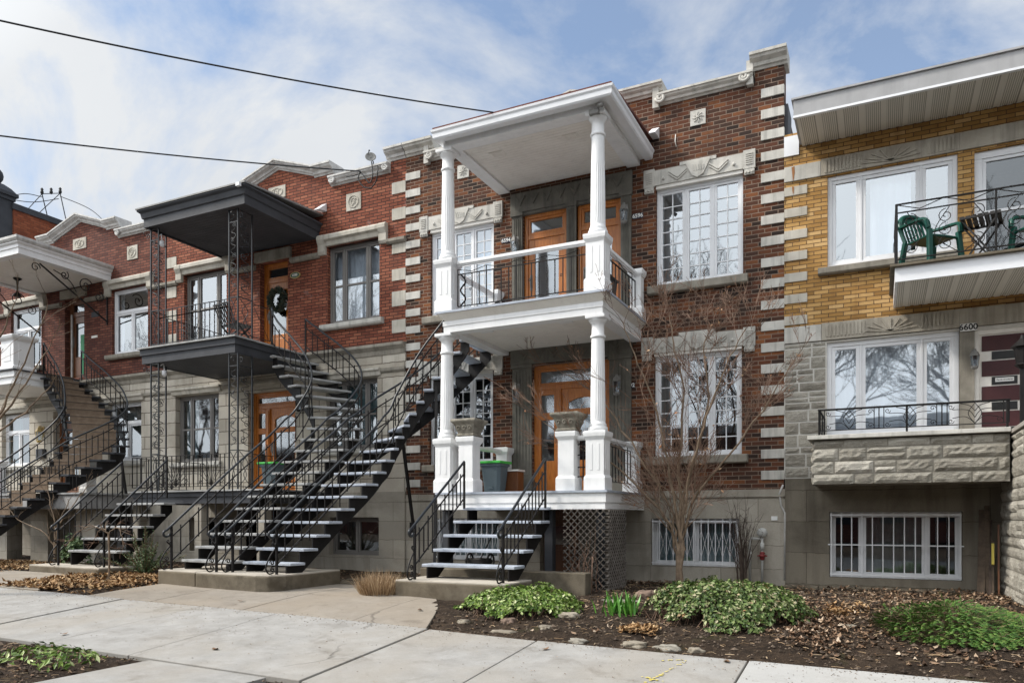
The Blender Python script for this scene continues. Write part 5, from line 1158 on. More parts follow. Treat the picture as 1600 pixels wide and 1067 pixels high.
# ================================================================== outdoor staircases
def keyed(keys, k):
    ks = [a[0] for a in keys]
    if k <= ks[0]:
        (k0,p0),(k1,p1) = keys[0],keys[1]; t = (k-k0)/(k1-k0); return Vector(p0)+(Vector(p1)-Vector(p0))*t
    for i in range(len(keys)-1):
        if k <= ks[i+1]:
            p1 = Vector(keys[i][1]); p2 = Vector(keys[i+1][1]); p0 = Vector(keys[i-1][1]) if i > 0 else p1*2-p2; p3 = Vector(keys[i+2][1]) if i+2 < len(keys) else p2*2-p1
            t = (k-ks[i])/(ks[i+1]-ks[i]); return 0.5*((2*p1)+(p2-p0)*t+(2*p0-5*p1+4*p2-p3)*t*t+(3*p1-p0-3*p2+p3)*t**3)
    return Vector(keys[-1][1])
def staircase(label, group, L, Rr, N, z1, rise, zg, tread_mat='tread_grey', rail=0.80, left=True, right=True, carpet=False, rtop=None, ltop=None, loc=None, step_w=0.29, scroll=True, iron='black_iron', kend=None):
    kend = kend or N+1
    l1 = keyed(L,1); r1 = keyed(Rr,1); c = (l1+r1)/2
    t = thing('outdoor_staircase', label, 'staircase', (c.x, c.y, zg), group)
    zt = lambda k: z1+rise*(k-1)
    for k in range(1, N+1):
        a, b = keyed(L,k), keyed(Rr,k); a2, b2 = keyed(L,k+1), keyed(Rr,k+1)
        def ext(p, q_):   # carry the tread past the next nosing
            d = q_-p; return q_+d*(0.12) if d.length > 0.02 else q_
        a3, b3 = ext(a,a2), ext(b,b2); u = (b-a).normalized()*0.0
        m = MB(); m.add([(a.x,a.y,zt(k)-0.045),(b.x,b.y,zt(k)-0.045),(b3.x,b3.y,zt(k)-0.045),(a3.x,a3.y,zt(k)-0.045),(a.x,a.y,zt(k)),(b.x,b.y,zt(k)),(b3.x,b3.y,zt(k)),(a3.x,a3.y,zt(k))],
              [(0,3,2,1),(4,5,6,7),(0,1,5,4),(1,2,6,5),(2,3,7,6),(3,0,4,7)])
        o = m.build('tread', tread_mat, t, bevel=0.008)
        if carpet:
            m = MB(); s0, s1 = 0.14, 0.80
            p0 = a+(b-a)*s0; p1 = a+(b-a)*s1; p2 = a2+(b2-a2)*s1; p3 = a2+(b2-a2)*s0; zz = zt(k)+0.012; off = (p0-p3).normalized()*0.015
            p0 = p0+off; p1 = p1+off
            m.add([(p0.x,p0.y,zz-0.06),(p1.x,p1.y,zz-0.06),(p1.x,p1.y,zz),(p0.x,p0.y,zz),(p2.x,p2.y,zz),(p3.x,p3.y,zz),(p2.x,p2.y,zz+rise-0.07),(p3.x,p3.y,zz+rise-0.07)], [(0,1,2,3),(3,2,4,5),(5,4,6,7)])
            m.build('carpet_runner', 'carpet', o)
    for side, K, on in (('l', L, left), ('r', Rr, right)):
        O = Rr if side == 'l' else L
        m = MB(); 
        for k in range(1, N+1):
            for f in (0.0, 0.5):
                p = keyed(K,k+f); q_ = keyed(K,k+f+0.5); pin = keyed(O,k+f); qin = keyed(O,k+f+0.5)
                p = p+(pin-p).normalized()*0.10; q_ = q_+(qin-q_).normalized()*0.10
                n = (pin-p).normalized()*0.012
                za, zb = zt(k)-0.05, zt(k)-0.05
                ba = zt(k+f)-0.44; bb = zt(k+f+0.5)-0.44
                if k == 1: ba = max(zg, ba); bb = max(zg, bb)
                if k == 1 and f == 0.0: ba = zg
                vs = []
                for s_ in (-1, 1): vs += [(p.x+n.x*s_,p.y+n.y*s_,ba),(q_.x+n.x*s_,q_.y+n.y*s_,bb),(q_.x+n.x*s_,q_.y+n.y*s_,zb),(p.x+n.x*s_,p.y+n.y*s_,za-(0.0 if f else 0.0))]
                m.add(vs, [(0,1,2,3),(7,6,5,4),(0,4,5,1),(3,2,6,7),(0,3,7,4),(1,5,6,2)])
        m.build('stringer', iron, t)
        if not on: continue
        top = (ltop if side == 'l' else rtop)
        # plan line of the rail, slightly inside the tread ends
        def rp(k):
            p = keyed(K,k); q_ = keyed(O,k); return p+(q_-p).normalized()*0.05
        ks = [0.15+ (kend-0.15)*i/60 for i in range(61)]
        if top: ks = [k for k in ks if k <= top]
        pts = [Vector((*rp(k), zt(k)+rail)) for k in ks]
        hr = MB(); d0 = (pts[0]-pts[1]).normalized()
        front = Vector((d0.x, d0.y, 0)).normalized()
        st = pts[0]+d0*0.12
        if scroll:
            cen = st+Vector((0,0,-0.055))+front*0.0; curl = [cen+front*(0.055*math.sin(a))+Vector((0,0,0.055*math.cos(a))) for a in [i*math.pi/8 for i in range(1, 13)]]
            hr.tube(list(reversed(curl))+[st]+pts, 0.021, 8)
        else: hr.tube([st]+pts, 0.021, 8)
        hrl = hr.build('handrail', 'blue_black_iron', t)
        m = MB(); low = []; mid = []
        for k, p in zip(ks, pts): mid.append(p+Vector((0,0,-0.20))); low.append(p+Vector((0,0,-0.62)))
        m.tube(mid, 0.013, 6); m.tube(low, 0.013, 6)
        # pickets by arc length
        acc = 0.0; cnt = 0
        for i in range(1, len(pts)):
            seg = Vector((pts[i].x-pts[i-1].x, pts[i].y-pts[i-1].y, (pts[i].z-pts[i-1].z)*0.35)).length; acc += seg
            if acc > 0.115:
                acc = 0; cnt += 1; p = pts[i]; zt_, zb_ = (-0.03, -0.66) if cnt % 4 == 0 else (-0.13, -0.66) if cnt % 2 else (-0.20, -0.60)
                if cnt % 4 == 0: zb_ = -0.80
                m.bar(p+Vector((0,0,zb_)), p+Vector((0,0,zt_)), 0.016)
        if scroll:
            n0 = pts[0]; base = Vector((n0.x, n0.y, zg))
            fz = Vector((0,0,1))
            m.bar(base, n0-Vector((0,0,0.01)), 0.034)
            m.tube(cubic([base+front*0.02+fz*0.42, base+front*0.12+fz*0.30, base+front*0.20+fz*0.12, base+front*0.15+fz*0.02, base+front*0.06+fz*0.03], 6), 0.012, 6)
            for (o, h, r_, tn, a0) in ((0.085,0.19,0.045,1.3,0.0),(0.075,0.085,0.045,-1.3,2.0),(0.055,0.50,0.040,1.2,3.0)):
                m.tube(spiral(base+front*o+fz*h, r_, tn, a0, front, fz, 14), 0.010, 6)
            m.tube(cubic([base+front*0.09+fz*0.50, base+front*0.03+fz*0.44, base+front*0.02+fz*0.40], 4), 0.010, 6)
        m.build('railing', iron, t)
        pe = pts[-1]; MB().bar((pe.x,pe.y,pe.z-rail+0.0),(pe.x,pe.y,pe.z),0.03).build('end_post', iron, t)
    return t
GZ = 0.63
A1L = [(1,(-6.40,-3.56)),(6,(-6.40,-1.96))]; A1R = [(1,(-4.80,-3.56)),(6,(-4.80,-1.96))]
SA1 = staircase('short straight iron staircase with five wide grey treads, before the white porch', 'black iron outdoor staircases', A1L, A1R, 5, 0.83, 0.222, 0.60, kend=4.9)
A2R = [(1,(-8.66,-3.98)),(5,(-8.45,-2.95)),(9,(-8.20,-1.98)),(11,(-8.10,-1.72)),(13,(-8.0,-1.50)),(15,(-7.78,-1.36)),(17,(-7.45,-1.24)),(19,(-7.10,-1.18)),(20,(-6.95,-1.17))]
A2L = [(1,(-9.78,-3.92)),(5,(-9.55,-2.92)),(9,(-9.25,-1.85)),(11,(-9.08,-1.20)),(13,(-8.78,-0.55)),(15,(-8.32,-0.18)),(17,(-7.78,-0.10)),(19,(-7.20,-0.09)),(20,(-6.95,-0.09))]
SA2 = staircase('long curved iron staircase with bluish grey treads, rising right to the white porch', 'black iron outdoor staircases', A2L, A2R, 19, 0.80, 0.2275, GZ, kend=18.6)
B2L = [(1,(-11.25,-3.92)),(5,(-11.0,-2.95)),(9,(-10.72,-1.98)),(11,(-10.52,-1.66)),(13,(-10.42,-1.50)),(15,(-10.62,-1.46)),(17,(-11.10,-1.36)),(19,(-11.60,-1.28)),(20,(-11.70,-1.26))]
B2R = [(1,(-9.98,-4.0)),(5,(-9.82,-2.95)),(9,(-9.58,-1.90)),(11,(-9.48,-1.30)),(13,(-9.58,-0.80)),(15,(-10.05,-0.36)),(17,(-10.68,-0.14)),(19,(-11.35,-0.10)),(20,(-11.70,-0.10))]
SB2 = staircase('long curved iron staircase with worn treads, rising left to the charcoal porch', 'black iron outdoor staircases', B2L, B2R, 19, 0.80, 0.2335, GZ, tread_mat='worn_tread', kend=20)
B1L = [(1,(-15.05,-3.50)),(7,(-15.05,-1.85))]; B1R = [(1,(-13.55,-3.50)),(7,(-13.55,-1.85))]
SB1 = staircase('short straight iron staircase with worn treads, before the charcoal porch', 'black iron outdoor staircases', B1L, B1R, 5, 0.88, 0.245, 0.58, tread_mat='worn_tread', kend=5.4)
C2R = [(1,(-18.30,-3.85)),(4,(-18.05,-3.0)),(9,(-17.65,-1.75)),(13,(-17.30,-0.52)),(16,(-17.65,-0.20)),(19,(-18.45,-0.12)),(22,(-19.35,-0.10)),(23,(-19.60,-0.10))]
C2L = [(1,(-19.60,-3.85)),(4,(-19.35,-3.0)),(9,(-18.95,-1.95)),(13,(-18.62,-1.35)),(16,(-18.62,-1.28)),(19,(-18.95,-1.24)),(22,(-19.45,-1.22)),(23,(-19.60,-1.22))]
SC2 = staircase('curved black staircase with a brown carpet runner, at the far left', 'black iron outdoor staircases', C2L, C2R, 22, 1.0, 0.199, 0.58, tread_mat='charcoal_paint', carpet=True, kend=22.5)
# props under the curved stairs
for par, a, b in ((SA2, (-7.62,-1.15,4.1), (-6.95,-2.3,0.55)), (SA2, (-8.55,-0.9,3.0), (-8.5,-0.6,1.35)), (SC2, (-17.3,-0.6,3.0), (-16.7,-0.75,1.0))):
    MB().bar(a, b, 0.05).build('brace', 'black_iron', par)
MB().bar((-8.5,-0.62,1.15),(-8.5,-0.62,1.45),0.10).build('brace_foot', 'black_iron', SA2)
# ================================================================== ground
def lerp_table(t, x):
    if x <= t[0][0]: return t[0][1]
    for (a, va), (b, vb) in zip(t, t[1:]):
        if x <= b: return va+(vb-va)*(x-a)/(b-a)
    return t[-1][1]
S_T = [(-60,0.5),(-30,0.34),(-13.5,0.15),(-8.7,0.08),(-4.9,0.0),(-3.5,-0.04),(-1.2,-0.08),(1.0,-0.11),(8,-0.16),(60,-0.4)]
T_T = [(-30,0.50),(-16,0.44),(-9,0.38),(-6.2,0.37),(-4.5,0.37),(-1.5,0.40),(2,0.42),(60,0.3)]
L_T = [(-6.3,1.75),(-5.0,3.0)]
def sstep(t): t = max(0.0, min(1.0, t)); return t*t*(3-2*t)
def gz(x, y):
    s = lerp_table(S_T, x)
    if y < -10.6: return s-0.14
    if y <= -7.95: return s
    if y <= -5.73: return s+0.086*(y+7.95)
    e = s+0.191; f = max(0.0, min(1.0, (y+5.73)/lerp_table(L_T, x)))
    return e+(lerp_table(T_T, x)-e)*(1-(1-f)**1.5)
def hn(x, y, s):  # cheap value noise
    def h(i, j): v = math.sin(i*127.1+j*311.7+s*17.3)*43758.5453; return v-math.floor(v)
    i, j = math.floor(x), math.floor(y); fx, fy = x-i, y-j; fx = fx*fx*(3-2*fx); fy = fy*fy*(3-2*fy)
    return (h(i,j)*(1-fx)+h(i+1,j)*fx)*(1-fy)+(h(i,j+1)*(1-fx)+h(i+1,j+1)*fx)*fy
def axis(lo, hi, step, far, n):
    a = [lo+step*i for i in range(int(round((hi-lo)/step))+1)]
    l = [lo-(far)*((i/n)**2) for i in range(n, 0, -1)]; r_ = [hi+(far)*((i/n)**2) for i in range(1, n+1)]
    return l+a+r_
xs = axis(-26, 6, 0.14, 700, 14); ys = axis(-11.0, 0.6, 0.11, 700, 14)
def bump(x, y):
    if y > 0.3 or x < -25 or x > 5: return 0
    d = 0.045*(hn(x*2.1,y*2.1,1)-0.5)+0.03*(hn(x*6,y*6,2)-0.5)
    if y < -5.66 and y > -8.0: return -0.05
    if -11.45 < x < -6.0 and -5.8 < y < -2.8: return -0.06
    if x < -4.85-(y+5.67)*0.62 and x >= -6.0 and -5.8 < y < -3.9: return -0.05
    if -16.4 < x < -14.0 and -5.8 < y < -3.8: return -0.05
    if -7.05 < x < -5.25 and y < -7.9: return -0.05
    return d+0.0 if y > -5.4 or y < -8.15 else d*0.4-0.02
gm = MB(); nx, ny = len(xs), len(ys)
gm.v = [(x, y, gz(x,y)+bump(x,y)-(0.0 if abs(x) < 60 else 0.0)) for y in ys for x in xs]
gm.f = [(j*nx+i, j*nx+i+1, (j+1)*nx+i+1, (j+1)*nx+i) for j in range(ny-1) for i in range(nx-1)]; gm.sm = [True]*len(gm.f)
go = gm.build('ground', 'soil'); tag(go, kind='structure')
def sheet(name, mat, poly_x, poly_y, lift, kind='structure', step=0.4, th=0.10, par=None):
    """a slab following the ground: rectangle poly_x=(x0,x1), poly_y=(y0,y1)"""
    x0, x1 = poly_x; y0, y1 = poly_y; nx_ = max(1, int((x1-x0)/step)); ny_ = max(1, int((y1-y0)/step)); m = MB(); vs = []
    for j in range(ny_+1):
        for i in range(nx_+1):
            x = x0+(x1-x0)*i/nx_; y = y0+(y1-y0)*j/ny_; vs.append((x, y, gz(x,y)+lift))
    fs = [(j*(nx_+1)+i, j*(nx_+1)+i+1, (j+1)*(nx_+1)+i+1, (j+1)*(nx_+1)+i) for j in range(ny_) for i in range(nx_)]
    ring = [i for i in range(nx_+1)]+[j*(nx_+1)+nx_ for j in range(1, ny_+1)]+[ny_*(nx_+1)+i for i in range(nx_-1, -1, -1)]+[j*(nx_+1) for j in range(ny_-1, 0, -1)]
    b = len(vs); vs += [(vs[k][0], vs[k][1], vs[k][2]-th) for k in ring]; n = len(ring)
    fs += [(ring[k], b+k, b+(k+1)%n, ring[(k+1)%n]) for k in range(n)]
    m.add(vs, fs); return m
# sidewalk slabs with open joints
J = [-40,-36,-32,-28,-24,-20.5,-17,-14.4,-12.4,-10.43,-8.76,-7.33,-4.93,-3.49,-1.18,1.4,4.2,7,10,13,16]
m = MB(); m2_ = MB()
for i in range(len(J)-1):
    t = m2_ if i >= 14 else m
    s_ = sheet('', '', (J[i]+0.011, J[i+1]-0.011), (-7.95, -5.69), 0.005*((i*7)%3), par=None)
    t.add(s_.v, s_.f)
so = m.build('sidewalk', 'sidewalk_concrete', bevel=0.008); tag(so, kind='structure')
so = m2_.build('sidewalk_new_slabs', 'new_concrete', bevel=0.006); tag(so, kind='structure')
s_ = sheet('', '', (-6.95, -5.32), (-10.4, -7.985), 0.0); so = s_.build('crossing_path', 'sidewalk_concrete', bevel=0.006); tag(so, kind='structure')
# front walk between the sidewalk and the stair slabs
m = MB()
for a, b, c, d in ((-11.30,-9.85,-5.67,-4.0),(-9.83,-8.0,-5.67,-4.25),(-9.83,-8.0,-4.235,-2.8),(-7.98,-6.1,-5.67,-4.35),(-7.98,-6.1,-4.335,-2.9)):
    t = sheet('', '', (a, b), (c, d), 0.0, step=0.25); m.add(t.v, t.f)
# slanting right edge of the walk
vs = []; 
ez = [(-6.09,-5.67),(-4.98,-5.67),(-5.12,-5.35),(-5.30,-4.95),(-5.52,-4.5),(-5.85,-4.02),(-6.09,-4.02)]
ez2 = [(-6.09,-5.35),(-6.09,-4.95),(-6.09,-4.5)]
Pt = lambda p: (p[0], p[1], gz(*p)+0.001)
vs = [Pt(p) for p in (ez[0],ez[1],ez[2],ez2[0],ez[3],ez2[1],ez[4],ez2[2],ez[5],ez[6])]
m.add(vs+[(v[0],v[1],v[2]-0.1) for v in vs], [(0,1,2,3),(3,2,4,5),(5,4,6,7),(7,6,8,9),(1,11,12,2),(2,12,14,4),(4,14,16,6),(6,16,18,8)])
so = m.build('front_walk', 'walk_concrete', bevel=0.006); tag(so, kind='structure')
s_ = sheet('', '', (-17.2,-14.1), (-5.67,-3.85), 0.0); s_.v = [(x-0.0+max(0,(-3.85-y))*0.85*(x > -14.11), y, z) for x, y, z in s_.v]; so = s_.build('front_walk_left', 'walk_concrete'); tag(so, kind='structure')
s_ = sheet('', '', (-9.0,-7.0), (-2.85,-1.2), 0.02); so = s_.build('side_path', 'old_concrete'); tag(so, kind='structure')
MB().add([(-700,-18.5,-0.30),(700,-18.5,-0.30),(700,-11.2,-0.02),(-700,-11.2,-0.02)], [(0,1,2,3)])
rd = MB(); rx = [-400,-100]+[-60+4*i for i in range(31)]+[100,400]
vs = []
for x in rx: vs += [(x,-22.0,gz(x,-12)+0.012),(x,-10.75,gz(x,-12)+0.012)]
rd.add(vs, [(2*i,2*i+2,2*i+3,2*i+1) for i in range(len(rx)-1)])
so = rd.build('road', 'asphalt'); tag(so, kind='structure')
kb = MB()
for i in range(len(rx)-1):
    x0, x1 = rx[i], rx[i+1]; za, zb = gz(x0,-12), gz(x1,-12)
    kb.add([(x0,-10.75,za-0.05),(x1,-10.75,zb-0.05),(x1,-10.6,zb-0.05),(x0,-10.6,za-0.05),(x0,-10.75,za+0.16),(x1,-10.75,zb+0.16),(x1,-10.6,zb+0.16),(x0,-10.6,za+0.16)],[(0,3,2,1),(4,5,6,7),(0,1,5,4),(1,2,6,5),(2,3,7,6),(3,0,4,7)])
so = kb.build('kerb', 'pale_concrete'); tag(so, kind='structure')
# sprayed utility mark on the sidewalk
m = MB(); q = random.Random(4)
for (a, b, w) in (((-1.92,-6.75),(-1.86,-6.45),0.06),((-2.00,-6.60),(-1.80,-6.68),0.04),((-1.86,-6.40),(-1.80,-6.20),0.03),((-1.95,-5.99),(-1.80,-5.92),0.03),((-1.78,-6.10),(-1.75,-5.92),0.03)):
    for k in range(7):
        t = k/6; x = a[0]+(b[0]-a[0])*t+q.uniform(-.015,.015); y = a[1]+(b[1]-a[1])*t+q.uniform(-.015,.015); r_ = w*q.uniform(0.25,0.6); z = gz(x,y)+0.0135
        m.add([(x+r_*math.cos(c)*q.uniform(.6,1), y+r_*math.sin(c)*q.uniform(.6,1), z) for c in [j*math.pi/3.5 for j in range(7)]], [tuple(range(7))])
so = m.build('painted_mark', 'yellow_marking'); tag(so, kind='structure')

# ---- concrete landings
def landing(label, poly, z0, z1, group='concrete stair landings'):
    cx = sum(p[0] for p in poly)/len(poly); cy = sum(p[1] for p in poly)/len(poly)
    t = thing('concrete_landing', label, 'slab', (cx, cy, z0), group)
    MB().prism_z(poly, z0-0.15, z1-0.012).build('base', 'old_concrete', t, bevel=0.03)
    c = [(cx+(p[0]-cx)*0.992, cy+(p[1]-cy)*0.985) for p in poly]
    MB().prism_z(c, z1-0.03, z1).build('top', 'slab_top_concrete', t, bevel=0.008)
    return t
landing('stained concrete block under the foot of the short five-step stairs to the white porch', [(-6.60,-4.0),(-4.72,-4.0),(-4.72,-3.10),(-6.60,-3.10)], 0.30, 0.61)
landing('wide cracked concrete block shared by the two long curved staircases, right part', [(-10.36,-4.40),(-8.95,-4.46),(-8.72,-4.40),(-8.58,-4.18),(-8.58,-2.8),(-10.36,-2.8)], 0.33, 0.63)
landing('paler left part of the wide concrete block under the curved stairs', [(-11.42,-4.28),(-10.378,-4.385),(-10.378,-2.8),(-11.42,-2.8)], 0.33, 0.633)
landing('small pale concrete block under the short steps of the charcoal porch, by the leaves', [(-15.9,-3.78),(-13.45,-3.95),(-13.30,-3.2),(-15.9,-3.2)], 0.38, 0.575)
landing('dark concrete block under the carpeted staircase at the left', [(-20.1,-4.2),(-18.1,-4.2),(-18.1,-3.3),(-20.1,-3.3)], 0.38, 0.58)

# ================================================================== plants
def leaf(m, p, n, s, q, elong=1.6):
    n = n.normalized(); a = n.orthogonal().normalized(); a = Matrix.Rotation(q.uniform(0, 6.283), 3, n) @ a; b = n.cross(a)
    l = s*elong/2; w = s/2; f = n*(s*0.18)
    m.add([p-a*l, p+b*w*0.9+f, p+a*l, p-b*w*0.9+f], [(0,1,2),(0,2,3)])
def foliage_dome(name, label, cat, c, rx_, ry_, h, n, size, mat, seed, loc_z=None, elong=1.5, lumps=7):
    t = thing(name, label, cat, (c[0], c[1], gz(*c)))
    q = random.Random(seed); m = MB(); lp = [(q.uniform(-.75,.75), q.uniform(-.75,.75), q.uniform(.30,.55), q.uniform(.55,1.15)) for _ in range(lumps)]
    st = MB()
    cnt = 0; tries = 0
    while cnt < n and tries < n*20:
        tries += 1
        x = q.uniform(-1.1,1.1); y = q.uniform(-1.1,1.1); rr = x*x+y*y
        edge = 1.0+0.07*math.sin(5*math.atan2(y,x)+seed)+0.06*math.sin(11*math.atan2(y,x))+0.05*math.sin(23*math.atan2(y,x)+seed)
        if rr > edge**2: continue
        hh = 0.80*(1-rr)**0.45 if rr < 1 else 0.05
        for (lx, ly, lr, lh) in lp:
            d = ((x-lx)**2+(y-ly)**2)/(lr*lr)
            if d < 1: hh = max(hh, lh*(1-d)**0.5*(1-0.35*rr))
        zz = hh*h*(1-abs(q.gauss(0, 0.22)))+q.uniform(0,0.02)
        if q.random() < 0.12: zz = hh*h+q.uniform(0,0.06)
        X = c[0]+x*rx_; Y = c[1]+y*ry_
        nrm = Vector((x*0.8+q.gauss(0,.55), y*0.8+q.gauss(0,.55), 0.9+q.gauss(0,.4)))
        leaf(m, Vector((X, Y, gz(X,Y)+max(0.01, zz))), nrm, size*q.uniform(0.6,1.35), q, elong); cnt += 1
        if cnt % 25 == 0: st.tube([(X+q.uniform(-.1,.1), Y+q.uniform(-.1,.1), gz(X,Y)-0.02), (X, Y, gz(X,Y)+zz*0.6), (X+q.uniform(-.03,.03), Y, gz(X,Y)+zz+0.01)], 0.004, 3)
    m.build('leaves', mat, t); st.build('vines', 'twig_bark', t)
    return t
foliage_dome('ivy_bush', 'low bright green and cream variegated ivy mound in front of the concrete step', 'shrub', (-4.38,-4.22), 0.82, 0.74, 0.30, 6500, 0.038, 'ivy_leaf', 3)
foliage_dome('ivy_bush', 'larger dull green variegated ivy mound around the bare tree, with brown flecks', 'shrub', (-1.70,-3.75), 0.93, 1.0, 0.42, 11000, 0.038, 'dull_ivy_leaf', 8)
# juniper: feathery sprays
def juniper(c, rx_, ry_, h, n, seed):
    t = thing('juniper_bush', 'feathery yellow-green juniper spreading low below the stone balcony', 'shrub', (c[0], c[1], gz(*c)))
    q = random.Random(seed); m = MB(); st = MB()
    for i in range(n):
        a = q.uniform(0, 6.283); r_ = math.sqrt(q.random()); x = c[0]+math.cos(a)*r_*rx_; y = c[1]+math.sin(a)*r_*ry_
        hh = h*(1-0.6*r_*r_)*q.uniform(0.35,1.1)*(0.6+0.8*hn(x*3,y*3,5)); d = Vector((math.cos(a)+q.gauss(0,.5), math.sin(a)+q.gauss(0,.5), 0.25)).normalized(); p = Vector((x, y, gz(x,y)+hh))
        L = q.uniform(0.10,0.20)
        if i % 3 == 0: st.tube([p-d*0.15-Vector((0,0,hh*0.7)), p, p+d*L*0.6], 0.003, 3)
        for k in range(7):
            b = p+d*(L*k/7)+Vector((0,0,-0.05*(k/7)**2))
            for s_ in (-1, 1):
                sd_ = Vector((-d.y, d.x, 0))*s_; tip = b+(d*0.6+sd_*0.9+Vector((0,0,q.uniform(-.1,.3)))).normalized()*q.uniform(0.03,0.055)
                w = Vector((0,0,1)).cross(tip-b).normalized()*0.004+Vector((0,0,0.003)); m.add([b-w, b+w, tip], [(0,1,2)])
    m.build('sprays', 'juniper_leaf', t); st.build('undergrowth', 'twig_bark', t)
juniper((0.74,-3.98), 0.74, 0.78, 0.20, 1500, 5)
juniper_small = None
# young yew at the left with upright plumes
t = thing('yew_bush', 'small upright dark green yew among the dry leaves, left of the curved stairs', 'shrub', (-13.0,-3.3, gz(-13.0,-3.3)))
q = random.Random(12); m = MB(); st = MB()
for i in range(64):
    a = q.uniform(0, 6.283); r_ = q.random()**0.6; base = Vector((-13.0, -3.3, gz(-13.0,-3.3))); L = q.uniform(0.50,1.05)*(1.0-0.35*r_)
    dr = Vector((math.cos(a)*r_*0.9, math.sin(a)*r_*0.6, 1.0-0.35*r_)).normalized()
    if i % 5 == 0: dr = Vector((math.cos(a)*1.3, math.sin(a)*0.8, 0.45)).normalized(); L = 0.85
    st.tube([base, base+dr*L*0.5, base+dr*L], 0.006, 3)
    for k in range(70):
        s_ = (k+2)/72; p = base+dr*L*s_; o = Vector((q.gauss(0,1),q.gauss(0,1),q.gauss(0,.6)+0.4)).normalized(); tip = p+o*q.uniform(0.03,0.07)*(1.2-s_*0.5); w = o.orthogonal().normalized()*0.006; m.add([p-w, p+w, tip+w*0.5, tip-w*0.5], [(0,1,2,3)])
m.build('needles', 'yew_leaf', t); st.build('stems', 'twig_bark', t)
def grass_clump(c, label):
    t = thing('dry_grass_clump', label, 'grass', (c[0], c[1], gz(*c))); q = random.Random(9); m = MB()
    for i in range(900):
        a = q.uniform(0,6.283); r_ = 0.30*math.sqrt(q.random()); b = Vector((c[0]+math.cos(a)*r_, c[1]+math.sin(a)*r_*0.8, gz(*c)-0.02)); L = q.uniform(0.22,0.52)*(1-0.8*r_)
        d = Vector((math.cos(a)*r_*1.6+q.gauss(0,.13), math.sin(a)*r_*1.6+q.gauss(0,.13), 1)).normalized(); w = Vector((q.gauss(0,1),q.gauss(0,1),0)).normalized()*0.0035
        mid = b+d*L*0.55; tip = b+d*L+Vector((q.gauss(0,.03),q.gauss(0,.03),-0.01)); m.add([b-w, b+w, mid+w, mid-w, tip], [(0,1,2,3),(3,2,4)])
    m.build('blades', 'dry_grass', t)
grass_clump((-6.93,-3.95), 'clump of dry straw-coloured grass on the walk between the two concrete blocks')
# tulip shoots
t = thing('tulip_shoots', 'bright green tulip leaves coming up left of the larger ivy mound', 'plant', (-2.98,-4.1, gz(-2.98,-4.1))); q = random.Random(2); m = MB()
for i in range(64):
    x = -2.98+q.gauss(0,.10); y = -4.10+q.gauss(0,.10); b = Vector((x, y, gz(x,y)-0.01)); a = q.uniform(0,6.283); L = q.uniform(0.16,0.32); o = Vector((math.cos(a),math.sin(a),0)); w = Vector((-o.y,o.x,0))*0.016
    m.add([b-w*0.7, b+w*0.7, b+o*L*0.18+Vector((0,0,L*0.55))+w, b+o*L*0.18+Vector((0,0,L*0.55))-w, b+o*L*0.42+Vector((0,0,L))], [(0,1,2,3),(3,2,4)])
m.build('leaves', 'tulip_leaf', t)
# clipped vine / dead shrub against the foundation
t = thing('dead_shrub', 'dark leafless upright shrub against the foundation beside the gas meter', 'shrub', (-2.10,-0.32,0.42)); q = random.Random(31); m = MB()
for i in range(34):
    x = -2.10+q.gauss(0,.035); y = -0.32+q.gauss(0,.03); z = 0.38; L = q.uniform(0.9,1.6); p = [(x,y,z)]; sp = q.gauss(0,.16)
    for k in range(1, 7):
        f = k/6; p.append((x+sp*(f**2)*1.1+q.gauss(0,.012), y+q.gauss(0,.02), z+L*f))
    m.tube(p, q.uniform(0.006,0.014), 4, 0.002)
    for k in range(5):
        b = Vector(p[q.randrange(2,7)]); m.tube([b, b+Vector((q.gauss(0,.07), q.gauss(0,.03), q.uniform(.04,.16)))], 0.0025, 3, 0.001)
m.build('stems', 'dark_bark', t)

def branch(m, tw, bl, p, d, L, r, q, depth, up=0.15, spread=0.55, segs=5, minr=0.0034, nkids=(2,4), buds=0.0):
    pts = [Vector(p)]; d = Vector(d).normalized()
    for i in range(segs):
        d = (d+Vector((q.gauss(0,.13), q.gauss(0,.13), q.gauss(0,.09)+up*0.12))).normalized(); pts.append(pts[-1]+d*(L/segs))
    r1 = max(minr, r*0.55); (m if r > 0.006 else tw).tube(pts, r, 6 if r > 0.012 else (4 if r > 0.005 else 3), r1, cap=False)
    if bl is not None and depth <= 1 and q.random() < buds:
        b = pts[-1]; leaf(bl, b, Vector((q.gauss(0,1),q.gauss(0,1),1)), q.uniform(0.02,0.05), q)
    if depth <= 0: return
    for k in range(q.randint(*nkids)):
        f = q.uniform(0.25,1.0); i = min(int(f*segs), segs-1); b = pts[i]+(pts[i+1]-pts[i])*(f*segs-i)
        ax = Vector((q.gauss(0,1),q.gauss(0,1),q.gauss(0,.6))).normalized(); nd = (d+ax*spread*q.uniform(.7,1.4)+Vector((0,0,up))).normalized()
        branch(m, tw, bl, b, nd, L*q.uniform(0.5,0.8), r1*q.uniform(0.55,0.85), q, depth-1, up, spread, max(3, segs-1), minr, nkids, buds)
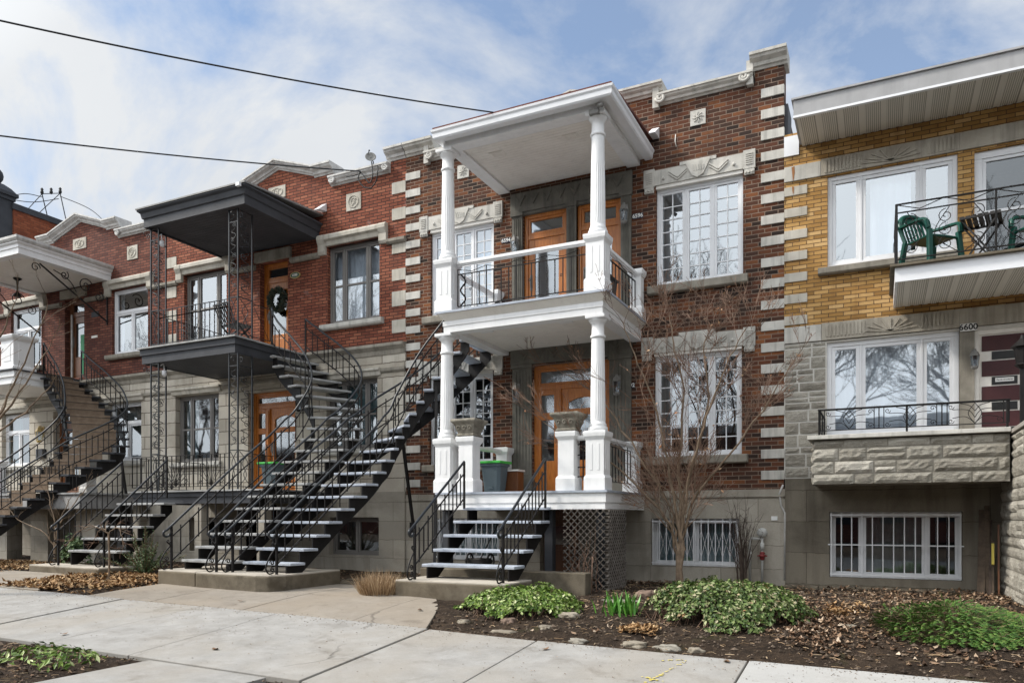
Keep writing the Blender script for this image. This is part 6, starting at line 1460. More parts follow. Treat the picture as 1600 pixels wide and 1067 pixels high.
def stemmed_tree(label, base, stems, seed, buds=0.05, kids=(13,17), r0=0.030, sub=0.95, cat='tree', bark='bark', name='bare_tree', depth=2, group=None):
    t = thing(name, label, cat, base, group); q = random.Random(seed); m = MB(); tw = MB(); bl = MB()
    for st_ in stems:
        pts = cubic(st_, 5); pts = [p+Vector((q.gauss(0,.012),q.gauss(0,.012),0)) for p in pts]; m.tube(pts, r0, 8, 0.006, cap=False)
        n = len(pts)
        for k in range(q.randint(*kids)):
            f = q.uniform(0.12,1.0)**0.85; i = min(int(f*(n-1)), n-2); b = pts[i]; d = (pts[i+1]-pts[i]).normalized()
            ax = Vector((q.gauss(0,1),q.gauss(0,.7),q.gauss(0,.5))).normalized(); nd = (d*0.9+ax*0.65+Vector((0,0,0.15))).normalized()
            branch(m, tw, bl, b, nd, sub*q.uniform(0.5,1.1)*(1.15-0.5*f), max(0.004, 0.011*(1.1-f)), q, depth, 0.12, 0.5, buds=buds)
        b = pts[-1]; branch(m, tw, bl, b, pts[-1]-pts[-2], sub*0.5, 0.005, q, depth, 0.1, 0.5, buds=buds)
    return t, m, tw, bl
stems = [[(-2.92,-1.40,0.9),(-2.94,-1.4,1.12),(-3.1,-1.27,1.74),(-3.79,-1.15,2.83),(-4.46,-1.02,3.7),(-5.2,-0.95,4.2)],
 [(-2.90,-1.40,0.9),(-2.91,-1.4,1.43),(-3.04,-1.52,2.25),(-3.21,-1.65,3.27),(-3.54,-1.77,4.15),(-3.72,-1.9,4.7)],
 [(-2.88,-1.40,0.9),(-2.88,-1.4,1.43),(-2.91,-1.35,2.46),(-2.86,-1.3,3.6),(-3.04,-1.25,4.4),(-3.1,-1.2,4.9)],
 [(-2.86,-1.42,0.9),(-2.85,-1.4,1.43),(-2.69,-1.57,2.24),(-2.39,-1.75,3.1),(-2.07,-1.92,3.8),(-1.8,-2.05,4.3)],
 [(-2.86,-1.38,0.9),(-2.85,-1.4,1.12),(-2.68,-1.3,1.84),(-2.1,-1.2,2.6),(-1.58,-1.1,3.35),(-1.2,-1.0,4.0)],
 [(-2.93,-1.40,0.85),(-2.96,-1.4,1.01),(-3.08,-1.55,1.53),(-3.89,-1.7,2.4),(-4.44,-1.85,2.69),(-5.1,-2.0,3.2)],
 [(-2.88,-1.39,0.9),(-2.89,-1.4,1.63),(-2.7,-1.22,2.46),(-2.5,-1.1,3.5),(-2.6,-1.0,4.3),(-2.46,-0.9,4.7)]]
t, m, tw, bl = stemmed_tree('bare multi-stemmed small tree with reddish twigs before the dark brick house', (-2.89,-1.42,0.35), stems, 17, depth=3, buds=0.035, kids=(11,14))
m.tube([(-2.90,-1.42,0.30),(-2.895,-1.42,0.45),(-2.90,-1.42,0.75),(-2.91,-1.41,1.02)], 0.062, 10, 0.050, cap=False)
m.tube([(-2.86,-1.47,0.32),(-2.84,-1.48,0.5),(-2.87,-1.46,0.72),(-2.845,-1.41,0.98),(-2.86,-1.40,1.25)], 0.036, 8, 0.030, cap=False)
m.build('trunk', 'bark', t); tw.build('crown', 'twig_bark', t); bl.build('dry_buds', 'bud_leaf', t)  # leaf-shaped pieces stand for dry buds at the twig tips
stems = [[(-13.6,-6.5,1.6),(-13.18,-6.5,2.45),(-12.16,-6.5,3.05),(-11.52,-6.5,3.55),(-10.9,-6.5,4.1)],
 [(-13.6,-6.5,1.6),(-12.9,-6.45,2.6),(-12.33,-6.4,3.13),(-11.75,-6.4,3.9),(-11.1,-6.4,4.7)], [(-13.7,-6.5,1.8),(-13.2,-6.4,3.3),(-12.85,-6.3,4.09),(-12.4,-6.3,4.5),(-12.1,-6.3,4.9)],
 [(-13.6,-6.5,1.5),(-12.95,-6.6,2.3),(-12.31,-6.6,2.71),(-11.4,-6.6,3.1),(-10.75,-6.6,3.45)],
 [(-13.8,-6.5,1.6),(-14.2,-6.6,3.0),(-14.6,-6.8,4.4),(-14.8,-6.9,5.5)], [(-13.8,-6.5,1.6),(-13.8,-6.2,3.2),(-13.5,-6.1,4.8),(-13.2,-6.3,6.0)]]
t, m, tw, bl = stemmed_tree('bare young tree reaching in from the left edge with pale tan branches', (-13.7,-6.5,0.25), stems, 23, buds=0.02, kids=(2,3), r0=0.030, sub=0.9, depth=1)
m.tube([(-13.7,-6.5,0.2),(-13.72,-6.5,1.0),(-13.68,-6.5,1.8)], 0.08, 10, 0.06, cap=False)
m.build('trunk', 'bark', t); tw.build('crown', 'bark', t)
stems = [[(-16.85,-2.6,0.9),(-16.9,-2.6,1.5),(-17.1,-2.6,2.1),(-17.15,-2.6,2.7)], [(-16.85,-2.6,0.9),(-16.7,-2.6,1.4),(-16.2,-2.55,1.9),(-15.8,-2.5,2.3)], [(-16.85,-2.6,0.8),(-17.1,-2.7,1.2),(-17.9,-2.8,1.5),(-18.4,-2.8,1.9)], [(-16.85,-2.6,0.9),(-16.9,-2.5,1.4),(-16.6,-2.4,2.0)]]
t, m, tw, bl = stemmed_tree('small bare sapling with thin tan branches, between the carpeted stairs and the short steps', (-16.85,-2.6,0.42), stems, 29, buds=0.05, kids=(4,6), r0=0.018, sub=0.5, depth=1)
m.tube([(-16.85,-2.6,0.38),(-16.87,-2.6,1.0)], 0.035, 8, 0.028, cap=False); m.build('trunk', 'bark', t); tw.build('crown', 'bark', t)
stems = [[(-12.75,-4.25,1.25),(-12.9,-4.25,1.35),(-13.1,-4.2,1.28),(-13.3,-4.2,1.05)], [(-12.75,-4.25,1.25),(-12.95,-4.4,1.38),(-13.25,-4.5,1.30),(-13.5,-4.5,1.1)], [(-12.75,-4.25,1.25),(-12.6,-4.2,1.36),(-12.45,-4.2,1.2),(-12.4,-4.2,1.0)]]
t, m, tw, bl = stemmed_tree('thin weeping sapling with reddish drooping twigs beside the small yew', (-12.75,-4.25,0.4), stems, 33, buds=0.0, kids=(5,7), r0=0.010, sub=0.28, depth=1)
m.tube([(-12.75,-4.25,0.3),(-12.73,-4.25,0.8),(-12.76,-4.25,1.27)], 0.020, 8, 0.016, cap=False); m.build('trunk', 'bark', t); tw.build('crown', 'twig_bark', t)
# climbing twigs on the lattice
t = thing('climbing_vine', 'tangled reddish-brown bare vine on the wooden lattice screen', 'vine', (-4.2,-2.35,0.35)); q = random.Random(3); m = MB()
for i in range(26):
    x = -4.22+q.gauss(0,.14); p = [(x, -2.33, 0.34)]; L = q.uniform(0.3,1.15)
    for k in range(1, 7): x += q.gauss(0,.04); p.append((x, -2.31+q.gauss(0,.03), 0.34+L*k/6))
    m.tube(p, 0.006, 4, 0.002)
m.tube([(-3.96,-2.6,0.3),(-3.95,-2.58,0.95)], 0.008, 5); m.build('stems', 'twig_bark', t)
# green ground foliage by the C steps
foliage_dome('evergreen_bush', 'small glossy dark evergreen bush behind the handrail at the far left', 'shrub', (-16.3,-2.5), 0.38, 0.30, 0.75, 700, 0.06, 'yew_leaf', 41)
foliage_dome('weed_patch', 'ragged green and straw weeds in the soil bed at the bottom left corner', 'plant', (-7.75,-8.55), 0.62, 0.42, 0.13, 330, 0.034, 'ivy_leaf', 43, elong=2.4)

# ---- dead leaves, clods, stones
def litter(name, label, mat, regions, seed, size):
    q = random.Random(seed); m = MB()
    for (x0,x1,y0,y1,n,pile) in regions:
        for i in range(n):
            x = q.uniform(x0,x1); y = q.uniform(y0,y1)
            if hn(x*1.7,y*1.7,seed) < 0.36 and q.random() < 0.75: continue
            z = gz(x,y)+bump(x,y)+0.008+q.random()*pile; s = size*q.choice((0.4,0.6,0.8,1.0,1.0,1.25,1.5))*q.uniform(0.8,1.15); a = q.uniform(0,6.283); ca, sa = math.cos(a), math.sin(a)
            tilt = q.uniform(-.5,.5); tl2 = q.uniform(-.4,.4); cu_ = q.uniform(0.1,0.5)*s; vs = []
            for (u, v, w) in ((-1,0,cu_*.6),(-0.35,-.55,0),(0.35,-.5,0.1*cu_),(1,0.1,cu_),(0.3,.55,0),(-0.4,.5,0.1*cu_)):
                u *= s*0.5; v *= s*0.5; vs.append((x+u*ca-v*sa, y+u*sa+v*ca, z+w+u*tilt*0.6+v*tl2*0.6))
            m.add(vs, [(0,1,5),(1,2,4,5),(2,3,4)])
    return tag(m.build(name, mat), label, 'leaves', None, 'stuff')
litter('dead_leaves', 'scattered brown dead leaves over the bare soil below the yellow brick house', 'dead_leaf', [(-1.0,1.62,-4.4,-0.4,2500,0.02),(-5.0,1.5,-0.75,-0.36,900,0.05),(-1.2,-0.3,-5.2,-3.4,500,0.03),(-2.6,-1.0,-2.6,-0.4,420,0.01),(-5.0,-2.2,-5.5,-0.4,330,0.006),(-0.9,2.0,-5.4,-4.4,420,0.01),(-9.2,-6.5,-2.6,-0.3,700,0.02),(-15.5,-9.5,-2.8,-0.6,900,0.01),(-10.5,-7.0,-9.6,-8.0,260,0.01)], 5, 0.062)
litter('dead_leaves', 'thick drift of orange-brown dead leaves along the sidewalk at the left', 'orange_dead_leaf', [(-14.0,-11.35,-5.6,-3.3,3400,0.05),(-19.5,-16.2,-5.4,-2.2,3000,0.05),(-16.0,-13.4,-3.2,-2.2,500,0.03)], 6, 0.085)
litter('dead_leaves', 'cut straw-coloured leaf tufts on the soil left of the juniper', 'orange_dead_leaf', [(-0.62,-0.12,-3.6,-3.0,420,0.09),(-2.75,-2.3,-5.1,-4.7,260,0.03)], 7, 0.06)
q = random.Random(77); m = MB()
for i in range(12000):
    r_ = q.random()
    if r_ < 0.7: x, y = q.uniform(-5.3,3.0), q.uniform(-5.66,-0.4)
    elif r_ < 0.9: x, y = q.uniform(-10.4,-4.6), q.uniform(-9.9,-7.98)
    else: x, y = q.uniform(-9,-6.6), q.uniform(-2.7,-0.3)
    if (-7.0 < x < -5.3 and y < -7.9) or (x < -4.9 and y > -5.66 and y < -3.0 and r_ < 0.7 and x < -4.94-(y+5.66)*0.45): continue
    s = q.uniform(0.006,0.024)*(1.9 if q.random() < 0.08 else 1); z = gz(x,y)+bump(x,y)+s*0.3
    p = [Vector((x+s*q.uniform(.6,1.2)*a, y+s*q.uniform(.6,1.2)*b, z+s*q.uniform(.5,.9)*c)) for a, b, c in ((1,0,0),(0,1,0),(-1,0,0),(0,-1,0),(0,0,1))]
    m.add(p, [(0,1,4),(1,2,4),(2,3,4),(3,0,4)])
tag(m.build('soil_clods', 'soil_clod'), 'crumbs and clods of dark garden soil', 'soil', None, 'stuff')
m = MB(); q = random.Random(91)
for i in range(1500):
    x, y = (q.uniform(-5.0,2.2), q.uniform(-5.6,-0.5)) if q.random() < 0.8 else (q.uniform(-10,-7.1), q.uniform(-9.6,-8.05))
    z = gz(x,y)+bump(x,y)+0.012; a = q.uniform(0,6.283); L = q.uniform(0.03,0.14)
    if x < -4.94-(y+5.66)*0.45 and y > -5.66 and x > -6.5: continue
    m.tube([(x,y,z),(x+L*0.5*math.cos(a)+q.gauss(0,.006),y+L*0.5*math.sin(a)+q.gauss(0,.006),z+q.uniform(0,.012)),(x+L*math.cos(a),y+L*math.sin(a),z)], q.uniform(0.0015,0.004), 3)
tag(m.build('fallen_twigs', 'dry_grass'), 'broken twigs and straw lying on the bare soil', 'twigs', None, 'stuff')
m = MB(); q = random.Random(14)
for i in range(2600):
    x = q.uniform(-13.0,1.5); y = (-5.69-abs(q.gauss(0,0.10)) if q.random() < 0.5 else -5.7-abs(q.gauss(0,0.7))) if q.random() < 0.7 else q.uniform(-7.9,-4.4)
    if y < -7.9 or (y > -5.6 and not (-11.2 < x < -6.1)): continue
    s = q.uniform(0.003,0.011); z = gz(x,y)+0.013; a = q.uniform(0,6.28)
    m.add([(x+s*math.cos(a+k*1.57)*q.uniform(.5,1.2), y+s*math.sin(a+k*1.57)*q.uniform(.5,1.2), z+(s*0.5 if k % 2 else 0)) for k in range(4)], [(0,1,2,3)])
tag(m.build('pavement_grit', 'dead_leaf'), 'crumbs of leaf and grit strewn over the pavement', 'grit', None, 'stuff')
def rock(label, x, y, sx, sy, h, mat='field_stone', seed=0):
    q = random.Random(seed); import bmesh
    b = bmesh.new(); bmesh.ops.create_icosphere(b, subdivisions=4, radius=1.0)
    for v in b.verts:
        n = 1+0.30*(hn(v.co.x*1.7+seed, v.co.y*1.7+v.co.z, seed)-0.5)*2+0.22*(hn(v.co.x*4+seed, v.co.y*4+v.co.z*3, seed+3)-0.5)
        v.co = v.co*n; v.co.z = min(max(v.co.z, -0.4), 0.62+0.25*hn(v.co.x*2, v.co.y*2, seed)); v.co = Vector((v.co.x*sx, v.co.y*sy, v.co.z*h))
    me = bpy.data.meshes.new('rock'); b.to_mesh(me); b.free(); me.materials.append(M[mat]); me.polygons.foreach_set('use_smooth', [False]*len(me.polygons))
    o = bpy.data.objects.new('garden_stone', me); COL.objects.link(o); o.location = (x, y, gz(x,y)+bump(x,y)+h*0.05); o.rotation_euler = (0,0,q.uniform(-.3,.3))
    return tag(o, label, 'stone', 'stones edging the garden bed')
rock('smooth rounded tan stone right of the bright ivy mound', -3.55, -4.55, 0.16, 0.11, 0.075, 'field_stone', 1)
rock('brown rounded boulder behind the tulip shoots', -3.05, -2.75, 0.17, 0.13, 0.13, 'brown_rock', 2)
rock('flat grey paving stone behind the tulip shoots, left of the brown boulder', -3.35, -3.15, 0.26, 0.14, 0.035, 'grey_limestone', 3)
rock('low pinkish stone under the front of the bright ivy mound', -4.20, -4.98, 0.10, 0.08, 0.06, 'brown_rock', 4)
rock('flat pale slab at the sidewalk edge below the tan stone', -4.05, -5.42, 0.16, 0.06, 0.03, 'field_stone', 5)
rock('small buff stone in the soil, second from the left along the sidewalk edge', -3.62, -5.15, 0.08, 0.07, 0.045, 'field_stone', 6)
rock('jagged pale stone at the sidewalk edge in the middle of the bed', -3.06, -5.50, 0.12, 0.07, 0.04, 'grey_limestone', 7)
rock('cracked whitish stone at the sidewalk edge below the dry tuft', -2.42, -5.46, 0.14, 0.09, 0.055, 'field_stone', 8)
rock('long layered grey stone at the sidewalk edge left of the ivy', -2.06, -5.48, 0.14, 0.07, 0.06, 'grey_limestone', 9)
rock('rounded grey stone at the sidewalk edge in front of the larger ivy mound', -1.74, -5.48, 0.09, 0.06, 0.05, 'field_stone', 10)
rock('small stone at the left foot of the bright ivy mound', -4.72, -5.22, 0.09, 0.07, 0.05, 'field_stone', 11)
rock('small pale stone lying among the dead leaves left of the juniper', -0.33, -4.05, 0.09, 0.05, 0.03, 'field_stone', 12)
rock('small tan stone just behind the smooth rounded tan stone', -3.62, -4.15, 0.08, 0.05, 0.03, 'field_stone', 13)
# loose leaves on the pavement
q = random.Random(55)
for i, (x, y, lb) in enumerate(((-8.45,-5.25,'curled dry leaf on the front walk near the dry grass clump'), (-6.6,-7.43,'brown curled leaf in the middle of the sidewalk'), (-3.24,-6.03,'small dry leaf on the sidewalk just below the edging stones'), (-8.96,-7.6,'dark curled leaf on the sidewalk at the left'), (-5.6,-4.85,'dry leaf on the front walk beside the bright ivy mound'), (-1.37,-5.82,'dry leaf on the sidewalk by the newer pale slab'))):
    m = MB()
    s = 0.055; a = q.uniform(0,6.283); ca, sa = math.cos(a), math.sin(a); vs = []
    for (u, v, w) in ((-1,0,.5),(-0.35,-.55,0.05),(0.35,-.5,.1),(1,0.1,.8),(0.3,.55,0.05),(-0.4,.5,.1)): vs.append((x+(u*ca-v*sa)*s, y+(u*sa+v*ca)*s, gz(x,y)+0.016+w*s*0.5))
    m.add(vs, [(0,1,5),(1,2,4,5),(2,3,4)]); o = m.build('fallen_leaf', 'dead_leaf', None, org=(x,y,gz(x,y))); tag(o, lb, 'leaf', 'loose leaves on the pavement')

# ================================================================== small things
t = thing('gas_meter_riser', 'grey gas regulator pipes with a dark red valve on the foundation wall', 'gas meter', (-1.86,-0.2,0.45))
m = MB(); m.tube([(-1.99,-0.16,0.42),(-1.99,-0.16,1.16),(-1.97,-0.16,1.19),(-1.80,-0.16,1.19)], 0.022, 8); m.tube([(-1.79,-0.16,0.42),(-1.79,-0.16,1.24)], 0.020, 8); m.tube([(-1.79,-0.16,1.0),(-1.79,-0.16,1.12)], 0.034, 8); m.tube([(-1.99,-0.16,0.9),(-1.99,-0.16,0.96)], 0.03, 8); m.build('pipes', 'pipe_grey', t)
m = MB(); pts_ = [(0.02,-0.045),(0.075,-0.03),(0.085,0.0),(0.075,0.03),(0.03,0.05)]; n = 16; vs = []
for r_, yy in pts_:
    for k in range(n): a = 2*math.pi*k/n; vs.append((-1.79+r_*math.cos(a), -0.17+yy, 1.29+r_*math.sin(a)))
m.add(vs, [(i*n+k, i*n+(k+1)%n, (i+1)*n+(k+1)%n, (i+1)*n+k) for i in range(4) for k in range(n)]+[tuple(range(n)), tuple(4*n+k for k in range(n))], True)
for k in range(8): a = k*math.pi/4; m.box(-1.79+0.08*math.cos(a)-0.008,-1.79+0.08*math.cos(a)+0.008,-0.185,-0.15,1.29+0.08*math.sin(a)-0.008,1.29+0.08*math.sin(a)+0.008)
m.build('regulator', 'pipe_grey', t)
m = MB(); m.lathe([(0.02,-0.075),(0.045,-0.05),(0.035,-0.02),(0.06,-0.01),(0.06,0.012),(0.035,0.03),(0.05,0.05),(0.02,0.07)], (-1.79,-0.16,0.90), 12); m.bar((-1.87,-0.16,0.90),(-1.71,-0.16,0.90),0.022); m.build('valve', 'regulator_red', t)
specs = [('broad weathered plank leaning in the corner by the split-stone wall, leftmost', (1.33,-0.52,0.40),(1.40,-0.10,1.66),0.10,0.022,'old_plank'), ('thick dark plank leaning second from the left in the corner', (1.42,-0.50,0.40),(1.45,-0.10,1.72),0.06,0.04,'old_plank'),
 ('dark crooked branch leaning behind the planks in the corner', (1.44,-0.56,0.40),(1.50,-0.12,1.50),0.035,0.035,'dark_bark'), ('thin reddish wooden stake leaning in the corner, rightmost', (1.545,-0.58,0.38),(1.575,-0.30,1.44),0.022,0.022,'brown_wood'), ('short stick with a yellow upper part leaning in the corner', (1.47,-0.62,0.40),(1.50,-0.32,1.20),0.03,0.03,'old_plank')]
for lb, a, b, w, h, mt in specs:
    o = MB().bar(a, b, w, h).build('leaning_plank', mt, None, org=a); tag(o, lb, 'wood', 'old wood leaning in the corner')
    if 'yellow' in lb:
        MB().bar((1.483,-0.50,0.86),(1.497,-0.37,1.16),0.034,0.034).build('yellow_part', 'yellow_marking', o)  # yellow section along the upper part of the stick
# plastic armchairs and folding table on the upper balcony
def armchair(name, label, loc, rot):
    t = thing(name, label, 'chair', (0,0,0), 'green plastic armchairs on the upper balcony')
    m = MB(); m.prism_z([(-0.23,-0.22),(0.23,-0.22),(0.21,0.20),(-0.21,0.20)], 0.42, 0.445)
    m.tube([(-0.23,-0.23,0.42),(0,-0.26,0.41),(0.23,-0.23,0.42)], 0.02, 6); m.build('seat', 'green_plastic', t, bevel=0.008)
    m = MB()
    n = 12; outer = [(-0.24+0.0, 0.20, 0.44),(-0.26,0.26,0.62),(-0.24,0.31,0.76),(-0.15,0.34,0.86),(0,0.35,0.89),(0.15,0.34,0.86),(0.24,0.31,0.76),(0.26,0.26,0.62),(0.24,0.20,0.44)]
    pts = cubic(outer, 5)
    for i in range(len(pts)-1): m.bar(pts[i], pts[i+1], 0.065, 0.03)
    m.tube(pts, 0.03, 6)
    m.add([(-0.19,0.335,0.79),(0.19,0.335,0.79),(0.12,0.35,0.87),(-0.12,0.35,0.87),(-0.19,0.355,0.79),(0.19,0.355,0.79),(0.12,0.37,0.87),(-0.12,0.37,0.87)],[(0,1,2,3),(7,6,5,4),(0,4,5,1),(3,2,6,7),(0,3,7,4),(1,5,6,2)])
    for i in range(6):
        x = -0.165+i*0.066; m.bar((x*0.95,0.205,0.44),(x,0.34,0.80),0.036,0.012)
    m.build('backrest', 'green_plastic', t)
    for s_ in (-1, 1):
        m = MB(); arm = cubic([(s_*0.25,0.27,0.68),(s_*0.29,0.10,0.665),(s_*0.30,-0.10,0.655),(s_*0.295,-0.22,0.62),(s_*0.28,-0.25,0.50)], 5)
        for i in range(len(arm)-1): m.bar(arm[i], arm[i+1], 0.07, 0.028)
        m.tube(arm, 0.024, 6); m.build('armrest', 'green_plastic', t)
        for y0, y1 in ((-0.235,-0.28),(0.19,0.27)):
            m = MB(); m.bar((s_*0.25,y0,0.50 if y0 < 0 else 0.44),(s_*0.285,y1,0.0),0.07,0.05); m.build('leg', 'green_plastic', t, bevel=0.006)
    t.location = loc; t.rotation_euler = (0,0,rot); t.scale = (1.03,1.03,1.06); return t
armchair('plastic_armchair', 'dark green plastic armchair at the left end of the upper balcony', (0.66,-0.90,5.122), R(42))
armchair('plastic_armchair', 'dark green plastic armchair cut off by the right edge of the photo', (2.05,-0.85,5.122), R(-55))
t = thing('folding_table', 'dark slatted folding table between the two green armchairs', 'table', (0,0,0)); m = MB()
for i in range(7): m.box(-0.26,0.26,-0.25+i*0.073,-0.25+i*0.073+0.055,0.665,0.685)
m.box(-0.27,-0.24,-0.25,0.245,0.64,0.664); m.box(0.24,0.27,-0.25,0.245,0.64,0.664); m.build('tabletop', 'black_plastic', t)
for s_ in (-1, 1):
    m = MB(); m.bar((s_*0.22,-0.22,0.645),(s_*0.22,0.22,0.0),0.035,0.02); m.build('leg', 'black_plastic', t); m = MB(); m.bar((s_*0.19,0.22,0.645),(s_*0.19,-0.22,0.0),0.035,0.02); m.build('leg', 'black_plastic', t)
t.location = (1.30,-0.85,5.122); t.rotation_euler = (0,0,R(80))
# black slatted chair on the charcoal upper porch
t = thing('garden_chair', 'black slatted folding chair on the charcoal upper porch by the window', 'chair', (0,0,0)); m = MB()
for i in range(9): m.bar((-0.24+i*0.06,0.22,0.40),(-0.26+i*0.065,0.38,0.78),0.03,0.012)
m.bar((-0.28,0.38,0.78),(0.28,0.38,0.78),0.03); m.build('backrest', 'black_plastic', t)
m = MB()
for i in range(8): m.box(-0.25,0.25,-0.22+i*0.055,-0.18+i*0.055,0.38,0.40)
m.build('seat', 'black_plastic', t)
for s_ in (-1, 1):
    for a, b in (((s_*0.25,-0.2,0.40),(s_*0.25,0.22,0.0)),((s_*0.27,0.22,0.42),(s_*0.27,-0.22,0.0))): MB().bar(a, b, 0.03).build('leg', 'black_plastic', t)
t.location = (-12.35,-1.55,5.242); t.rotation_euler = (0,0,R(170))
t = thing('folding_chair', 'black folding chair behind the right railing of the white upper porch', 'chair', (0,0,0)); m = MB()
for i in range(7): m.bar((-0.2+i*0.066,0.2,0.05),(-0.2+i*0.066,0.26,0.56),0.03,0.012)
m.bar((-0.24,0.26,0.56),(0.24,0.26,0.56),0.05,0.03); m.build('backrest', 'black_plastic', t); MB().box(-0.23,0.23,-0.25,0.19,0.30,0.33).build('seat', 'black_plastic', t)
for a in (-0.21,0.21):
    for b in (-0.23,0.17): MB().bar((a,b,0.30),(a,b,0.0),0.03).build('leg', 'black_plastic', t)
t.location = (-4.42,-0.95,5.122); t.rotation_euler = (0,0,R(-90))
o = MB().lathe([(0.07,0.0),(0.10,0.10),(0.115,0.11),(0.115,0.13),(0.09,0.125),(0.02,0.2)], (-6.0,-1.75,5.122), 14).build('flower_pot', 'black_plastic', None, org=(-6.0,-1.75,5.122)); tag(o, 'small black pot on the floor of the white upper porch behind the railing', 'pot')
# wreath on the upper door of the red brick house
t = thing('door_wreath', 'shaggy grey-green wreath hanging on the upper wooden door above the curved stairs', 'wreath', (-12.72,0.02,6.65)); q = random.Random(8); m = MB()
for i in range(1500):
    a = q.uniform(0,6.283); b = q.uniform(0,6.283); r_ = 0.20+0.075*math.cos(b)*q.random()**.5; p = Vector((-12.72+r_*math.cos(a), 0.05+0.06*math.sin(b), 6.65+r_*math.sin(a)*1.1)); o = Vector((math.cos(a)+q.gauss(0,.8), -0.5+q.gauss(0,.6), math.sin(a)+q.gauss(0,.8)-0.3)).normalized(); leaf(m, p+o*0.03, o.orthogonal()+Vector((q.gauss(0,.5),q.gauss(0,.5),q.gauss(0,.5))), q.uniform(0.02,0.04), q, 2.5)
m.build('foliage', 'wreath_leaf', t); MB().tube([(-12.72+0.2*math.cos(i*math.pi/12), 0.06, 6.65+0.22*math.sin(i*math.pi/12)) for i in range(25)], 0.025, 6).build('ring', 'dark_bark', t)
# reel mower under the porch steps
t = thing('reel_mower', 'old black push mower behind the short steps under the white porch', 'mower', (-6.05,-2.1,0.71)); z = 0.79
for s_ in (-0.20, 0.20):
    m = MB(); m.tube([(-6.05+s_, -2.3+0.12*math.cos(k*math.pi/8), z+0.03+0.12*math.sin(k*math.pi/8)) for k in range(17)], 0.018, 6)
    for k in range(5): a = k*1.257; m.bar((-6.05+s_,-2.3,z+0.03),(-6.05+s_,-2.3+0.11*math.cos(a),z+0.03+0.11*math.sin(a)),0.012)
    m.build('wheel', 'black_plastic', t)
m = MB(); m.tube([(-6.25,-2.3,z+0.03),(-5.85,-2.3,z+0.03)],0.05,8); m.box(-6.3,-5.8,-2.38,-2.33,z+0.0,z+0.06); m.build('reel', 'black_plastic', t); MB().tube([(-6.05,-2.3,z+0.05),(-5.98,-1.7,1.5)],0.012,6).build('handle', 'black_plastic', t)
# satellite dish + cable bundle on the parapet
t = thing('satellite_dish', 'small grey satellite dish on the parapet of the bright red brick house', 'dish', (-9.95,-0.1,9.1)); vs = []; n = 18; c0 = Vector((-9.92,-0.12,9.33)); ax = Vector((0.5,-0.75,0.35)).normalized(); u = ax.orthogonal().normalized(); v = ax.cross(u)
rings = [(0.0,0.0),(0.05,0.004),(0.09,0.014),(0.12,0.03)]
for r_, d in rings:
    for k in range(n): a = 2*math.pi*k/n; vs.append(c0+u*(r_*math.cos(a))+v*(r_*math.sin(a))+ax*d)
m = MB(); m.add(vs, [(i*n+k, i*n+(k+1)%n, (i+1)*n+(k+1)%n, (i+1)*n+k) for i in range(3) for k in range(n)], True); ob = m.build('reflector', 'lamp_metal', t); sm_ = ob.modifiers.new('solid','SOLIDIFY'); sm_.thickness = 0.01
MB().tube([c0, c0+Vector((0,0.1,-0.05)), (-9.95,-0.02,9.1)], 0.014, 6).build('mast', 'charcoal_paint', t); MB().tube([c0-v*0.11, c0+ax*0.16-v*0.04], 0.008, 5).add(*[[c0+ax*0.16-v*0.04+Vector(d)*0.025 for d in ((1,0,0),(0,1,0),(-1,0,0),(0,-1,0),(0,0,1),(0,0,-1))], [(0,1,4),(1,2,4),(2,3,4),(3,0,4),(1,0,5),(2,1,5),(3,2,5),(0,3,5)]]).build('receiver_arm', 'charcoal_paint', t)
def cable(name, label, pts, r, cat='cable', n=7):
    P_ = cubic(pts, n); m = MB(); m.tube(P_, r, 5); o = m.build(name, 'cable_black', None, org=tuple(P_[0])); return tag(o, label, cat)
def sagline(a, b, sag, n=14, t0=0.0, t1=1.0):
    a, b = Vector(a), Vector(b); out = []
    for i in range(n+1): t = t0+(t1-t0)*i/n; p = a+(b-a)*t; p.z -= sag*4*t*(1-t); out.append(p)
    return out
m = MB(); P_ = sagline((-13.6,-14.0,7.4), (-5.75,-2.32,8.27), 0.30, 40); m.tube(P_, 0.012, 5); tag(m.build('overhead_cable', 'cable_black', None, org=tuple(P_[0])), 'upper black overhead cable running down to the white porch roof', 'cable', 'overhead service cables')
m = MB(); P_ = sagline((-18.0,-16.0,6.6), (-10.1,-0.25,9.02), 0.35, 40); m.tube(P_, 0.014, 5); tag(m.build('overhead_cable', 'cable_black', None, org=tuple(P_[0])), 'lower black overhead cable running to the parapet of the red brick house', 'cable', 'overhead service cables')
m = MB(); P_ = sagline((0.6,5,10.75), (6.5,5,11.85), 0.10, 20); m.tube(P_, 0.007, 4); tag(m.build('overhead_cable', 'cable_black', None, org=tuple(P_[0])), 'hair-thin cable in the sky above the yellow brick house', 'cable', 'overhead service cables')
t = thing('cable_bundle', 'looped black service cables hanging on the parapet below the satellite dish', 'cable', (-10.1,-0.25,9.02))
for pts in ([(-10.1,-0.25,9.02),(-10.15,-0.25,8.86),(-10.0,-0.24,8.66),(-9.82,-0.22,8.62)], [(-10.1,-0.25,9.02),(-10.0,-0.25,8.9),(-9.85,-0.25,8.72),(-9.78,-0.24,8.9),(-9.84,-0.2,9.2)], [(-9.86,-0.2,8.62),(-9.72,-0.2,8.75),(-9.68,-0.2,8.95),(-9.72,-0.15,9.1)], [(-10.5,-0.22,9.0),(-10.3,-0.22,8.98),(-10.1,-0.22,9.0)]):
    MB().tube(cubic(pts, 7), 0.013, 6).build('cable_loop', 'cable_black', t)
t = thing('roof_wire_mast', 'spindly iron wire mast with insulators on the edge of the taller orange-brown house', 'mast', (-24.25,2.6,11.34)); m = MB()
A_ = (-24.25,1.75,11.95); B_ = (-24.25,2.35,12.2)
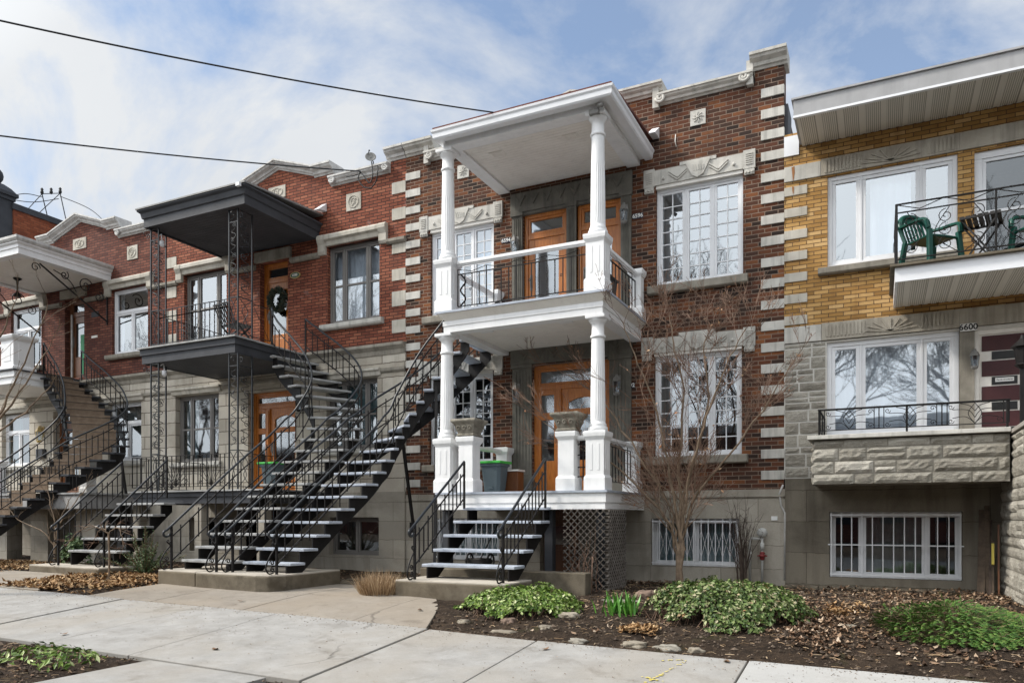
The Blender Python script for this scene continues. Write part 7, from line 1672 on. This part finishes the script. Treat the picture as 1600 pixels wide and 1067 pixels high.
for a, b in ((A_,(-24.3,1.35,11.34)),(A_,(-24.3,1.95,11.34)),(B_,(-24.3,1.7,11.34)),(B_,(-24.3,2.6,11.34)),(A_,B_)): m.bar(a, b, 0.022)
m.build('legs', 'charcoal_paint', t)
for p in (A_, (-24.25,2.05,12.07), B_): MB().lathe([(0.03,-0.03),(0.05,0.0),(0.05,0.06),(0.03,0.09),(0.05,0.12),(0.02,0.17)], (p[0],p[1],p[2]+0.02), 8).build('insulator', 'black_plastic', t)
for pts in ([(-24.25,2.35,12.1),(-23.0,2.6,11.5),(-21.3,2.2,10.3)], [(-24.5,0.9,11.6),(-24.35,1.3,11.8),(-24.25,1.75,11.85)], [(-24.5,0.9,11.5),(-24.3,1.5,11.6),(-24.25,2.3,12.0)]):
    MB().tube(cubic(pts, 8), 0.012, 4).build('wire', 'cable_black', t)
# spotlights on the charcoal porch and the post of C
for x, z, par in ((-14.22,7.45,PB),(-14.15,4.62,PB)):
    m = MB(); m.lathe([(0.02,0.0),(0.05,0.03),(0.05,0.12),(0.03,0.13)], (x+0.12,-2.0,z), 10); m.tube([(x,-2.0,z+0.25),(x+0.1,-2.0,z+0.28),(x+0.12,-2.0,z+0.12)], 0.012, 6); m.build('spotlight', 'white_vinyl', par)

# ================================================================== bare trees across the street (they show in the window panes)
def big_tree(seed, h):
    t = thing('street_tree', 'tall bare street tree', 'tree', (0,0,0), 'bare trees across the street'); q = random.Random(seed); m = MB(); tw = MB()
    m.tube([(0,0,-0.3),(0.05,0,h*0.15),(0.0,0.05,h*0.32)], 0.26, 9, 0.18, cap=False)
    for k in range(7):
        a = k*0.9+q.uniform(-.3,.3); branch(m, tw, None, (0,0.05*0,h*(0.24+0.018*k)), (math.cos(a)*0.75, math.sin(a)*0.75, 0.9), h*0.34, 0.12, q, 4, 0.2, 0.6, 5, 0.011, (4,5))
    m.build('trunk', 'dark_bark', t); tw.build('crown', 'dark_bark', t); return t
ob_ = thing('brick_terrace', 'plain brown brick terrace across the street', 'house', (-14,-38,0.3))
MB().box(-75,40,-48,-38,0,7.2).build('wall', 'old_red_brick', ob_)
mm_ = MB()
for i in range(38): x = -72+i*3; mm_.box(x,x+1.4,-38.0,-37.93,1.2,2.9); mm_.box(x,x+1.4,-38.0,-37.93,4.3,6.0)
mm_.build('windows', 'room_dark', ob_); MB().box(-75.3,40.3,-38.3,-37.6,7.2,7.7).build('cornice', 'weathered_white', ob_)
bt = big_tree(3, 15.5)
tl = ['tall bare tree straight across the street', 'bare tree across the street, beyond the first to the left', 'bare tree across the street, opposite the white porch', 'bare tree across the street, opposite the charcoal porch', 'bare tree across the street, farthest left', 'bare tree across the street at the right']
for i, (x, y, s_, rz) in enumerate(((-3.5,-26.0,1.0,0.0),(-12.5,-29.0,1.1,1.3),(-21.0,-27.0,0.95,2.4),(-33.0,-28.5,1.1,3.9),(-46.0,-27.0,1.0,5.0),(5.5,-27.5,1.05,0.7))):
    if i == 0: o = bt
    else:
        o = bt.copy(); COL.objects.link(o)
        for ch in list(bt.children): c_ = ch.copy(); COL.objects.link(c_); c_.parent = o
    o['label'] = tl[i]; o.location = (x, y, gz(x,-12)+0.1); o.scale = (s_,s_,s_); o.rotation_euler = (0,0,rz)
